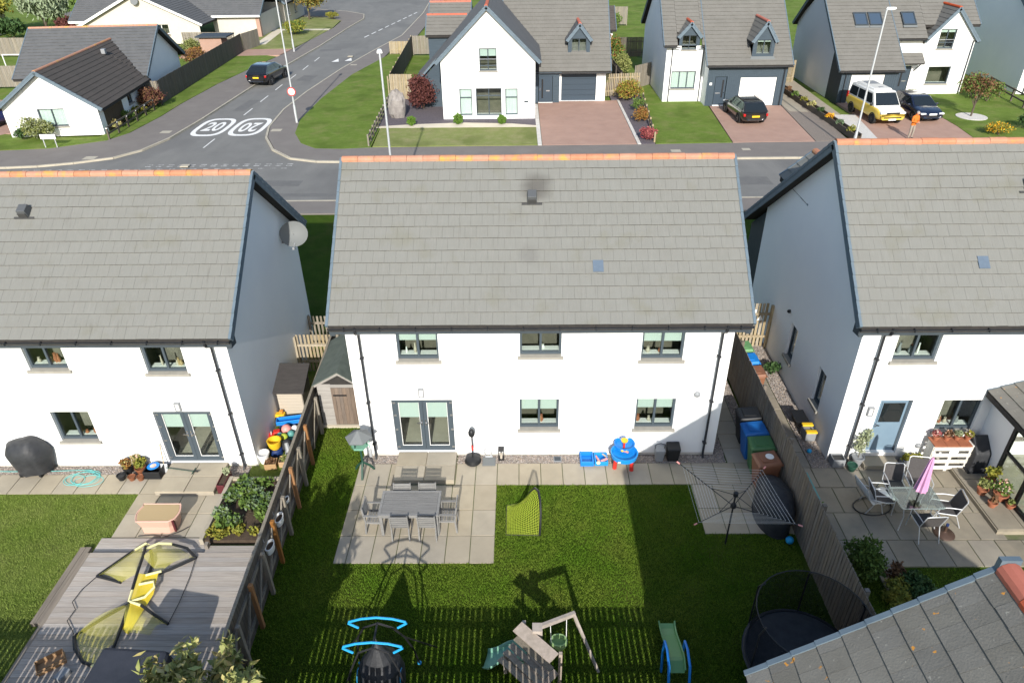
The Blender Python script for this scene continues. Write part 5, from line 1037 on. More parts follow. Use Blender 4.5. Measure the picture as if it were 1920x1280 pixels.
def person():
    t = thing('person', 'person in orange jacket and grey trousers looking down at their hands on the drive', 'person', (29.55, 30.25, .02), R(200))
    P = {'pel': (0, 0, .92), 'spi': (0, .03, 1.15), 'che': (0, .04, 1.36), 'nek': (0, .07, 1.5), 'hd': (0, .11, 1.62), 'top': (0, .13, 1.73),
         'lh': (.1, 0, .88), 'lk': (.12, .03, .48), 'la': (.13, -.01, .08), 'lt': (.14, .15, .04), 'rh': (-.1, 0, .88), 'rk': (-.11, .05, .48), 'ra': (-.12, .0, .08), 'rt': (-.13, .16, .04),
         'ls': (.19, .04, 1.4), 'le': (.25, .06, 1.12), 'lw': (.1, .28, 1.12), 'lf': (.04, .34, 1.13), 'rs': (-.19, .04, 1.4), 're': (-.25, .06, 1.12), 'rw': (-.1, .28, 1.1), 'rf': (-.04, .34, 1.1)}
    E = [('pel', 'spi'), ('spi', 'che'), ('che', 'nek'), ('nek', 'hd'), ('hd', 'top'), ('pel', 'lh'), ('lh', 'lk'), ('lk', 'la'), ('la', 'lt'), ('pel', 'rh'), ('rh', 'rk'), ('rk', 'ra'), ('ra', 'rt'), ('che', 'ls'), ('ls', 'le'), ('le', 'lw'), ('lw', 'lf'), ('che', 'rs'), ('rs', 're'), ('re', 'rw'), ('rw', 'rf')]
    rad = dict(pel=.15, spi=.14, che=.155, nek=.06, hd=.095, top=.07, lh=.1, lk=.07, la=.05, lt=.045, rh=.1, rk=.07, ra=.05, rt=.045, ls=.085, le=.062, lw=.042, lf=.035, rs=.085, re=.062, rw=.042, rf=.035)
    ks = list(P); me = bpy.data.meshes.new('body'); me.from_pydata([P[k] for k in ks], [(ks.index(a), ks.index(b)) for a, b in E], []); ob = bpy.data.objects.new('body', me); COL.objects.link(ob); ob.parent = t
    md = ob.modifiers.new('skin', 'SKIN'); ob.modifiers.new('sub', 'SUBSURF').levels = 1
    for i, k in enumerate(ks):
        sv = me.skin_vertices[0].data[i]; sv.radius = (rad[k], rad[k]*(.75 if k in ('pel', 'spi', 'che') else 1)); sv.use_root = (k == 'pel')
    m = mat('person_cloth', (.5, .12, .03)); N = m.node_tree.nodes; L = m.node_tree.links; b = N['Principled BSDF']; tc = N.new('ShaderNodeTexCoord'); sp = N.new('ShaderNodeSeparateXYZ'); L.new(tc.outputs['Object'], sp.inputs[0]); cr = N.new('ShaderNodeValToRGB'); cr.color_ramp.interpolation = 'CONSTANT'; L.new(sp.outputs[2], cr.inputs[0])
    el = cr.color_ramp.elements; el[0].position = 0; el[0].color = (.03, .03, .03, 1); el[1].position = .09; el[1].color = (.28, .24, .2, 1); e = el.new(.86); e.color = (.62, .16, .025, 1); e = el.new(.9999); e.color = (.62, .16, .025, 1); L.new(cr.outputs[0], b.inputs['Base Color']); b.inputs['Roughness'].default_value = .85
    me.materials.append(m)
    hd = MB().ell((0, .13, 1.64), (.082, .1, .118), 14); hd.ell((0, .235, 1.62), (.016, .02, .024), 6); hd.ell((.085, .13, 1.63), (.015, .025, .035), 6); hd.ell((-.085, .13, 1.63), (.015, .025, .035), 6); hd.o('head', 'skin', t, smooth=True)
    MB().ell((0, .105, 1.69), (.088, .1, .085), 14).o('hair', 'p_grey', t, smooth=True)
    for sx in (-1, 1):
        hn = MB().ell((sx*.045, .335, 1.12), (.03, .045, .03), 8)
        for q in range(4): hn.tube([(sx*.03, .36, 1.10+q*.014), (sx*.015, .41, 1.10+q*.014), (0, .42, 1.09+q*.014)], .009, 6)
        hn.tube([(sx*.05, .34, 1.15), (sx*.03, .38, 1.17)], .011, 6); hn.o('hand', 'skin', t, smooth=True)
    return t
person()
def lamp(label, x, y, h, rz, sign=False):
    t = thing('street_lamp', label, 'street lamp', (x, y, 0), rz, 'galvanised street lamps')
    MB().tube([(0, 0, 0), (0, 0, 1.2), (0, 0, 1.21), (0, 0, h-.05)], [.085, .085, .06, .045], 12).o('post', 'galv', t, smooth=True); MB().box(-.045, .045, -.092, -.08, .4, 1.0).o('access_door', 'galv', t)
    MB().tube([(0, 0, h-.1), (0, .06, h), (0, .3, h+.03)], .035, 8).o('arm', 'galv', t, smooth=True)
    hd = MB().hexa([V(p) for p in ((-.14, .08, h-.02), (.14, .08, h-.02), (.12, .72, h+.0), (-.12, .72, h+.0), (-.11, .12, h+.12), (.11, .12, h+.12), (.08, .68, h+.09), (-.08, .68, h+.09))]).o('lantern', 'p_white', t, bevel=.03); MB().box(-.1, .1, .2, .66, h-.035, h-.012).o('lens', 'lamp_clear', hd)
    if sign:
        M = Matrix.Rotation(R(90), 3, 'X'); s = MB().lathe([(.30, 0), (.30, .012)], (0, -.10, 2.15), 28, M=M).o('speed_sign', 'p_red', t); MB().lathe([(.235, 0), (.235, .006)], (0, -.113, 2.15), 28, M=M).o('sign_face', 'p_white', s)
        text_obj('20', .27, 'p_black', s, Matrix.Translation((0, -.121, 2.15)) @ Matrix.Rotation(R(90), 4, 'X'))
    return t
lamp('tall street lamp on the corner carrying a small speed sign', -11.38, 35.5, 8.2, 0, True); lamp('street lamp rising just beyond the ridge of the middle house', -1.9, 19.05, 7.5, R(10)); lamp('street lamp in front of the camper van drive', 24.9, 27.75, 7.95, R(-60)); lamp('farthest street lamp beside the side road pavement', -18.9, 62.7, 8.2, R(-90))
sg = thing('street_name_sign', 'white street name plate on two short posts by the bungalow', 'sign', (-25.95, 30.0, .02)); MB().box(-.5, .5, -.02, .0, .55, .85).o('plate', 'p_white', sg)
for x in (-.38, .38): MB().tube([(x, .02, 0), (x, .02, .85)], .03, 8).o('post', 'galv', sg, smooth=True)
# fences across the road
fence('garden_fence', 'long dark boarded fence running beside the side road verge', (-23.5, 41.4), (-24.3, 63), 1.75, 'fence_dark', pitch=.15, w=.14, rails=(.4, 1.4), side=1)
fence('garden_fence', 'short pale board fence between bungalow and dark fence', (-25.4, 41.5), (-23.6, 41.4), 1.7, 'fence_grey', rails=(.4, 1.4))
fence('garden_fence', 'pale weathered fence behind the cream bungalow garden shed', (-31, 64.5), (-25.5, 64.2), 1.7, 'fence_grey', rails=(.4, 1.4)); fence('garden_fence', 'weathered fence end joining the long dark fence', (-24.3, 63.2), (-23.6, 66.5), 1.7, 'fence_grey', rails=(.4, 1.4))
fence('garden_fence', 'upper pale fence at the left edge behind the goalposts', (-52, 62.2), (-45, 61.8), 1.75, 'fence_grey', rails=(.4, 1.4), pitch=.15, w=.135); fence('garden_fence', 'lower pale fence at the left edge beside the bungalow', (-43, 47.6), (-35.4, 47.6), 1.75, 'fence_grey', rails=(.4, 1.4), pitch=.15, w=.135)
fence('garden_fence', 'dark fence with pale posts edging the corner lawn', (-6.3, 61), (-5.7, 42.2), 1.75, 'fence_dark', pm='fence_pale', side=-1, posts=1.8, rails=(.4, 1.4), pitch=.15, w=.14); fence('garden_fence', 'woven brown screen fence beside the red leaved bush', (-5.6, 42.0), (-3.9, 41.9), 1.9, 'fence_pale', pitch=.07, w=.06, rails=(.5, 1.3)); fence('garden_fence', 'pale fence beside the gable house left wing', (-6.2, 60.5), (-2.4, 60.3), 1.75, 'fence_grey', rails=(.4, 1.4))
fence('garden_fence', 'small pale fence end by the side road bend', (-8.6, 60.8), (-6.5, 60.8), 1.2, 'fence_pale', rails=(.4, 1.0))
fence('picket_gate', 'pale picket gate beside the grey garage door', (11.15, 42.2), (13.9, 42.6), 1.7, 'fence_pale', pitch=.14, w=.085, rails=(.4, 1.4)); fence('garden_fence', 'pale board fence joining the navy boarded house', (13.95, 44.8), (15.4, 46.2), 1.8, 'fence_grey', rails=(.4, 1.4)); fence('garden_fence', 'dark board fence behind the navy boarded house', (13.4, 58), (16.5, 58), 1.8, 'fence_dark', rails=(.4, 1.4)); fence('garden_fence', 'black fence panel along the narrow side garden', (12.6, 43), (12.0, 58), 1.7, 'fence_dark', rails=(.4, 1.4)); fence('garden_fence', 'tall back fence above the small lawn', (9.5, 78), (17.5, 78), 2.0, 'fence_grey', rails=(.5, 1.6)); fence('picket_gate', 'pale picket gate between two houses by the flower bed', (25.2, 45.4), (27.4, 46.6), 1.75, 'fence_pale', pitch=.14, w=.085, rails=(.4, 1.4)); fence('garden_fence', 'dark shed side fence behind the navy boarded house gable', (24.6, 52), (27.5, 52), 2.2, 'fascia', rails=(.4, 1.4))
def rail_fence(label, a, b, n, h, pm, rm_, rails=(.35, .75), post=.1, wire=False, cap=None):
    t = thing('rail_fence', label, 'fence', (a[0], a[1], .02)); B = V((b[0]-a[0], b[1]-a[1], 0))
    for i in range(n+1):
        p = B*(i/n); q = MB().box(p.x-post/2, p.x+post/2, p.y-post/2, p.y+post/2, -.05, h).o('post', pm, t)
        if cap: MB().box(p.x-post/2-.01, p.x+post/2+.01, p.y-post/2-.01, p.y+post/2+.01, h, h+.05).o('post_cap', cap, q)
    for z in rails: MB().bar(V((0, 0, z)), B+V((0, 0, z)), .05, .1).o('rail', rm_, t)
rail_fence('low dark rail fence with white topped posts beside the bungalow', (-23.0, 31.75), (-23.35, 40.9), 6, .7, 'fence_dark', 'fence_dark', cap='p_white'); rail_fence('low post fence edging the corner lawn beside the slate bed', (-5.2, 29.7), (-5.55, 41.6), 11, .75, 'fence_grey', 'fence_dark', rails=(.3, .6)); rail_fence('low rail fence between slate border and neighbouring lawn', (13.15, 30), (13.95, 40.5), 6, .65, 'fence_pale', 'fence_dark', rails=(.25, .5)); rail_fence('dark rail fence at the far right lawn edge', (41.9, 43.5), (40.8, 35.5), 4, .95, 'fence_dark', 'fence_dark', rails=(.4, .85)); rail_fence('wooden rail fence beside the bungalow driveway', (-32.5, 42.5), (-30.6, 40.4), 2, .9, 'fence_pale', 'fence_dark')
tb = thing('raised_bed', 'long black sleeper flower bed beside the camper van house', 'planter', (25.95, 30, 0)); MB().poly([(0, 0), (.32, 0), (-.2, 14.3), (-.7, 14.3)], 0, .25).o('soil', 'soil', tb)
for (x0, x1) in ((-.08, -.02), (.33, .39)): MB().hexa([V(p) for p in ((x0, 0, 0), (x1, 0, 0), (x1-.6, 14.3, 0), (x0-.6, 14.3, 0), (x0, 0, .42), (x1, 0, .42), (x1-.6, 14.3, .42), (x0-.6, 14.3, .42))]).o('sleeper', 'fence_dark', tb)
gp = thing('goal_posts', 'small white football goal frame in the bungalow back garden', 'goal', (-43.2, 53.5, 0)); 
for x in (0, 2.6): MB().tube([(x, 0, 0), (x, 0, 1.6)], .05, 6).o('post', 'p_white', gp, smooth=True)
MB().tube([(0, 0, 1.6), (2.6, 0, 1.6)], .05, 6).o('crossbar', 'p_white', gp, smooth=True)
sh = thing('garden_shed', 'small red brown garden shed with grey roof behind the long fence', 'shed', (-27.6, 60.5, 0)); box_walls(sh, 0, 2.2, 0, 1.6, 1.8, 'monoblock'); MB().add([(0, 0, 0), (2.2, 0, 0), (2.2, 0, 1.8), (0, 0, 1.8)], [(0, 1, 2, 3)]).o('wall', 'monoblock', sh); MB().box(-.3, 2.9, -.3, 2.0, 1.8, 1.92).o('roof', 'fascia', sh)
dsh = thing('satellite_dish', 'grey satellite dish on the end wall of the gable fronted house', 'satellite dish', (11.3, 46.0, 3.2)); MB().lathe([(.02, -.06), (.25, -.03), (.42, .05)], (.15, 0, 0), 16, M=Matrix.Rotation(R(60), 3, 'X')).o('reflector', 'dish_grey', dsh, smooth=True); MB().tube([(-.25, .2, -.1), (.1, .05, -.05)], .03, 6).o('bracket', 'black_metal', dsh)
# planting across the road
bl = MB().ell((-4.3, 36.6, .8), (.62, .5, 1.15), 16, jit=.13).o('standing_stone', 'rock', None); tag(bl, 'tall grey standing stone by the slate bed', 'rock')
for i, (x, y, r) in enumerate(((-3.05, 34.35, .36), (.22, 34.55, .42), (3.25, 34.5, .37))): plant('box_ball', ['leftmost clipped box ball, beside the standing stone', 'middle clipped box ball under the left ground floor window', 'rightmost clipped box ball under the wide window'][i], 'shrub', (x, y, 0), 'leaf_box', r, 2*r, n=1500, size=.05, seed=20+i, k=0, group='clipped box balls', shell=.85)
plant('bush', 'large dark red leaved bush beside the navy boarded wing', 'bush', (-2.7, 38.9, 0), 'leaf_purple', 1.35, 2.5, n=5000, size=.09, seed=3, k=10)
plant('bush', 'purple brown bush beside the brown clad bungalow wall', 'bush', (-24.0, 40.0, 0), 'leaf_brown', 1.15, 1.7, n=2600, size=.09, seed=4, mname2='leaf_purple')
plant('bush', 'variegated pale bush under the bungalow window', 'bush', (-27.7, 31.9, 0), 'leaf_olive', 1.0, 1.6, n=2600, size=.08, seed=5, mname2='leaf_silver'); plant('bush', 'small dark green bush at the bungalow corner', 'bush', (-28.9, 31.9, 0), 'leaf_dark', .6, .8, n=900, size=.07, seed=6)
plant('bush', 'green shrub behind the low dark rail fence', 'bush', (-24.0, 36.4, 0), 'leaf_green', .75, .8, n=900, size=.07, seed=7); plant('bush', 'tan grass clump beside the brown cladding', 'bush', (-24.1, 34.4, 0), 'leaf_tan', .6, .6, n=700, size=.06, seed=8, aspect=4); plant('bush', 'gold green shrub at the end of the low rail fence', 'bush', (-23.9, 38.2, 0), 'leaf_gold', .6, .7, n=700, size=.07, seed=9)
plant('small_tree', 'pale green small tree in front of the bungalow end gable', 'tree', (-26.4, 47.2, 0), 'leaf_olive', .8, 1.7, n=1200, size=.09, seed=10, trunk=.8)
plant('small_tree', 'bare looking brown small tree behind the bungalow roof', 'tree', (-30.0, 58, 0), 'leaf_brown', 1.0, 1.8, n=260, size=.1, seed=11, trunk=1.0, stems=7); plant('bush', 'autumn brown bush behind the long dark fence', 'bush', (-26.4, 55.5, 0), 'leaf_brown', 1.4, 1.7, n=1600, size=.1, seed=12, mname2='leaf_rust'); plant('bush', 'round green bush beside the pale back fence', 'bush', (-29.4, 62, 0), 'leaf_olive', 1.2, 1.5, n=1200, size=.1, seed=13); plant('bush', 'rust coloured bush near the red shed', 'bush', (-27.6, 58.6, 0), 'leaf_rust', .9, 1.3, n=900, size=.09, seed=14)
plant('willow', 'tall silvery willow behind the bungalow at top left', 'tree', (-52.5, 76.5, 0), 'leaf_willow', 3.1, 6.2, n=7000, size=.2, seed=15, trunk=1.0, k=12, up=1.6, aspect=3.4)
for i, (x, y, r, h, m, lb) in enumerate(((-58.5, 74.5, 3.4, 5.0, 'leaf_gold', 'olive gold tree at the top left corner'), (-47.2, 78.5, 2.6, 5.2, 'leaf_green', 'green tree right of the silvery willow'), (-56, 82, 3.2, 6, 'leaf_olive', 'tree behind the silvery willow'), (-54, 72.3, 2.2, 2.4, 'leaf_dark', 'dark hedge bush in front of the willow'), (-47.6, 73, 1.3, 2.3, 'leaf_purple', 'dark red bush beside the cream bungalow end'), (-41.5, 84, 3.2, 5.6, 'leaf_green', 'green tree behind the cream bungalow roof'))):
    plant('tree' if h > 3 else 'bush', lb, 'tree' if h > 3 else 'bush', (x, y, 0), m, r, h, n=3800 if h > 3 else 1800, size=.2, seed=30+i, trunk=.8 if h > 3 else 0, k=9)
plant('tree', 'round bronze green tree on the far corner lawn', 'tree', (-22.9, 85, 0), 'leaf_autumn', 2.5, 3.6, n=4000, size=.16, seed=40, trunk=1.1, mname2='leaf_olive'); plant('bush', 'round yellow green bush on the far corner lawn', 'bush', (-21.6, 73.6, 0), 'leaf_gold', 1.6, 1.7, n=2600, size=.1, seed=41, mname2='leaf_green'); plant('bush', 'grey flowering shrub by the beige house', 'bush', (-26.2, 77.6, 0), 'leaf_silver', .8, .8, n=800, size=.08, seed=42); plant('bush', 'small rose bush at the bend of the far lawn', 'bush', (-19.9, 85, 0), 'leaf_gold', .9, 1.0, n=600, size=.09, seed=43)
plant('bush', 'golden green bush beside the picket gate', 'bush', (12.85, 40.9, 0), 'leaf_gold', 1.1, 1.55, n=2600, size=.08, seed=50, mname2='leaf_rust'); plant('bush', 'small thin bush in the slate border', 'bush', (13.2, 37.6, 0), 'leaf_green', .6, 1.0, n=500, size=.07, seed=51); plant('bush', 'orange brown bush in the slate border', 'bush', (12.85, 34.8, 0), 'leaf_rust', .65, 1.15, n=1100, size=.07, seed=52); plant('bush', 'pink red bush at the road end of the slate border', 'bush', (12.75, 30.6, 0), 'leaf_pink', .62, .9, n=1100, size=.07, seed=53)
plant('bush', 'climbing shrub behind the gable house end wall', 'bush', (12.9, 53, 0), 'leaf_green', 1.3, 2.8, n=1900, size=.12, seed=54, mname2='leaf_rust'); plant('bush', 'leafy shrub over the black side fence', 'bush', (13.3, 49, 0), 'leaf_olive', 1.0, 2.0, n=1200, size=.11, seed=55)
for i, (x, lb) in enumerate(((12.5, 'left'), (15.4, 'right'))): plant('bush', f'{lb} of two green bushes against the tall back fence', 'bush', (x, 75.5, 0), 'leaf_green', 1.1, 1.9, n=1000, size=.12, seed=56+i)
plant('small_tree', 'red brown small tree in a white gravel ring on the far lawn', 'tree', (36.2, 35.4, 0), 'leaf_brown', 1.25, 2.1, n=1700, size=.09, seed=60, trunk=1.0, mname2='leaf_green'); struct('gravel_ring', MB().lathe([(1.0, 0), (1.0, .03)], (36.2, 35.3, .016), 24), 'white_gravel'); plant('bush', 'orange and yellow flower clump at the far lawn edge', 'bush', (35.6, 30.9, 0), 'leaf_gold', .95, .8, n=900, size=.07, seed=61, mname2='petal_yellow'); plant('bush', 'dark bush at the right edge of the far lawn', 'bush', (38.2, 32.2, 0), 'leaf_dark', .9, 1.0, n=900, size=.08, seed=62); plant('bush', 'leafy shrub against the camper van house corner', 'bush', (39.6, 39.5, 0), 'leaf_green', 1.1, 1.6, n=1300, size=.09, seed=63, mname2='leaf_brown'); plant('bush', 'low grey green shrub under the far house window', 'bush', (34.8, 41.4, 0), 'leaf_silver', .8, .5, n=600, size=.06, seed=64)
for i in range(8):
    y = 31 + i*1.6; plant('bedding_plant', ['yellow', 'grey green', 'golden', 'dark green', 'pale', 'gold', 'leafy green', 'brown green'][i] + ' bedding plant in the black sleeper bed, number %s from the road' % ['one', 'two', 'three', 'four', 'five', 'six', 'seven', 'eight'][i], 'plant', (26.05-(y-30)*.042, y, .2), ['leaf_gold', 'leaf_bluegreen', 'petal_yellow', 'leaf_dark', 'leaf_tan', 'leaf_gold', 'leaf_green', 'leaf_brown'][i], .34, .5, n=260, size=.06, seed=70+i, group='bedding plants')
# ------------------------------------------------------------------ middle garden
fence('garden_fence', 'dark boarded fence between left and middle gardens, grey and orange posts', (-1.70, 4.6), (-1.22, -8.3), 1.5, 'fence_dark', pitch=.118, w=.11, rails=(.35, 1.15), posts=40, side=1, cap=True, pm='fence_grey', jit=.004)
LF = [o for o in COL.objects if o.get('label', '').startswith('dark boarded fence between')][0]
for i, (y, h, m) in enumerate(((2.3, 1.35, 'fence_grey'), (1.0, 1.35, 'fence_grey'), (-.35, 1.42, 'post_orange'), (-1.2, 1.35, 'fence_grey'), (-2.05, 1.42, 'post_orange'), (-2.95, 1.3, 'fence_grey'), (-3.85, 1.42, 'post_orange'), (-4.75, 1.35, 'fence_grey'), (-5.65, 1.42, 'post_orange'), (-6.6, 1.35, 'fence_grey'), (-7.4, 1.42, 'post_orange'))):
    x = -1.70 + .48*(4.6-y)/12.9; MB().box(x+1.70+.075, x+1.70+.165, y-4.6-.045, y-4.6+.045, -.1, h).o('post', m, LF, bevel=.008)
    if i < 10: MB().bar((x+1.70+.1, y-4.6-.05, 1.25), (x+1.74+.07, y-4.6-.85, .15), .03, .05).o('brace', 'fence_grey', LF)
fence('garden_fence', 'brown boarded fence between middle and right gardens', (11.36, 5.6), (11.36, -8.4), 1.8, 'fence_right', pitch=.122, w=.098, rails=(.35, .95, 1.55), posts=2.3, side=1, jit=.01, cap=False)
# boundary fence behind the camera that throws the picket shadows
fence('garden_fence', 'picket fence at the bottom of the middle garden', (-1.2, -8.5), (11.3, -8.5), 1.8, 'fence_grey', pitch=.128, w=.098, rails=(.5, 1.02, 1.58), posts=2.4, side=-1)
fence('garden_fence', 'picket fence at the bottom of the left garden behind the deck', (-11, -8.5), (-1.25, -8.5), 1.75, 'fence_grey', pitch=.128, w=.098, rails=(.5, 1.0, 1.55), posts=2.4, side=-1, z=LZ)
# shed
sd = thing('garden_shed', 'weathered timber shed with green felt roof squeezed beside the middle house', 'shed', (-1.48, 1.38, 0)); SW = 1.12
F = FY(); box_walls(sd, 0, SW, 0, 2.3, 1.5, 'shed_wood', z0=.05); fw = MB().add([(0, 0, .05), (SW, 0, .05), (SW, 0, 1.5), (SW*.6, 0, 1.86), (0, 0, 1.5)], [(0, 1, 2, 3, 4)]).o('front_wall', 'underlay', sd)
m = MB()
for k in range(15): z = .06+k*.1; m.hexa([V(p) for p in ((0, -.028, z), (.4, -.028, z), (.4, -.002, z), (0, -.002, z), (0, -.012, z+.096), (.4, -.012, z+.096), (.4, -.002, z+.096), (0, -.002, z+.096))])
m.o('weatherboard', 'shed_wood', sd, kind='stuff')
dr = MB().box(.4, 1.18, -.03, -.004, .1, 1.44).o('door', 'shed_door', sd)
for k in range(7): MB().box(.402+k*.111, .402+k*.111+.105, -.045, -.031, .1, 1.44).o('door_board', 'shed_door', dr)
MB().box(.45, .85, -.055, -.046, 1.15, 1.2).o('hinge', 'black_metal', dr)
MB().prism([(-.1, -.06, 1.44), (SW*.6, -.06, 1.9), (SW+.1, -.06, 1.50), (SW+.1, -.06, 1.58), (SW*.6, -.06, 2.0), (-.1, -.06, 1.54)], (0, .03, 0)).o('bargeboard', 'shed_wood', sd); MB().box(.4, SW, -.04, -.03, 1.45, 1.56).o('door_head', 'shed_wood', sd)
MB().add([(-.12, -.08, 1.52), (SW*.6, -.08, 1.99), (SW+.12, -.08, 1.56), (-.12, 2.4, 1.52), (SW*.6, 2.4, 1.99), (SW+.12, 2.4, 1.56), (-.12, -.08, 1.55), (SW*.6, -.08, 2.02), (SW+.12, -.08, 1.59), (-.12, 2.4, 1.55), (SW*.6, 2.4, 2.02), (SW+.12, 2.4, 1.59)], [(6, 7, 10, 9), (7, 8, 11, 10), (0, 3, 4, 1), (1, 4, 5, 2), (0, 1, 7, 6), (1, 2, 8, 7), (0, 6, 9, 3), (2, 5, 11, 8), (3, 9, 10, 4), (4, 10, 11, 5)]).o('roof', 'felt_green', sd)
MB().box(-.05, SW+.08, -.12, 2.3, -.02, .05).o('base', 'cream_path', sd)
# side gates
fence('picket_gate', 'pale picket gate between the left and middle houses', (-3.1, 4.75), (-1.72, 4.75), 1.5, 'fence_pale', pitch=.125, w=.075, rails=(.45, 1.1), posts=1.4, side=-1, z=LZ, jit=.002); fence('picket_gate', 'dark picket fence in shade behind the side gate', (-3.1, 6.3), (-.3, 6.3), 1.2, 'fence_grey', pitch=.14, w=.07, rails=(.3, .9), posts=2.8, side=1, z=-.2, jit=.002)
pg = fence('picket_gate', 'pale picket gate beside the right house side path', (11.75, 5.7), (13.1, 5.7), 1.75, 'fence_pale', pitch=.128, w=.085, rails=(.45, 1.35), posts=1.35, side=-1, jit=.003)
for (x, z, pts) in ((.72, 1.42, [(-.13, -.08), (.13, -.08), (.13, .1), (-.13, .1)]), (1.02, 1.2, [(-.11, -.1), (.11, -.1), (0, .1)])): MB().prism([(x+a, -.03, z+b) for a, b in pts], (0, .01, 0)).o('notice', 'p_white', pg)
# garden table and chairs
tb = thing('garden_table', 'grey slatted wooden garden table on the middle patio', 'table', (1.73, -2.63, .022)); m = MB()
for k in range(11): y = -.36+k*.066; m.box(-.68, .68, y, y+.058, .715, .74)
m.o('slats', 'teak_grey', tb); f = MB(); f.box(-.75, -.685, -.43, .43, .705, .742).box(.685, .75, -.43, .43, .705, .742).box(-.685, .685, -.43, -.366, .705, .742).box(-.685, .685, .372, .43, .705, .742).box(-.66, .66, -.40, -.375, .62, .705).box(-.66, .66, .375, .40, .62, .705).box(-.69, -.66, -.38, .38, .62, .705).box(.66, .69, -.38, .38, .62, .705); f.o('top_frame', 'teak_grey', tb)
for x in (-.69, .69):
    for y in (-.37, .37): MB().box(x-.035, x+.035, y-.035, y+.035, 0, .70).o('leg', 'teak_grey', tb)
def slat_chair(label, x, y, rz, arms=False):
    t = thing('garden_chair', label, 'chair', (x, y, .022), rz, 'slatted garden chairs'); w = .225
    s = MB()
    for k in range(6): yy = -.18+k*.068; s.box(-w+.02, w-.02, yy, yy+.052, .42, .438)
    s.o('seat', 'teak_grey', t); b = MB(); P = lambda z: -.20-.12*(z-.42)
    for z in (.50, .575, .65, .725, .80): b.hexa([V(p) for p in ((-w+.03, P(z)-.009, z), (w-.03, P(z)-.009, z), (w-.03, P(z)+.009, z), (-w+.03, P(z)+.009, z), (-w+.03, P(z)-.017, z+.055), (w-.03, P(z)-.017, z+.055), (w-.03, P(z)+.002, z+.055), (-w+.03, P(z)+.002, z+.055))])
    b.o('backrest', 'teak_grey', t)
    for sx in (-1, 1):
        MB().bar((sx*(w-.012), -.235, 0), (sx*(w-.012), -.2, .42), .034, .042, (0, 1, 0)).o('leg', 'teak_grey', t); MB().bar((sx*(w-.012), -.2, .42), (sx*(w-.012), -.255, .88), .032, .04, (0, 1, 0)).o('back_post', 'teak_grey', t); MB().box(sx*(w-.012)-.018, sx*(w-.012)+.018, .19, .23, 0, .42).o('leg', 'teak_grey', t)
        MB().box(sx*(w-.012)-.012, sx*(w-.012)+.012, -.2, .2, .37, .415).o('seat_rail', 'teak_grey', t)
        if arms: MB().box(sx*(w+.01)-.028, sx*(w+.01)+.028, -.24, .22, .64, .662).o('armrest', 'teak_grey', t); MB().box(sx*(w+.01)-.016, sx*(w+.01)+.016, .16, .195, .42, .64).o('arm_post', 'teak_grey', t)
    return t
slat_chair('slatted chair near side of the garden table, nearer the fence', 1.52, -2.98, 0); slat_chair('slatted chair near side of the garden table, nearer the lawn', 2.2, -2.98, R(-2)); slat_chair('slatted chair house side of the garden table, nearer the fence', 1.45, -2.32, R(180)); slat_chair('slatted chair house side of the garden table, nearer the lawn', 2.1, -2.31, R(180)); slat_chair('slatted armchair at the fence end of the garden table', .84, -2.76, R(-92), True); slat_chair('slatted armchair at the lawn end of the garden table', 2.66, -2.72, R(90), True)
# pop-up goal with yellow net
gl = thing('football_goal', 'small pop up football goal with yellow net and black frame on the lawn', 'goal', (4.55, -2.5, 0))
hoop = [(.42, -.52, .02), (.44, -.44, .3), (.45, -.3, .58), (.44, -.1, .82), (.40, .1, .92), (.32, .3, .84), (.2, .5, .5), (.05, .62, .02)]
MB().tube(hoop, .03, 8).o('front_hoop', 'p_black', gl, smooth=True); MB().tube([(.42, -.52, .02), (-.42, -.5, .02), (-.42, .5, .02), (.05, .62, .02)], .014, 6).o('base_frame', 'p_black', gl, smooth=True)
nt_ = MB(); back = [(-.42, -.5+.94*i/7, .03) for i in range(8)]; NU = 26
def hp(t): 
    q = t*(len(hoop)-1); i = min(int(q), len(hoop)-2); f = q-i; return V(hoop[i])*(1-f)+V(hoop[i+1])*f
def npnt(t, s): a = hp(t); b = V((-.42, -.5+1.0*t, .03)); p = a*(1-s)+b*s; p.z -= .14*math.sin(math.pi*s)*(.3+a.z); p.z = max(p.z, .03); return p
for i in range(NU+1): nt_.tube([npnt(i/NU, j/9) for j in range(10)], .005, 3, cap=False)
for j in range(1, 20): nt_.tube([npnt(i/NU, j/20) for i in range(NU+1)], .005, 3, cap=False)
nt_.o('net', 'p_lime', gl, kind='stuff'); gb = MB().tube([(.423, -.53, .5), (.423, -.42, .55)], .001, 3)
# toys by the wall
sp = thing('sandpit_tray', 'open blue plastic tray toy with pink bits by the wall', 'toy', (6.58, -.26, .02)); 
def tray(par, x0, x1, y0, y1, h, wall, m, name='tray', b=.06):
    t = MB(); t.box(x0, x1, y0, y1, 0, .03); t.box(x0, x1, y0, y0+wall, .03, h); t.box(x0, x1, y1-wall, y1, .03, h); t.box(x0, x0+wall, y0+wall, y1-wall, .03, h); t.box(x1-wall, x1, y0+wall, y1-wall, .03, h); return t.o(name, m, par, bevel=.02)
tray(sp, -.40, -.02, -.24, .22, .16, .045, 'p_blue'); tray(sp, .0, .38, -.22, .2, .14, .045, 'p_blue2', 'lid'); MB().bar((.05, .1, .1), (.12, -.2, .16), .05, .03).o('strap', 'p_rose', sp); MB().ell((.1, -.22, .12), (.06, .05, .05), 8).o('scoop', 'p_lightyellow', sp, smooth=True); MB().bar((.18, -.16, .12), (.36, -.08, .15), .06, .03).o('rake', 'p_rose', sp); MB().bar((.24, .12, .15), (.34, .0, .15), .04, .02).o('spade', 'p_cream', sp)
wt = thing('water_table', 'blue two tier water play table with red legs against the wall', 'toy', (7.38, -.42, .02))
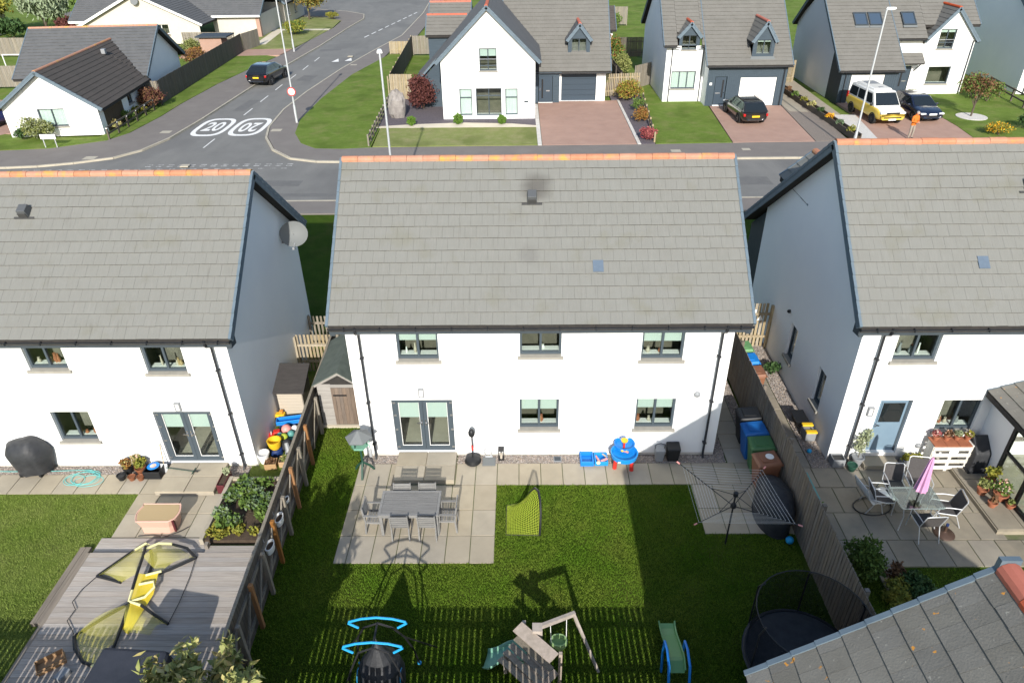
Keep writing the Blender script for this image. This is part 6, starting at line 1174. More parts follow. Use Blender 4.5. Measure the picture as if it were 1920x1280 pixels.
MB().lathe([(.02, .36), (.30, .34), (.36, .38), (.38, .52), (.345, .52), (.31, .42), (.02, .41)], (.0, -.06, 0), 24).o('basin', 'p_blue2', wt, smooth=True); MB().lathe([(.02, .50), (.24, .49), (.28, .52), (.29, .62), (.26, .62), (.23, .55), (.02, .54)], (.03, .2, 0), 24).o('upper_basin', 'p_blue', wt, smooth=True)
for a in (80, 200, 320): MB().tube([(.27*math.cos(R(a)), -.06+.27*math.sin(R(a)), 0), (.25*math.cos(R(a)), -.06+.25*math.sin(R(a)), .40)], [.06, .05], 10).o('leg', 'p_red', wt, smooth=True)
MB().tube([(0, .08, .5), (0, .08, .78)], .03, 8).o('tower', 'p_red', wt, smooth=True); MB().lathe([(.02, 0), (.09, .01), (.1, .05), (.02, .06)], (0, .08, .78), 14).o('spinner', 'p_yellow', wt, smooth=True); MB().ell((-.06, -.05, .56), (.05, .05, .04), 8).o('cup', 'p_yellow', wt, smooth=True); MB().bar((-.1, .0, .55), (.1, -.12, .55), .05, .03).o('ramp', 'p_rose', wt); MB().ell((.05, -.06, .57), (.035, .035, .03), 8).o('boat', 'p_lime', wt, smooth=True); MB().box(-.22, -.14, -.42, -.405, .42, .46).o('sticker', 'p_white', wt)
bk = thing('waste_caddy', 'grey caddy with a hoop handle by the wall', 'bin', (8.42, -.22, .02)); MB().hexa([V(p) for p in ((-.1, -.11, 0), (.1, -.11, 0), (.1, .11, 0), (-.1, .11, 0), (-.13, -.14, .38), (.13, -.14, .38), (.13, .14, .38), (-.13, .14, .38))]).o('body', 'p_grey', bk, bevel=.02); MB().box(-.135, .135, -.145, .145, .38, .42).o('lid', 'p_grey', bk, bevel=.015); MB().tube([(-.13, 0, .38), (-.13, 0, .55), (0, 0, .6), (.13, 0, .55), (.13, 0, .38)], .012, 6).o('handle', 'p_black', bk, smooth=True)
bk = thing('waste_caddy', 'black caddy beside the grey caddy', 'bin', (8.8, -.18, .02)); MB().hexa([V(p) for p in ((-.15, -.13, 0), (.15, -.13, 0), (.15, .13, 0), (-.15, .13, 0), (-.18, -.16, .42), (.18, -.16, .42), (.18, .14, .46), (-.18, .14, .46))]).o('body', 'p_black', bk, bevel=.02); MB().hexa([V(p) for p in ((-.19, -.17, .42), (.19, -.17, .42), (.19, .15, .46), (-.19, .15, .46), (-.17, -.14, .47), (.17, -.14, .47), (.17, .13, .52), (-.17, .13, .52))]).o('lid', 'p_black', bk, bevel=.015)
pb = thing('punch_ball', 'black punch ball stand on a round weighted base', 'punch ball', (3.15, -.3, .02)); MB().lathe([(.2, 0), (.235, .05), (.2, .16), (.06, .21)], n=20).o('base', 'p_black', pb, smooth=True); MB().tube([(0, 0, .2), (0, 0, .95)], .018, 8).o('pole', 'black_metal', pb, smooth=True); MB().ell((0, 0, 1.06), (.095, .095, .14), 14).o('ball', 'p_black', pb, smooth=True); MB().tube([(0, 0, .45), (0, 0, .62)], .028, 8).o('spring', 'p_red', pb, smooth=True)
bd = tag(MB().box(3.42, 3.79, -.47, -.13, .024, .05).o('doormat', 'dish_grey', None, bevel=.006), 'grey flat mat on the paving beside the lantern', 'mat')
sc = thing('boot_scraper', 'small grey metal boot scraper stand on the gravel', 'scraper', (3.6, -.1, .02)); MB().tube([(-.1, 0, 0), (-.14, 0, .25), (-.08, 0, .28)], .015, 6).o('arm', 'galv', sc, smooth=True); MB().tube([(.06, 0, 0), (.06, 0, .22)], .022, 6).o('post', 'galv', sc, smooth=True); MB().box(-.1, .1, -.03, .03, .0, .03).o('plate', 'galv', sc)
ln = thing('garden_lantern', 'tall black framed lantern standing by the wall', 'lantern', (3.95, -.16, .02)); f = MB()
for x in (-.07, .07):
    for y in (-.07, .07): f.box(x-.01, x+.01, y-.01, y+.01, 0, .34)
f.box(-.085, .085, -.085, .085, 0, .02).box(-.085, .085, -.085, .085, .34, .37); f.o('frame', 'black_metal', ln); MB().lathe([(.035, .02), (.035, .2)], n=10).o('candle', 'p_cream', ln, smooth=True)
dc = thing('drain_cover', 'square dark drain cover in the gravel', 'drain', (5.55, -.2, .012)); MB().box(-.11, .11, -.1, .1, 0, .03).o('frame', 'p_grey', dc); MB().box(-.09, .09, -.08, .08, .03, .036).o('grate', 'fascia', dc)
# bird table
bt = thing('bird_table', 'green bird table with grey hexagonal roof at the patio corner', 'bird table', (.13, -.72, .0)); MB().tube([(0, 0, .25), (0, 0, 1.2)], .03, 8).o('post', 'p_dgreen', bt, smooth=True)
for a in (30, 150, 270): MB().tube([(0, 0, .42), (.2*math.cos(R(a)), .2*math.sin(R(a)), .2), (.3*math.cos(R(a)), .3*math.sin(R(a)), .02)], [.03, .035, .03], 6).o('leg', 'p_dgreen', bt, smooth=True)
MB().lathe([(.22, 1.0), (.24, 1.0), (.24, 1.05), (.22, 1.05)], n=6).o('tray', 'p_mint', bt); MB().lathe([(.36, 1.28), (.37, 1.30), (.03, 1.52)], n=6).o('roof', 'dish_grey', bt)
for a in range(0, 360, 120): MB().tube([(.19*math.cos(R(a)), .19*math.sin(R(a)), 1.05), (.19*math.cos(R(a)), .19*math.sin(R(a)), 1.33)], .014, 6).o('pillar', 'p_dgreen', bt)
MB().tube([(.1, .02, 1.2), (.26, .0, 1.15), (.26, 0, .95)], .012, 6).o('hook', 'p_mint', bt, smooth=True); MB().lathe([(.04, .62), (.05, .64), (.05, .92), (.02, .95)], (.26, 0, 0), 10).o('feeder', 'galv', bt, smooth=True); MB().ell((-.2, .02, .95), (.07, .07, .1), 8).o('seed_holder', 'p_green', bt, smooth=True)
# wheelie bins
def bin_(label, x, y, m, rz=0, z=0.02, lid=None):
    t = thing('wheelie_bin', label, 'bin', (x, y, z), rz, 'wheelie bins'); MB().hexa([V(p) for p in ((-.2, -.2, .06), (.2, -.2, .06), (.2, .26, .06), (-.2, .26, .06), (-.28, -.32, .98), (.28, -.32, .98), (.28, .28, 1.0), (-.28, .28, 1.0))]).o('body', m, t, bevel=.03)
    l = MB().hexa([V(p) for p in ((-.295, -.345, .98), (.295, -.345, .98), (.295, .3, 1.0), (-.295, .3, 1.0), (-.25, -.29, 1.05), (.25, -.29, 1.05), (.26, .27, 1.09), (-.26, .27, 1.09))]).o('lid', lid or m, t, bevel=.02); MB().box(-.17, .17, -.2, .16, 1.068, 1.09).o('lid_panel', lid or m, l, bevel=.012)
    MB().tube([(-.25, .33, .98), (.25, .33, .98)], .018, 8).o('handle', m, t, smooth=True)
    for sx in (-1, 1): MB().lathe([(.09, -.025), (.1, -.02), (.1, .02), (.09, .025)], (sx*.25, .26, .1), 14, M=Matrix.Rotation(R(90), 3, 'Y')).o('wheel', 'tyre', t, smooth=True)
    return t
bin_('black wheelie bin behind the blue bin in the row by the fence', 11.03, .56, 'p_black', R(-90)); bin_('blue wheelie bin in the row by the middle fence', 11.0, -.1, 'p_binblue', R(-88)); bin_('dark green wheelie bin between the blue and brown bins', 11.02, -.72, 'p_green', R(-92)); bb = bin_('brown wheelie bin with white sticker nearest the rotary dryer', 10.98, -1.36, 'p_binwood', R(-84)); MB().lathe([(.11, 0), (.11, .004)], (-.02, .05, 1.093), 18).o('sticker', 'p_white', bb)
cv = thing('barbecue', 'large barbecue under a black cover beside the rotary dryer', 'barbecue', (10.92, -2.42, .02))
cvm = MB(); 
for (z, a, b) in ((0.0, .40, .70), (.3, .42, .74), (.6, .44, .76), (.78, .42, .72), (.92, .33, .58), (.97, .18, .36), (.975, .02, .05)):
    pass
cvm.lathe([(1.0, .02), (1.03, .3), (1.06, .62), (1.0, .78), (.82, .91), (.45, .975), (.02, .985)], n=22, sx=.42, sy=.74); cvm.v = [(x+(.02*math.sin(z*9+y*7)), y+.02*math.sin(x*9+z*5), z) for x, y, z in cvm.v]; cvm.o('cover', 'cover_black', cv, smooth=True); MB().lathe([(1.0, 0), (1.0, .05)], n=22, sx=.44, sy=.76).o('hem', 'cover_black', cv)
bl_ = tag(MB().ell((11.12, -3.28, .12), (.1, .1, .1), 14).o('ball', 'p_cyan', None, smooth=True), 'small bright blue ball by the fence foot', 'ball')
plant('potted_plant', 'red flowered pot plant behind the bins on the fence side', 'plant', (11.24, -1.75, .02), 'leaf_green', .16, .6, n=260, size=.06, seed=80, mname2='leaf_pink')
# rotary dryer
rd = thing('rotary_dryer', 'rotary washing line open over the paving corner', 'washing line', (9.55, -3.3, 0)); MB().tube([(0, 0, 0), (0, 0, 1.72)], .022, 8).o('pole', 'black_metal', rd, smooth=True); MB().lathe([(.05, 1.26), (.07, 1.28), (.07, 1.36), (.03, 1.41)], n=12).o('lower_hub', 'black_metal', rd, smooth=True); MB().lathe([(.04, 1.62), (.06, 1.64), (.06, 1.74), (.02, 1.77)], n=12).o('upper_hub', 'black_metal', rd, smooth=True)
AR = [(-1.12, 1.0), (.88, .82), (1.12, -1.0), (-1.12, -.95)]
for (x, y) in AR: MB().tube([(0, 0, 1.31), (x, y, 1.73)], .011, 6).o('arm', 'black_metal', rd, smooth=True); MB().tube([(0, 0, 1.66), (x*.42, y*.42, 1.485)], .008, 5).o('strut', 'black_metal', rd); MB().tube([(x, y, 1.73), (x*1.06, y*1.06, 1.755)], .018, 6).o('arm_tip', 'p_rose', rd)
m = MB()
for k in range(9):
    s = .42+k*.066; P = [(x*s, y*s, 1.31+.42*s+.012) for x, y in AR]
    for i in range(4): a, b = V(P[i]), V(P[(i+1) % 4]); m.tube([a, (a+b)/2-V((0, 0, .015)), b], .0026, 3, cap=False)
m.o('line', 'p_white', rd, kind='stuff')
# hanging tent swing
ts = thing('tent_swing', 'black tent swing hung in arched frame with bright blue hoops', 'swing', (1.75, -7.1, 0))
for y, s in ((.2, 1), (-.33, -1)):
    arch = [(-.62, y+s*.38, .0), (-.57, y+s*.24, .7), (-.46, y+s*.1, 1.3), (-.28, y, 1.72), (0, y, 1.86), (.28, y, 1.72), (.46, y+s*.1, 1.3), (.57, y+s*.24, .7), (.62, y+s*.38, 0)]
    MB().tube(arch, .02, 8).o('arch', 'black_metal', ts, smooth=True)
    MB().tube([(-.38, y, 1.72), (-.56, y, 1.86), (-.54, y, 1.9), (-.3, y, 1.99), (0, y, 2.03), (.3, y, 1.99), (.54, y, 1.9), (.56, y, 1.86), (.38, y, 1.72)], .024, 8).o('hoop', 'p_cyan', ts, smooth=True)
    for sx in (-1, 1): MB().ell((sx*.62, y+s*.38, .03), (.05, .05, .035), 8).o('foot', 'p_cyan', ts, smooth=True)
    for sx in (-1, 1):
        MB().tube([(sx*.46, y+s*.1, 1.3), (sx*.95, y+s*.75, .02)], .016, 6).o('brace', 'black_metal', ts)
MB().tube([(0, .2, 1.86), (0, -.33, 1.86)], .022, 8).o('ridge_bar', 'black_metal', ts); MB().tube([(0, -.06, 1.84), (0, -.06, 1.58)], .01, 6).o('rope', 'p_grey', ts)
MB().lathe([(.02, 1.62), (.10, 1.5), (.30, 1.12), (.40, .98)], (0, -.06, 0), 12).o('tent_roof', 'cover_black', ts); MB().lathe([(.40, .98), (.47, .72), (.46, .42), (.40, .32), (.02, .30)], (0, -.06, 0), 16).o('tent_body', 'cover_black', ts, smooth=True)
for sx in (-1, 1): MB().tube([(sx*.42+.07*math.cos(R(a))*0, -.06+.16*math.cos(R(a))-.14, .70+.26*math.sin(R(a))) for a in range(0, 360, 30)], .010, 5, closed=True).o('window_trim', 'p_cyan', ts, smooth=True)
# play tower with toddler swing
pt = thing('play_tower', 'weathered wooden toddler play tower with swing arm and mint slide', 'play frame', (4.85, -6.75, 0))
def pan(c, a, w, l, z, t, m, nm, par): M = Matrix.Translation((c[0], c[1], z)) @ Matrix.Rotation(a, 4, 'Z'); return MB().box(-l/2, l/2, -w/2, w/2, 0, t, M=M).o(nm, m, par)
ra = R(-45)
Mr = Matrix.Rotation(ra, 4, 'Z')
for (x, y) in ((-.5, -.45), (.5, -.45), (-.5, .1), (.5, .1)): p = Mr @ V((x, y, 0)); MB().box(p.x-.035, p.x+.035, p.y-.035, p.y+.035, 0, (1.12 if y > 0 else .66)).o('post', 'play_wood', pt)
rp = MB()
for k in range(2): y = -.02+k*.17; 
MB().box(-.5, .5, -.06, .2, 1.14, 1.17, M=Mr @ Matrix.Rotation(R(8), 4, 'X')).o('roof_panel', 'play_wood', pt)
for k in range(4): MB().box(-.5, .5, -.66+k*.15, -.66+k*.15+.13, .62+.07*k, .645+.07*k, M=Mr).o('roof_board', 'fence_grey', pt)
MB().box(-.48, .48, -.45, .1, .4, .43, M=Mr).o('platform', 'play_wood', pt)
MB().bar((-.05, .25, 1.15), (.76, .62, 1.12), .07, .10).o('swing_beam', 'play_wood', pt); MB().box(-.12, .08, .1, .3, 1.02, 1.26).o('beam_bracket', 'play_wood', pt)
MB().bar((.74, .6, 1.12), (1.25, .04, 0), .05, .05).o('leg', 'play_wood', pt); MB().bar((.74, .6, 1.12), (.95, .98, 0), .05, .05).o('leg', 'play_wood', pt)
sw = MB().lathe([(.05, .42), (.15, .43), (.19, .52), (.18, .62), (.15, .62), (.14, .5), (.02, .48)], (.43, .36, 0), 12, sx=1, sy=.85).o('swing_seat', 'p_ltgreen', pt, smooth=True)
for sx in (-1, 1): MB().tube([(.43+sx*.16, .36+sx*.06, .6), (.42+sx*.17, .46+sx*.1, 1.1)], .008, 5).o('swing_rope', 'p_white', pt)
q = MB(); n = 9
for i in range(n):
    t_ = i/(n-1); x = -.25-.85*t_; y = .05+.30*t_+.12*math.sin(t_*5); z = .52-.42*t_; w = .17+.06*t_*(1 if t_ < .9 else .6)
    for (dx, dz) in ((-1, .10), (-.85, .0), (0, -.02), (.85, 0), (1, .10)): q.v.append((x+.25*dx*w, y+dx*w, z+dz))
for i in range(n-1):
    for j in range(4): q.f.append((i*5+j, i*5+j+1, (i+1)*5+j+1, (i+1)*5+j))
s_ = q.o('slide', 'p_mint', pt, smooth=True); md = s_.modifiers.new('s', 'SOLIDIFY'); md.thickness = .015
sl2 = thing('toddler_slide', 'green toddler slide with blue side rails on the lawn', 'slide', (7.6, -6.5, 0)); q = MB()
pr = [(.86, .12, .185), (.72, .13, .18), (.5, .22, .175), (0, .56, .17), (-.42, .83, .165), (-.52, .86, .165), (-.78, .86, .16)]
for (y, z, w) in pr:
    for (dx, dz) in ((-1, .09), (-.9, .09), (-.88, 0), (.88, 0), (.9, .09), (1, .09)): q.v.append((dx*w+.09*y, y, z+dz))
for i in range(len(pr)-1):
    for j in range(5): q.f.append((i*6+j, i*6+j+1, (i+1)*6+j+1, (i+1)*6+j))
s_ = q.o('chute', 'p_slide', sl2); md = s_.modifiers.new('s', 'SOLIDIFY'); md.thickness = .014
for sx in (-1, 1): MB().tube([(sx*.2, -.2, .0), (sx*.2-.02, -.15, .55), (sx*.2-.03, -.2, 1.02), (sx*.2-.04, -.45, 1.12), (sx*.2-.06, -.8, 1.1), (sx*.2-.08, -1.0, .8), (sx*.2-.1, -1.1, 0)], .026, 8).o('side_rail', 'p_blue', sl2, smooth=True)
for z in (.22, .44, .66): MB().box(-.25, .16, -1.06+z*.12, -.98+z*.12, z, z+.035).o('step', 'p_white', sl2)
# trampoline
tp = thing('trampoline', 'black trampoline with safety net in the shaded corner by the fence', 'trampoline', (10.15, -6.75, 0)); r = 1.1
MB().lathe([(.02, .55), (r-.12, .55), (r-.12, .54), (.02, .54)], n=32).o('mat', 'p_black', tp); MB().tube(arc((0, 0), r, 0, 348.75, 31, .56), .03, 6, closed=True).o('frame', 'black_metal', tp, smooth=True); MB().lathe([(r-.2, .585), (r+.06, .565), (r+.06, .55), (r-.2, .57)], n=32).o('edge_pad', 'cover_black', tp)
for a in range(0, 360, 60): x, y = math.cos(R(a+15)), math.sin(R(a+15)); MB().tube([(x*(r+.06), y*(r+.06), 0), (x*(r+.06), y*(r+.06), 1.7), (x*(r-.05), y*(r-.05), 1.9)], .02, 6).o('net_pole', 'black_metal', tp, smooth=True)
m = MB(); ring = arc((0, 0), r-.02, 0, 348.75, 31)
for i in range(32): a, b = ring[i], ring[(i+1) % 32]; m.add([(*a, .58), (*b, .58), (*b, 1.88), (*a, 1.88)], [(0, 1, 2, 3)])
m.o('net', 'net_black', tp); MB().tube(arc((0, 0), r-.02, 0, 348.75, 31, 1.88), .012, 6, closed=True).o('net_ring', 'black_metal', tp, smooth=True)
# hung fence planters
for i, (y, lb) in enumerate(((-2.75, 'white fence pot hung nearest the house'), (-3.45, 'white fence planter hung in the middle of the three'), (-4.3, 'white fence planter hung farthest from the house'))):
    x = -1.70+.48*(4.6-y)/12.9+.12; t = thing('fence_planter', lb, 'planter', (x, y, .92), 0, 'fence planters'); k = .6 if i == 0 else 1
    tray_ = MB(); tray_.lathe([(.08*k, 0), (.10*k, .02), (.12*k, .2*k), (.10*k, .2*k), (.085*k, .05), (.01, .05)], n=16, sx=.8, sy=1.55); tray_.o('pot', 'p_white', t, smooth=True); MB().lathe([(.01, .14*k), (.095*k, .14*k), (.095*k, .15*k), (.01, .155*k)], n=14, sx=.8, sy=1.5).o('soil', 'soil', t); MB().tube([(-.1, 0, .2*k), (-.13, 0, .56), (-.19, 0, .56)], .006, 5).o('hook', 'galv', t)
# ------------------------------------------------------------------ left garden
bq = thing('barbecue', 'kettle barbecue under a black cover against the left house wall', 'barbecue', (-9.45, -.28, LZ)); m = MB(); m.lathe([(.88, .10), (1.0, .35), (1.12, .62), (1.18, .82), (1.0, 1.02), (.62, 1.16), (.02, 1.2)], n=20, sx=.52, sy=.36); m.v = [(x*(1+.06*math.sin(math.atan2(y, x)*7)), y*(1+.06*math.sin(math.atan2(y, x)*5)), z+.03*math.sin(x*9)) for x, y, z in m.v]; m.o('cover', 'cover_black', bq, smooth=True)
for x in (-.3, .25): MB().lathe([(.09, -.03), (.1, 0), (.09, .03)], (x, -.2, .1), 12, M=Matrix.Rotation(R(90), 3, 'Y')).o('wheel', 'tyre', bq, smooth=True)
hs = MB(); rg = random.Random(5)
pts = []
for k in range(120):
    a = k*.26; rr_ = .28+.07*math.sin(k*.11)+.05*math.sin(k*.37); pts.append((-7.95+rr_*1.35*math.cos(a)+.16*math.sin(k*.05), -.62+rr_*math.sin(a)*.85+.05*math.cos(k*.09), LZ+.035+.012*math.sin(k*.7)))
pts += [(-7.5, -.5, LZ+.035), (-7.9, -.25, LZ+.04), (-9.5, -.32, LZ+.04), (-11, -.3, LZ+.04)]
hs.tube(pts, .008, 5); tag(hs.o('garden_hose', 'p_aqua', None, smooth=True), 'thin turquoise hose coiled on the paving', 'hose')
def pot(label, x, y, z, r, h, m, leaf, pr=.2, ph=.3, n=250, seed=1, size=.05, m2=None, group=None, name='potted_plant', up=.6, aspect=1.8):
    t = thing(name, label, 'plant', (x, y, z), 0, group); MB().lathe([(r*.7, 0), (r, h*.85), (r*1.1, h*.86), (r*1.1, h), (r*.92, h), (r*.85, h*.85), (.01, h*.84)], n=14).o('pot', m, t, smooth=True)
    if leaf:
        bs = blobs((0, 0, h+ph*.45), (pr, pr, ph*.55), 4, seed); leaf_mesh('foliage', leaf, t, bs, n, size, seed, up, .2, aspect); MB().tube([(0, 0, h*.8), (0, 0, h+ph*.5)], .012, 5).o('stem', 'bark', t)
        if m2: leaf_mesh('flowers', m2, t, bs, n//3, size, seed+7, up, .6, 1.1)
    return t
pot('brown pot of russet heather in the trough row by the left house', -6.75, -.33, LZ+.02, .14, .22, 'p_black', 'leaf_rust', .2, .3, 420, 81, m2='leaf_tan'); pot('pot of green and gold foliage between heather and crate', -6.38, -.36, LZ+.02, .14, .22, 'p_brown', 'leaf_gold', .2, .3, 420, 82); pot('pale pink sedum pot behind the brown pots', -6.55, -.18, LZ+.02, .12, .2, 'p_brown', 'leaf_tan', .18, .34, 320, 83, m2='petal')
pot('empty black round pot in front of the heather', -6.82, -.62, LZ+.02, .12, .17, 'p_black', None); pot('small empty brown pot beside the black pot', -6.52, -.64, LZ+.02, .10, .14, 'p_brown', None); pot('small empty brown pot nearest the black crate', -6.27, -.64, LZ+.02, .10, .14, 'p_brown', None)
cr = thing('crate', 'black plastic crate by the door step of the left house', 'crate', (-5.95, -.45, LZ+.02)); tray(cr, -.24, .24, -.18, .2, .26, .02, 'p_black', 'body'); MB().lathe([(.14, 0), (.17, .02), (.13, .03), (.02, .025)], (-.04, .1, .24), 20).o('plate', 'p_blue', cr, smooth=True); MB().lathe([(.11, 0), (.11, .006)], (-.04, .1, .262), 18).o('plate_centre', 'petal', cr)
sv = thing('spade', 'steel spade leaning on the wall by the left patio doors', 'spade', (-5.72, -.2, LZ+.02)); MB().tube([(0, -.08, .2), (-.02, .08, .85)], .016, 6).o('shaft', 'fence_pale', sv); MB().tube([(-.07, .1, .95), (-.02, .08, .85), (.05, .1, .95), (-.07, .1, .95)], .013, 6).o('handle', 'galv', sv); MB().hexa([V(p) for p in ((-.09, -.15, 0), (.09, -.15, 0), (.09, -.14, 0), (-.09, -.14, 0), (-.1, -.08, .27), (.1, -.08, .27), (.1, -.07, .27), (-.1, -.07, .27))]).o('blade', 'galv', sv)
wd_ = thing('weeding_tool', 'long thin green handled weeding tool lying on the door step', 'garden tool', (-5.3, -.45, LZ+.17)); MB().tube([(-.35, .12, .02), (.5, -.05, .03)], .01, 6).o('shaft', 'p_dgreen', wd_); MB().tube([(.5, -.16, .03), (.52, .08, .04)], .014, 6).o('handle', 'p_dgreen', wd_); MB().tube([(.5, -.05, .03), (.66, -.09, .06)], .018, 6).o('grip', 'p_black', wd_)
pk = thing('play_table', 'pink moulded play table with tan top on the left patio', 'play table', (-4.95, -2.35, LZ+.02))
def outline(sx, n=7):
    o = [(-.5*sx, .3), (.5*sx, .3)]; o += [(.5*sx+.09*math.sin(math.pi*i/n)*sx, .3-.62*i/n) for i in range(1, n)] + [(.42*sx, -.32), (-.42*sx, -.32)] + [(-.42*sx-.1*math.sin(math.pi*i/n)*sx, -.32+.62*i/n) for i in range(1, n)]
    return o
a, b = outline(1), outline(.8); n_ = len(a); m = MB(); m.v = [(x, y, .46) for x, y in a]+[(x*.86, y*.84, .2) for x, y in a]+[(x, y*.9, 0) for x, y in b]; m.f = [tuple(range(n_))]+[(i+k*n_, i+(k+1)*n_, (i+1) % n_+(k+1)*n_, (i+1) % n_+k*n_) for k in range(2) for i in range(n_)]; m.o('body', 'p_pink', pk); MB().poly([(x*.93, y*.9) for x, y in a], .45, .47).o('top', 'p_tan', pk); MB().tube([(x*1.0, y*1.0, .462) for x, y in a], .018, 6, closed=True).o('rim', 'p_pink', pk, smooth=True); MB().box(.47, .52, -.28, -.2, .05, .44).o('slot', 'p_maroon', pk); MB().tube([(-.45, -.4, .02), (-.1, -.38, .03), (.3, -.42, .03), (.6, -.25, .03), (.75, -.1, .03)], .012, 5).o('cable', 'p_black', pk, smooth=True)
pt_ = thing('planter_box', 'dark red planter trough beside the left door step', 'planter', (-3.77, -.9, LZ+.02)); tray(pt_, -.11, .11, -.3, .3, .3, .02, 'p_maroon', 'box'); MB().box(-.09, .09, -.28, .28, .2, .24).o('soil', 'soil', pt_); leaf_mesh('foliage', 'leaf_silver', pt_, [((0, .24, .34), (.1, .12, .1))], 120, .05, 4)
# planted bed
bed = thing('flower_bed', 'raised bed of leafy green plants against the dark fence', 'flower bed', (-3.0, -1.9, LZ)); MB().box(-.55, .95, -1.1, 1.05, 0, .16).o('soil', 'soil', bed); MB().box(-.66, -.56, -1.15, 1.16, 0, .24).o('kerb', 'slab', bed); MB().box(-.56, 1.0, 1.06, 1.16, 0, .22).o('kerb', 'slab', bed)
rg = random.Random(8); bs1 = [((rg.uniform(-.4, .8), rg.uniform(-.75, .95), .3), (.2, .2, .16)) for _ in range(26)]
leaf_mesh('leafy_plants', 'leaf_green', bed, bs1, 2600, .08, 4, .6, .3, 1.3); leaf_mesh('blue_green_plants', 'leaf_bluegreen', bed, bs1[::2], 1600, .075, 5, .6, .3, 1.3); leaf_mesh('yellow_weeds', 'leaf_gold', bed, [((rg.uniform(-.45, .85), rg.uniform(-1.05, -.6), .22), (.16, .14, .07)) for _ in range(9)], 800, .05, 6, .6)
# deck
dk = thing('deck', 'weathered grey timber deck in the left garden', 'deck', (-4.2, -5.8, -.15)); n = 38; x0, x1 = -2.06, 2.32
for k in range(n):
    y = 2.97-k*.145
    if k < 4: a, b, z = -2.1, .78, -.12+.0*k
    else: a, b, z = x0, x1 + .10*(k/n), 0
    MB().box(a, b, y-.138, y, -.028, 0).o('deck_board', 'deck', dk, loc=(0, 0, z+random.uniform(-.002, .002)))
MB().box(-2.16, -2.06, -2.7, 2.38, -.17, .003).o('edge_board', 'deck_side', dk); MB().box(-2.30, -2.17, .4, 2.62, -.17, -.055).o('side_step', 'deck_side', dk); MB().box(-2.44, -2.31, .4, 2.62, -.17, -.058).o('side_step', 'deck_side', dk); MB().box(.8, 2.3, 2.34, 2.62, -.17, -.01).o('corner_board', 'deck', dk); MB().box(-2.05, 2.2, -2.6, 2.2, -.17, -.06).o('joists', 'underlay', dk); MB().box(.78, .87, 2.5, 2.62, -.17, .14).o('newel', 'deck_side', dk)
# collapsed pop-up goals on the deck
pg = thing('popup_goals', 'pair of collapsed pop up goals with black poles and yellow nets lying on the deck', 'goal', (-4.4, -4.9, -.15))
Q = lambda x, y, z=.04: (x+4.4, y+4.9, z)
def band(nm, pts, m, r=.036): return MB().tube([Q(*p) for p in pts], r, 7).o(nm, m, pg, smooth=True)
band('pole', [(-4.85, -3.35, .16), (-4.72, -3.75, .24), (-4.62, -4.25, .26), (-4.55, -4.7, .2)], 'p_black'); band('pole', [(-4.5, -4.95, .16), (-4.42, -5.5, .1), (-4.37, -6.0, .06), (-4.33, -6.4, .05)], 'p_black'); band('pole', [(-5.70, -4.16), (-5.4, -3.75, .06), (-5.15, -3.42, .08)], 'p_black'); band('pole', [(-5.70, -4.16), (-5.3, -4.28, .06), (-5.0, -4.38, .08)], 'p_black'); band('pole', [(-4.25, -3.2, .06), (-3.85, -3.32, .06), (-3.52, -3.61)], 'p_black'); band('pole', [(-3.52, -3.61), (-3.95, -3.95, .06), (-4.2, -4.12, .08)], 'p_black'); band('pole', [(-4.72, -3.4, .08), (-4.5, -3.8, .07), (-4.45, -4.2, .06)], 'p_black'); band('pole', [(-5.36, -5.77), (-4.9, -5.35, .1), (-4.5, -5.03, .14)], 'p_black'); band('pole', [(-5.38, -5.80), (-5.2, -6.1), (-4.85, -6.42), (-4.62, -6.5)], 'p_black'); band('pole', [(-4.2, -5.05, .13), (-3.8, -5.28, .08), (-3.42, -5.48)], 'p_black')
band('sleeve', [(-5.12, -3.40, .08), (-4.92, -3.2, .1), (-4.82, -3.28, .13)], 'p_lightyellow', .033); band('sleeve', [(-4.27, -3.19, .07), (-4.6, -3.2, .1), (-4.72, -3.32, .13), (-4.84, -3.5, .17)], 'p_lightyellow', .033); band('sleeve', [(-4.55, -4.68, .2), (-4.5, -4.98, .17), (-4.2, -5.06, .14)], 'p_lightyellow', .033); band('sleeve', [(-4.35, -6.35, .06), (-4.34, -6.6, .05)], 'p_lightyellow', .033); band('sleeve', [(-4.62, -6.5), (-4.42, -6.56)], 'p_lightyellow', .033); band('sleeve', [(-4.45, -4.55, .22), (-4.15, -4.45, .2), (-4.08, -4.6, .18), (-4.2, -4.85, .15), (-4.48, -4.97, .15)], 'p_lightyellow', .03); band('sleeve', [(-4.4, -4.3, .24), (-4.1, -4.15, .2)], 'p_lightyellow', .03)
band('cord', [(-5.70, -4.18), (-5.86, -4.55), (-5.9, -4.9), (-5.72, -5.1), (-5.75, -5.4), (-5.5, -5.65), (-5.38, -5.78)], 'p_black', .009); band('cord', [(-3.52, -3.61), (-3.44, -4.2), (-3.4, -4.9), (-3.42, -5.48)], 'p_black', .009)
def netsheet(nm, A, B, m, n=10, bow=-.16):
    q = MB(); A = [V(Q(*p)) for p in A]; B = [V(Q(*p)) for p in B]
    def at(L, t): k = t*(len(L)-1); i = min(int(k), len(L)-2); f = k-i; return L[i]*(1-f)+L[i+1]*f
    for i in range(n+1):
        for j in range(n+1): p = at(A, i/n)*(1-j/n)+at(B, i/n)*(j/n); p.z = max(.015, p.z - bow*math.sin(math.pi*j/n)); q.v.append(tuple(p))
    for i in range(n):
        for j in range(n): q.f.append((i*(n+1)+j, i*(n+1)+j+1, (i+1)*(n+1)+j+1, (i+1)*(n+1)+j))
    return q.o(nm, m, pg, smooth=True)
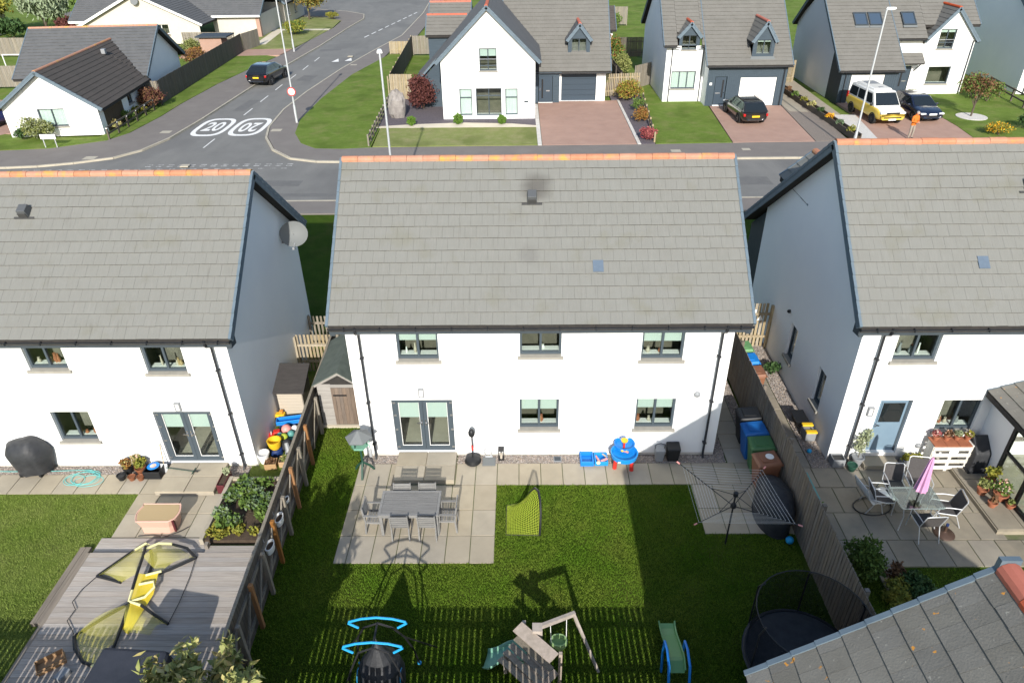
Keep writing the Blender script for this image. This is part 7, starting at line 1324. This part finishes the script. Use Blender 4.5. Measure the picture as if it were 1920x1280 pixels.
netsheet('net', [(-5.70, -4.16), (-5.15, -3.42, .08), (-4.85, -3.3, .14)], [(-5.0, -4.38, .08), (-4.62, -4.25, .25), (-4.72, -3.75, .24)], 'net_yellow'); netsheet('net', [(-4.25, -3.2, .06), (-3.52, -3.61, .04)], [(-4.72, -3.75, .24), (-4.2, -4.12, .08)], 'net_yellow'); netsheet('net', [(-4.62, -4.25, .26), (-4.5, -4.95, .18), (-4.42, -5.6, .1)], [(-4.15, -4.2, .2), (-4.05, -4.75, .12), (-4.2, -5.75, .04)], 'net_gold', bow=.05); netsheet('net', [(-5.36, -5.77), (-4.85, -6.42), (-4.4, -6.5)], [(-4.5, -5.03, .14), (-4.42, -5.5, .1), (-4.37, -6.0, .06)], 'net_yellow'); netsheet('net', [(-4.5, -4.98, .15), (-3.42, -5.48, .04)], [(-4.3, -5.7, .06), (-3.7, -5.75, .03)], 'net_yellow')
cb = thing('cardboard_box', 'open cardboard box in the lower left corner of the deck', 'box', (-5.52, -6.45, -.15), R(38)); tray(cb, -.27, .27, -.15, .15, .16, .012, 'cardboard', 'box'); MB().box(-.29, .29, -.19, -.155, .1, .13).o('flap', 'cardboard', cb)
tag(MB().box(-.1, .1, -.14, .14, 0, .12, M=Matrix.Translation((-5.12, -6.72, -.15)) @ Matrix.Rotation(R(-20), 4, 'Z')).o('plastic_box', 'p_grey', None, bevel=.02), 'small clear grey plastic box beside the cardboard box', 'box')
fc = thing('covered_furniture', 'garden furniture under a navy cover at the bottom of the deck', 'furniture', (-3.15, -7.42, -.15)); m = MB(); m.hexa([V(p) for p in ((-.95, -.8, .02), (.85, -.8, .02), (.8, .62, .02), (-.85, .62, .02), (-.8, -.75, 1.12), (.7, -.75, 1.12), (.66, .5, 1.22), (-.6, .5, 1.34))]); c_ = m.o('cover', 'cover_navy', fc, bevel=.08); MB().box(-.98, .88, -.83, -.78, .0, .08).o('hem', 'cover_navy', fc)
# shrub whose top reaches into the frame
lt = thing('tall_shrub', 'tall shrub with tan green leaves rising into the bottom of the picture', 'shrub', (-.45, -9.15, 0)); tr = MB(); rg = random.Random(3); tips = []
for k in range(24):
    th_ = rg.uniform(0, 6.28); rr_ = rg.uniform(.1, .95); h = rg.uniform(2.8, 4.5) - .6*rr_; p = (rr_*math.cos(th_), rr_*math.sin(th_)*.8, h); tr.tube([(0, 0, .1), (p[0]*.5, p[1]*.5, h*.55), p], [.035, .02, .006], 5); tips.append(p)
tr.o('branches', 'bark', lt, smooth=True); bs = []
for p in tips:
    for s in (.55, .7, .82, .92, 1.0): bs.append(((p[0]*s, p[1]*s, p[2]*(.3+.7*s)), (.2, .2, .16)))
leaf_mesh('leaves', 'leaf_tan', lt, bs, 1900, .075, 5, .3, .1, 2.4); leaf_mesh('leaves', 'leaf_olive', lt, bs, 1900, .075, 6, .3, .1, 2.4)
plant('tree', 'leafy tree at the bottom of the middle garden that shades the left lawn', 'tree', (-.55, -10.6, 0), 'leaf_olive', 1.0, 3.6, n=4500, size=.1, seed=90, trunk=1.6, k=12)
# store, toys and pots beside the left house
bu = thing('bin_store', 'beige storage shed with dark sloping roof beside the left house', 'shed', (-3.08, 2.1, LZ)); MB().hexa([V(p) for p in ((.05, 0, 0), (.82, 0, 0), (.82, .85, 0), (.05, .85, 0), (.05, 0, 1.05), (.82, 0, 1.05), (.82, .85, 1.4), (.05, .85, 1.4))]).o('body', 'p_cream', bu)
for k in range(9): MB().box(.06, .81, -.014, -.002, .02+k*.115, .02+k*.115+.105).o('board', 'p_cream', bu)
for k in range(7): MB().box(.822, .836, .01+k*.12, .01+k*.12+.105, .02, 1.04+.05*k).o('side_board', 'fence_grey', bu)
MB().hexa([V(p) for p in ((-.04, -.08, 1.04), (.92, -.08, 1.04), (.92, .95, 1.45), (-.04, .95, 1.45), (-.04, -.08, 1.09), (.92, -.08, 1.09), (.92, .95, 1.5), (-.04, .95, 1.5))]).o('roof', 'felt_black', bu)
pot('large white pot with grey contents at the left house corner', -2.98, .12, LZ, .17, .34, 'p_white', None); t = thing('toddler_booster', 'yellow toddler seat on a blue base among the toys', 'toy', (-2.74, .5, LZ)); MB().lathe([(.2, 0), (.2, .16), (.16, .2)], n=16).o('base', 'p_navy', t, smooth=True); MB().lathe([(.12, .2), (.18, .3), (.21, .5), (.18, .5), (.14, .32), (.01, .28)], n=18).o('seat', 'p_yellow', t, smooth=True)
for i, (x, y, lb) in enumerate(((-2.72, -.08, 'small wooden planter nearest the left house corner'), (-2.33, .02, 'small wooden planter nearest the dark fence'))):
    t = thing('planter_box', lb, 'planter', (x, y, LZ), R(6)); tray(t, -.17, .17, -.15, .15, .2, .02, 'planter_wood', 'box'); MB().box(-.145, .145, -.125, .125, .1, .15).o('soil', 'soil', t); leaf_mesh('foliage', 'leaf_olive' if i else 'leaf_brown', t, [((0, 0, .2), (.12, .1, .08))], 140, .05, 70+i)
t = thing('ride_on_toy', 'long bright blue plastic tray among the toys', 'toy', (-2.62, 1.62, LZ+.28), R(12)); tray(t, -.38, .38, -.13, .13, .14, .03, 'p_blue', 'tray'); MB().box(-.3, .3, -.1, .1, -.28, .0).o('base', 'p_navy', t)
t = thing('toy_truck', 'yellow toy digger beside the beige store', 'toy', (-2.98, 1.92, LZ)); MB().box(-.14, .14, -.09, .09, .25, .38).o('body', 'p_yellow', t, bevel=.02); MB().box(-.02, .1, -.07, .07, .38, .48).o('cab', 'p_orange', t, bevel=.02); MB().box(-.12, .12, -.1, .1, .0, .25).o('track_base', 'p_black', t, bevel=.02)
for sx in (-.1, .1): MB().lathe([(.06, -.02), (.06, .02)], (sx, -.1, .24), 10, M=Matrix.Rotation(R(90), 3, 'X')).o('wheel', 'tyre', t)
t = thing('toy_car', 'red ride on toy car among the toys', 'toy', (-2.93, 1.12, LZ), R(15)); MB().box(-.2, .2, -.13, .13, .08, .22).o('body', 'p_red', t, bevel=.04); MB().box(-.05, .16, -.1, .1, .22, .34).o('seat', 'p_red', t, bevel=.04); MB().tube([(-.12, 0, .2), (-.1, 0, .34)], .012, 5).o('steering_column', 'p_white', t)
for sx in (-.13, .13):
    for sy in (-.14, .14): MB().lathe([(.07, -.02), (.07, .02)], (sx, sy, .07), 10, M=Matrix.Rotation(R(90), 3, 'X')).o('wheel', 'p_black', t)
for i, (x, y, r, m, lb) in enumerate(((-2.6, 1.22, .15, 'p_rose', 'pink play ball among the toys'), (-2.58, .88, .12, 'p_lime', 'lime play ball among the toys'), (-2.75, 1.0, .09, 'p_aqua', 'small aqua ball between red car and lime ball'), (-2.38, 1.32, .1, 'p_white', 'white play ball nearest the fence'), (-2.42, 1.05, .11, 'p_teal', 'teal play ball nearest the fence'), (-2.2, 1.55, .08, 'p_red', 'small red ball by the blue tray'))): tag(MB().ell((x, y, LZ+r+(.18 if i < 5 else .3)), (r, r, r), 14).o('play_ball', m, None, smooth=True), lb, 'ball', 'play balls')
tc_ = thing('toy_tub', 'low dark tub holding the heap of play balls', 'tub', (-2.5, 1.1, LZ)); tray(tc_, -.42, .35, -.38, .38, .2, .03, 'p_teal', 'tub'); MB().box(-.3, .25, -.3, .3, .1, .16).o('toys_heap', 'p_aqua', tc_)
t = thing('garden_bag', 'black garden bag slumped beside the yellow seat', 'bag', (-2.42, .62, LZ)); MB().ell((0, 0, .2), (.17, .2, .22), 12, jit=.1).o('bag', 'cover_black', t, smooth=True); MB().tube([(.02, -.1, .38), (.08, -.2, .2), (.06, -.28, .02)], [.06, .08, .09], 8).o('spill', 'p_grey', t, smooth=True)
# satellite dish on the left gable
ds = thing('satellite_dish', 'grey satellite dish on the left house gable', 'satellite dish', (-3.1, 5.35, 4.35)); Md = Matrix.Rotation(R(12), 3, 'Z') @ Matrix.Rotation(R(62), 3, 'X'); MB().lathe([(.02, -.07), (.2, -.05), (.36, .0), (.44, .05), (.43, .055), (.34, .012), (.19, -.035), (.02, -.055)], (.42, 0, .22), 24, sx=1, sy=.92, M=Md).o('reflector', 'dish_grey', ds, smooth=True)
MB().tube([(.0, .1, .0), (.3, .1, .0), (.4, .06, .2)], .025, 8).o('bracket', 'black_metal', ds); MB().tube([(.42, .0, .0), (.46, -.35, -.1)], .014, 6).o('feed_arm', 'galv', ds); MB().box(.42, .5, -.42, -.32, -.14, -.06).o('receiver', 'p_grey', ds, bevel=.01); MB().box(-.02, .03, .02, .18, -.1, .1).o('wall_plate', 'black_metal', ds)
# ------------------------------------------------------------------ right garden
gt = thing('glass_table', 'square glass topped garden table on the right patio', 'table', (14.42, -2.47, .03)); MB().poly([(-.52, -.40), (.52, -.40), (.55, -.37), (.55, .37), (.52, .40), (-.52, .40), (-.55, .37), (-.55, -.37)], .70, .712).o('glass_top', 'glass_table', gt); MB().tube([(-.5, -.37, .695), (.5, -.37, .695), (.5, .37, .695), (-.5, .37, .695)], .014, 6, closed=True).o('top_frame', 'galv', gt)
for sx in (-1, 1):
    for sy in (-1, 1): MB().tube([(sx*.46, sy*.33, .69), (sx*.36, sy*.3, .35), (sx*.46, sy*.42, .0)], .014, 6).o('leg', 'galv', gt, smooth=True)
def sling(label, x, y, rz, fm='mesh_fabric', mm='galv', tall=.85, w=.25):
    t = thing('patio_chair', label, 'chair', (x, y, .03), rz, 'metal framed patio chairs'); q = MB(); pr = [(.22, .42), (0, .39), (-.2, .40), (-.26, .62), (-.33, tall)]
    for (yy, z) in pr: q.v += [(-w+.02, yy, z), (w-.02, yy, z)]
    q.f = [(2*i, 2*i+1, 2*i+3, 2*i+2) for i in range(4)]; s = q.o('sling', fm, t); s.modifiers.new('s', 'SOLIDIFY').thickness = .012
    for sx in (-1, 1):
        MB().tube([(sx*w, .26, 0), (sx*w, .24, .60), (sx*w, .0, .63), (sx*w, -.27, .62)], .013, 6).o('arm_frame', mm, t, smooth=True); MB().tube([(sx*w, -.38, 0), (sx*w, -.2, .40), (sx*w, -.33, tall)], .013, 6).o('side_frame', mm, t, smooth=True); MB().tube([(sx*w, -.2, .40), (sx*w, .24, .42)], .013, 6).o('seat_rail', mm, t)
    MB().tube([(-w, -.33, tall), (-w+.05, -.345, tall+.03), (w-.05, -.345, tall+.03), (w, -.33, tall)], .013, 6).o('top_rail', mm, t, smooth=True); return t
sling('black mesh chair behind the glass table nearest the door', 14.3, -1.72, R(175)); sling('black high back chair behind the parasol', 14.95, -1.62, R(172), tall=.98); sling('black mesh chair at the far end of the glass table from the fence', 15.2, -2.5, R(80)); sling('black mesh chair pushed under the glass table near side', 14.5, -2.95, R(2)); sling('dark slatted chair between rocker and glass table', 13.78, -2.1, R(-95), tall=.8)
rk = thing('rocking_chair', 'white lounging rocker on a black oval base', 'chair', (13.55, -2.1, .03), R(-80)); q = MB(); pr = [(.62, .34), (.42, .42), (.15, .36), (-.12, .34), (-.32, .62), (-.48, .98)]
for (yy, z) in pr: q.v += [(-.24, yy, z), (.24, yy, z)]
q.f = [(2*i, 2*i+1, 2*i+3, 2*i+2) for i in range(5)]; s = q.o('sling', 'p_white', rk, smooth=True); s.modifiers.new('s', 'SOLIDIFY').thickness = .015
MB().tube([(.32*math.cos(R(a)), .1+.5*math.sin(R(a)), .03) for a in range(0, 360, 20)], .018, 6, closed=True).o('rocker_ring', 'p_black', rk, smooth=True)
for sx in (-1, 1): MB().tube([(sx*.3, .2, .03), (sx*.27, .1, .35), (sx*.27, -.3, .6), (sx*.27, -.46, .96)], .013, 6).o('side_frame', 'galv', rk, smooth=True); MB().tube([(sx*.29, .3, .36), (sx*.29, -.2, .58)], .014, 6).o('armrest', 'galv', rk, smooth=True)
ps = thing('parasol', 'closed pink parasol standing through the glass table', 'parasol', (14.46, -2.44, .03)); MB().tube([(0, 0, .0), (0, 0, 1.95)], .02, 8).o('pole', 'black_metal', ps, smooth=True); m = MB(); n = 16
for (z, r) in ((.95, .16), (1.2, .135), (1.6, .09), (1.9, .06), (2.02, .02)):
    for j in range(n): a = 2*math.pi*j/n; k = r*(1 if j % 2 else .72); m.v.append((k*math.cos(a), k*math.sin(a), z))
for i in range(4):
    for j in range(n): m.f.append((i*n+j, i*n+(j+1) % n, (i+1)*n+(j+1) % n, (i+1)*n+j))
m.o('canopy', 'parasol_cloth', ps)
pb_ = thing('parasol_stand', 'round bronze parasol base standing alone on the right patio', 'parasol base', (15.05, -3.0, .03)); MB().lathe([(.24, 0), (.25, .02), (.22, .05), (.07, .07), (.035, .1), (.03, .32), (.02, .32)], n=22).o('base', 'bronze', pb_, smooth=True); MB().lathe([(.035, .28), (.035, .34)], n=10).o('clamp', 'p_navy', pb_)
pl = thing('pallet_bar', 'white pallet bar with terracotta tiled top under the right kitchen window', 'pallet bar', (16.2, -.58, .03)); 
for z in (.08, .3, .52, .74): MB().box(-.52, .52, -.17, -.15, z, z+.12).o('slat', 'pallet_white', pl); MB().box(-.54, -.52, -.14, .14, z, z+.12).o('end_slat', 'pallet_white', pl)
for x in (-.5, 0, .5): MB().box(x-.045, x+.045, -.15, .15, 0, .9).o('upright', 'pallet_white', pl)
for x in (-.5, -.16, .18): MB().box(x-.05, x+.28, -.2, .2, .9, .93).o('top_tile', 'terracotta', pl)
MB().lathe([(.13, 0), (.13, .012)], (.02, -.185, .72), 18, sx=1, sy=.6, M=Matrix.Rotation(R(90), 3, 'X')).o('plaque', 'p_white', pl)
for i, (x, m_, lb) in enumerate(((15.78, 'leaf_pink', 'terracotta pot at the door end of the pallet bar'), (16.08, 'leaf_brown', 'pot with dark foliage second along the pallet bar'), (16.35, 'leaf_silver', 'pot with grey foliage third along the pallet bar'), (16.64, 'leaf_gold', 'terracotta pot at the conservatory end of the pallet bar'))): pot(lb, x, -.5, .965, .085, .13, 'terracotta', m_, .12, .18, 160, 120+i, .05, m2='petal' if i != 2 else None, group='pots on the pallet bar')
tr_ = thing('planter_trough', 'grey trough of yellow green plants beside the right door', 'planter', (15.42, -.42, .02)); tray(tr_, -.28, .28, -.12, .12, .2, .02, 'p_grey', 'trough'); MB().box(-.26, .26, -.1, .1, .1, .16).o('soil', 'soil', tr_); leaf_mesh('foliage', 'leaf_gold', tr_, [((x, 0, .24), (.12, .1, .1)) for x in (-.18, 0, .18)], 420, .05, 8)
pot('pot with tall airy climber left of the right door', 13.92, -.4, .02, .16, .26, 'p_grey', 'leaf_silver', .2, 1.15, 420, 130, .05); pot('dark green round pot by the downpipe', 13.66, -.68, .03, .13, .2, 'p_dgreen', None); bx = thing('crate', 'black lidded crate at the right house corner', 'crate', (13.35, -.42, .02)); MB().box(-.16, .16, -.14, .14, 0, .22).o('body', 'p_black', bx, bevel=.02); tray(bx, -.17, .17, -.15, .15, .26, .02, 'p_grey', 'rim')
pot('pot of trailing leaves on the terrace edge', 16.6, -1.75, .17, .13, .2, 'terracotta', 'leaf_olive', .2, .3, 260, 131); pot('large terracotta pot of flowers on the terrace', 16.95, -1.95, .17, .17, .22, 'terracotta', 'leaf_green', .26, .35, 420, 132, m2='petal'); pot('terracotta pot with upright plant behind the flower pot', 16.95, -1.45, .17, .14, .2, 'terracotta', 'leaf_gold', .2, .5, 300, 133); pot('small empty terracotta pot on the terrace front', 17.05, -2.25, .17, .11, .14, 'terracotta', 'leaf_olive', .1, .12, 90, 134); pot('small terracotta saucer pot nearest the terrace edge', 16.62, -2.2, .17, .11, .15, 'terracotta', 'leaf_brown', .12, .2, 110, 135)
ct = thing('covered_grill', 'upright item under glossy black cover by the conservatory', 'grill', (16.95, -.72, .17)); MB().hexa([V(p) for p in ((-.26, -.24, 0), (.26, -.24, 0), (.26, .24, 0), (-.26, .24, 0), (-.22, -.2, .62), (.22, -.2, .62), (.24, .22, .98), (-.2, .22, .98))]).o('cover', 'cover_black', ct, bevel=.05); MB().box(-.3, .3, -.27, .27, 0, .04).o('hem', 'cover_black', ct)
tw_ = thing('garden_bench', 'teal folded garden bench behind the right fence', 'bench', (11.95, -1.75, .03)); 
for k in range(4): MB().box(-.12+k*.09, -.05+k*.09, -.5, .5, .42, .445).o('slat', 'p_teal', tw_)
for y in (-.42, .42): MB().box(-.12, .2, y-.03, y+.03, 0, .42).o('leg', 'p_teal', tw_)
plant('bush', 'bright green conifer bush beside the right fence', 'bush', (12.45, -4.25, 0), 'leaf_green', .5, 1.1, n=3000, size=.05, seed=140, up=.8); plant('bush', 'golden dwarf conifer in the right garden bed', 'bush', (12.95, -5.0, 0), 'leaf_gold', .4, .6, n=1600, size=.04, seed=141); plant('bush', 'dark round bush in the right garden bed', 'bush', (13.4, -4.85, 0), 'leaf_dark', .42, .65, n=1500, size=.05, seed=142); plant('bush', 'brown leaved bush between the two round bushes', 'bush', (13.2, -4.45, 0), 'leaf_brown', .3, .5, n=500, size=.05, seed=143); plant('bush', 'leafy climber at the fence top beside the right patio', 'bush', (11.75, -2.9, 0), 'leaf_green', .3, 1.1, n=600, size=.07, seed=144)
for i in range(3): tag(MB().ell((13.2+i*.16, -5.5+.02*i, .06), (.06, .05, .04), 8, jit=.1).o('white_stone', 'p_white', None, smooth=True), ['white edging stone nearest the fence', 'middle white edging stone', 'white edging stone farthest from the fence'][i], 'stone', 'white edging stones')
bin_('green wheelie bin by the right house side gate', 11.76, 4.1, 'p_slide', R(-90)); bin_('bright blue wheelie bin on the right side path', 11.76, 3.38, 'p_blue', R(-90)); bin_('brown wheelie bin on the right side path', 11.76, 2.66, 'p_binwood', R(-90))
yb = thing('tool_trolley', 'yellow and grey tool trolley against the right house flank', 'trolley', (12.92, .7, .02)); MB().box(-.15, .15, -.22, .22, .05, .34).o('body', 'p_grey', yb, bevel=.03); MB().box(-.16, .16, -.24, -.1, .34, .4).o('lid', 'p_yellow', yb, bevel=.02); MB().box(-.16, .16, .1, .24, .34, .4).o('lid', 'p_yellow', yb, bevel=.02)
for sx in (-.16, .16): MB().lathe([(.06, -.02), (.06, .02)], (sx, .18, .07), 12, M=Matrix.Rotation(R(90), 3, 'Y')).o('wheel', 'tyre', yb)
wb_ = thing('wheelbarrow', 'dark wheelbarrow standing on the right side gravel', 'wheelbarrow', (12.82, 1.25, .02)); wb_.scale = (.75, .75, .75); MB().hexa([V(p) for p in ((-.16, -.25, .28), (.16, -.25, .28), (.16, .25, .28), (-.16, .25, .28), (-.27, -.4, .52), (.27, -.4, .52), (.27, .42, .52), (-.27, .42, .52))]).o('tub', 'p_black', wb_, bevel=.02); MB().lathe([(.15, -.04), (.17, 0), (.15, .04)], (0, .5, .17), 14, M=Matrix.Rotation(R(90), 3, 'Y')).o('wheel', 'tyre', wb_, smooth=True)
for sx in (-.2, .2): MB().tube([(sx, -.8, .5), (sx, -.2, .3), (sx*.4, .5, .18)], .018, 6).o('handle', 'black_metal', wb_); MB().tube([(sx, -.25, .3), (sx, -.3, 0)], .015, 6).o('leg', 'black_metal', wb_)
tag(MB().ell((12.75, .05, .09), (.07, .07, .07), 12).o('ball', 'p_cyan', None, smooth=True), 'pale blue ball on the right side gravel', 'ball')
plant('bush', 'dark climber at the foot of the right house flank', 'bush', (12.85, 4.0, 0), 'leaf_dark', .3, .5, n=400, size=.06, seed=145)
# ------------------------------------------------------------------ house behind the camera (its gable roof shows at the lower right, its shadow lies on the lawn)
sb = (7.86, -10.1, 0); Sh = thing('house', 'old grey tiled gable roof with red ridge in the lower right corner', 'house', sb)
MB().add([(0, 0, -.1), (4.55, 0, -.1), (4.55, 0, 4.9), (2.32, 0, 6.65), (0, 0, 4.9)], [(0, 1, 2, 3, 4)]).o('gable_wall', 'render_side', Sh); box_walls(Sh, 0, 4.55, -8, -.02, 4.85, 'render_side')
rs = gable_roof(Sh, sb, -7, .22, (-.34, 4.83), (2.32, 6.96), (4.95, 4.83), tm='tile_old', along='y', ind=300, rm=None, verge_ends=(0, 1), tw=.27)
ridge_tiles(rs, (2.32, -7, 6.945), (2.32, .2, 6.945), 'ridge_red', ind=True); MB().box(2.2, 2.44, .2, .27, 6.86, 7.1).o('ridge_cap', 'trim', rs)
MB().add([(1.0, -2.5, -.1), (8.3, -2.5, -.1), (8.3, -2.5, 3.6), (4.0, -2.5, 7.9), (1.0, -2.5, 5.4)], [(0, 1, 2, 3, 4)]).o('main_wall', 'render_side', Sh); MB().add([(8.3, -2.5, -.1), (8.3, -12, -.1), (8.3, -12, 3.6), (8.3, -2.5, 3.6)], [(0, 1, 2, 3)]).o('side_wall', 'render_side', Sh)
gable_roof(Sh, sb, -12, -2.35, (1.2, 5.5), (4.0, 8.1), (8.55, 3.5), tm='tile_old', along='y', rm='ridge_red')
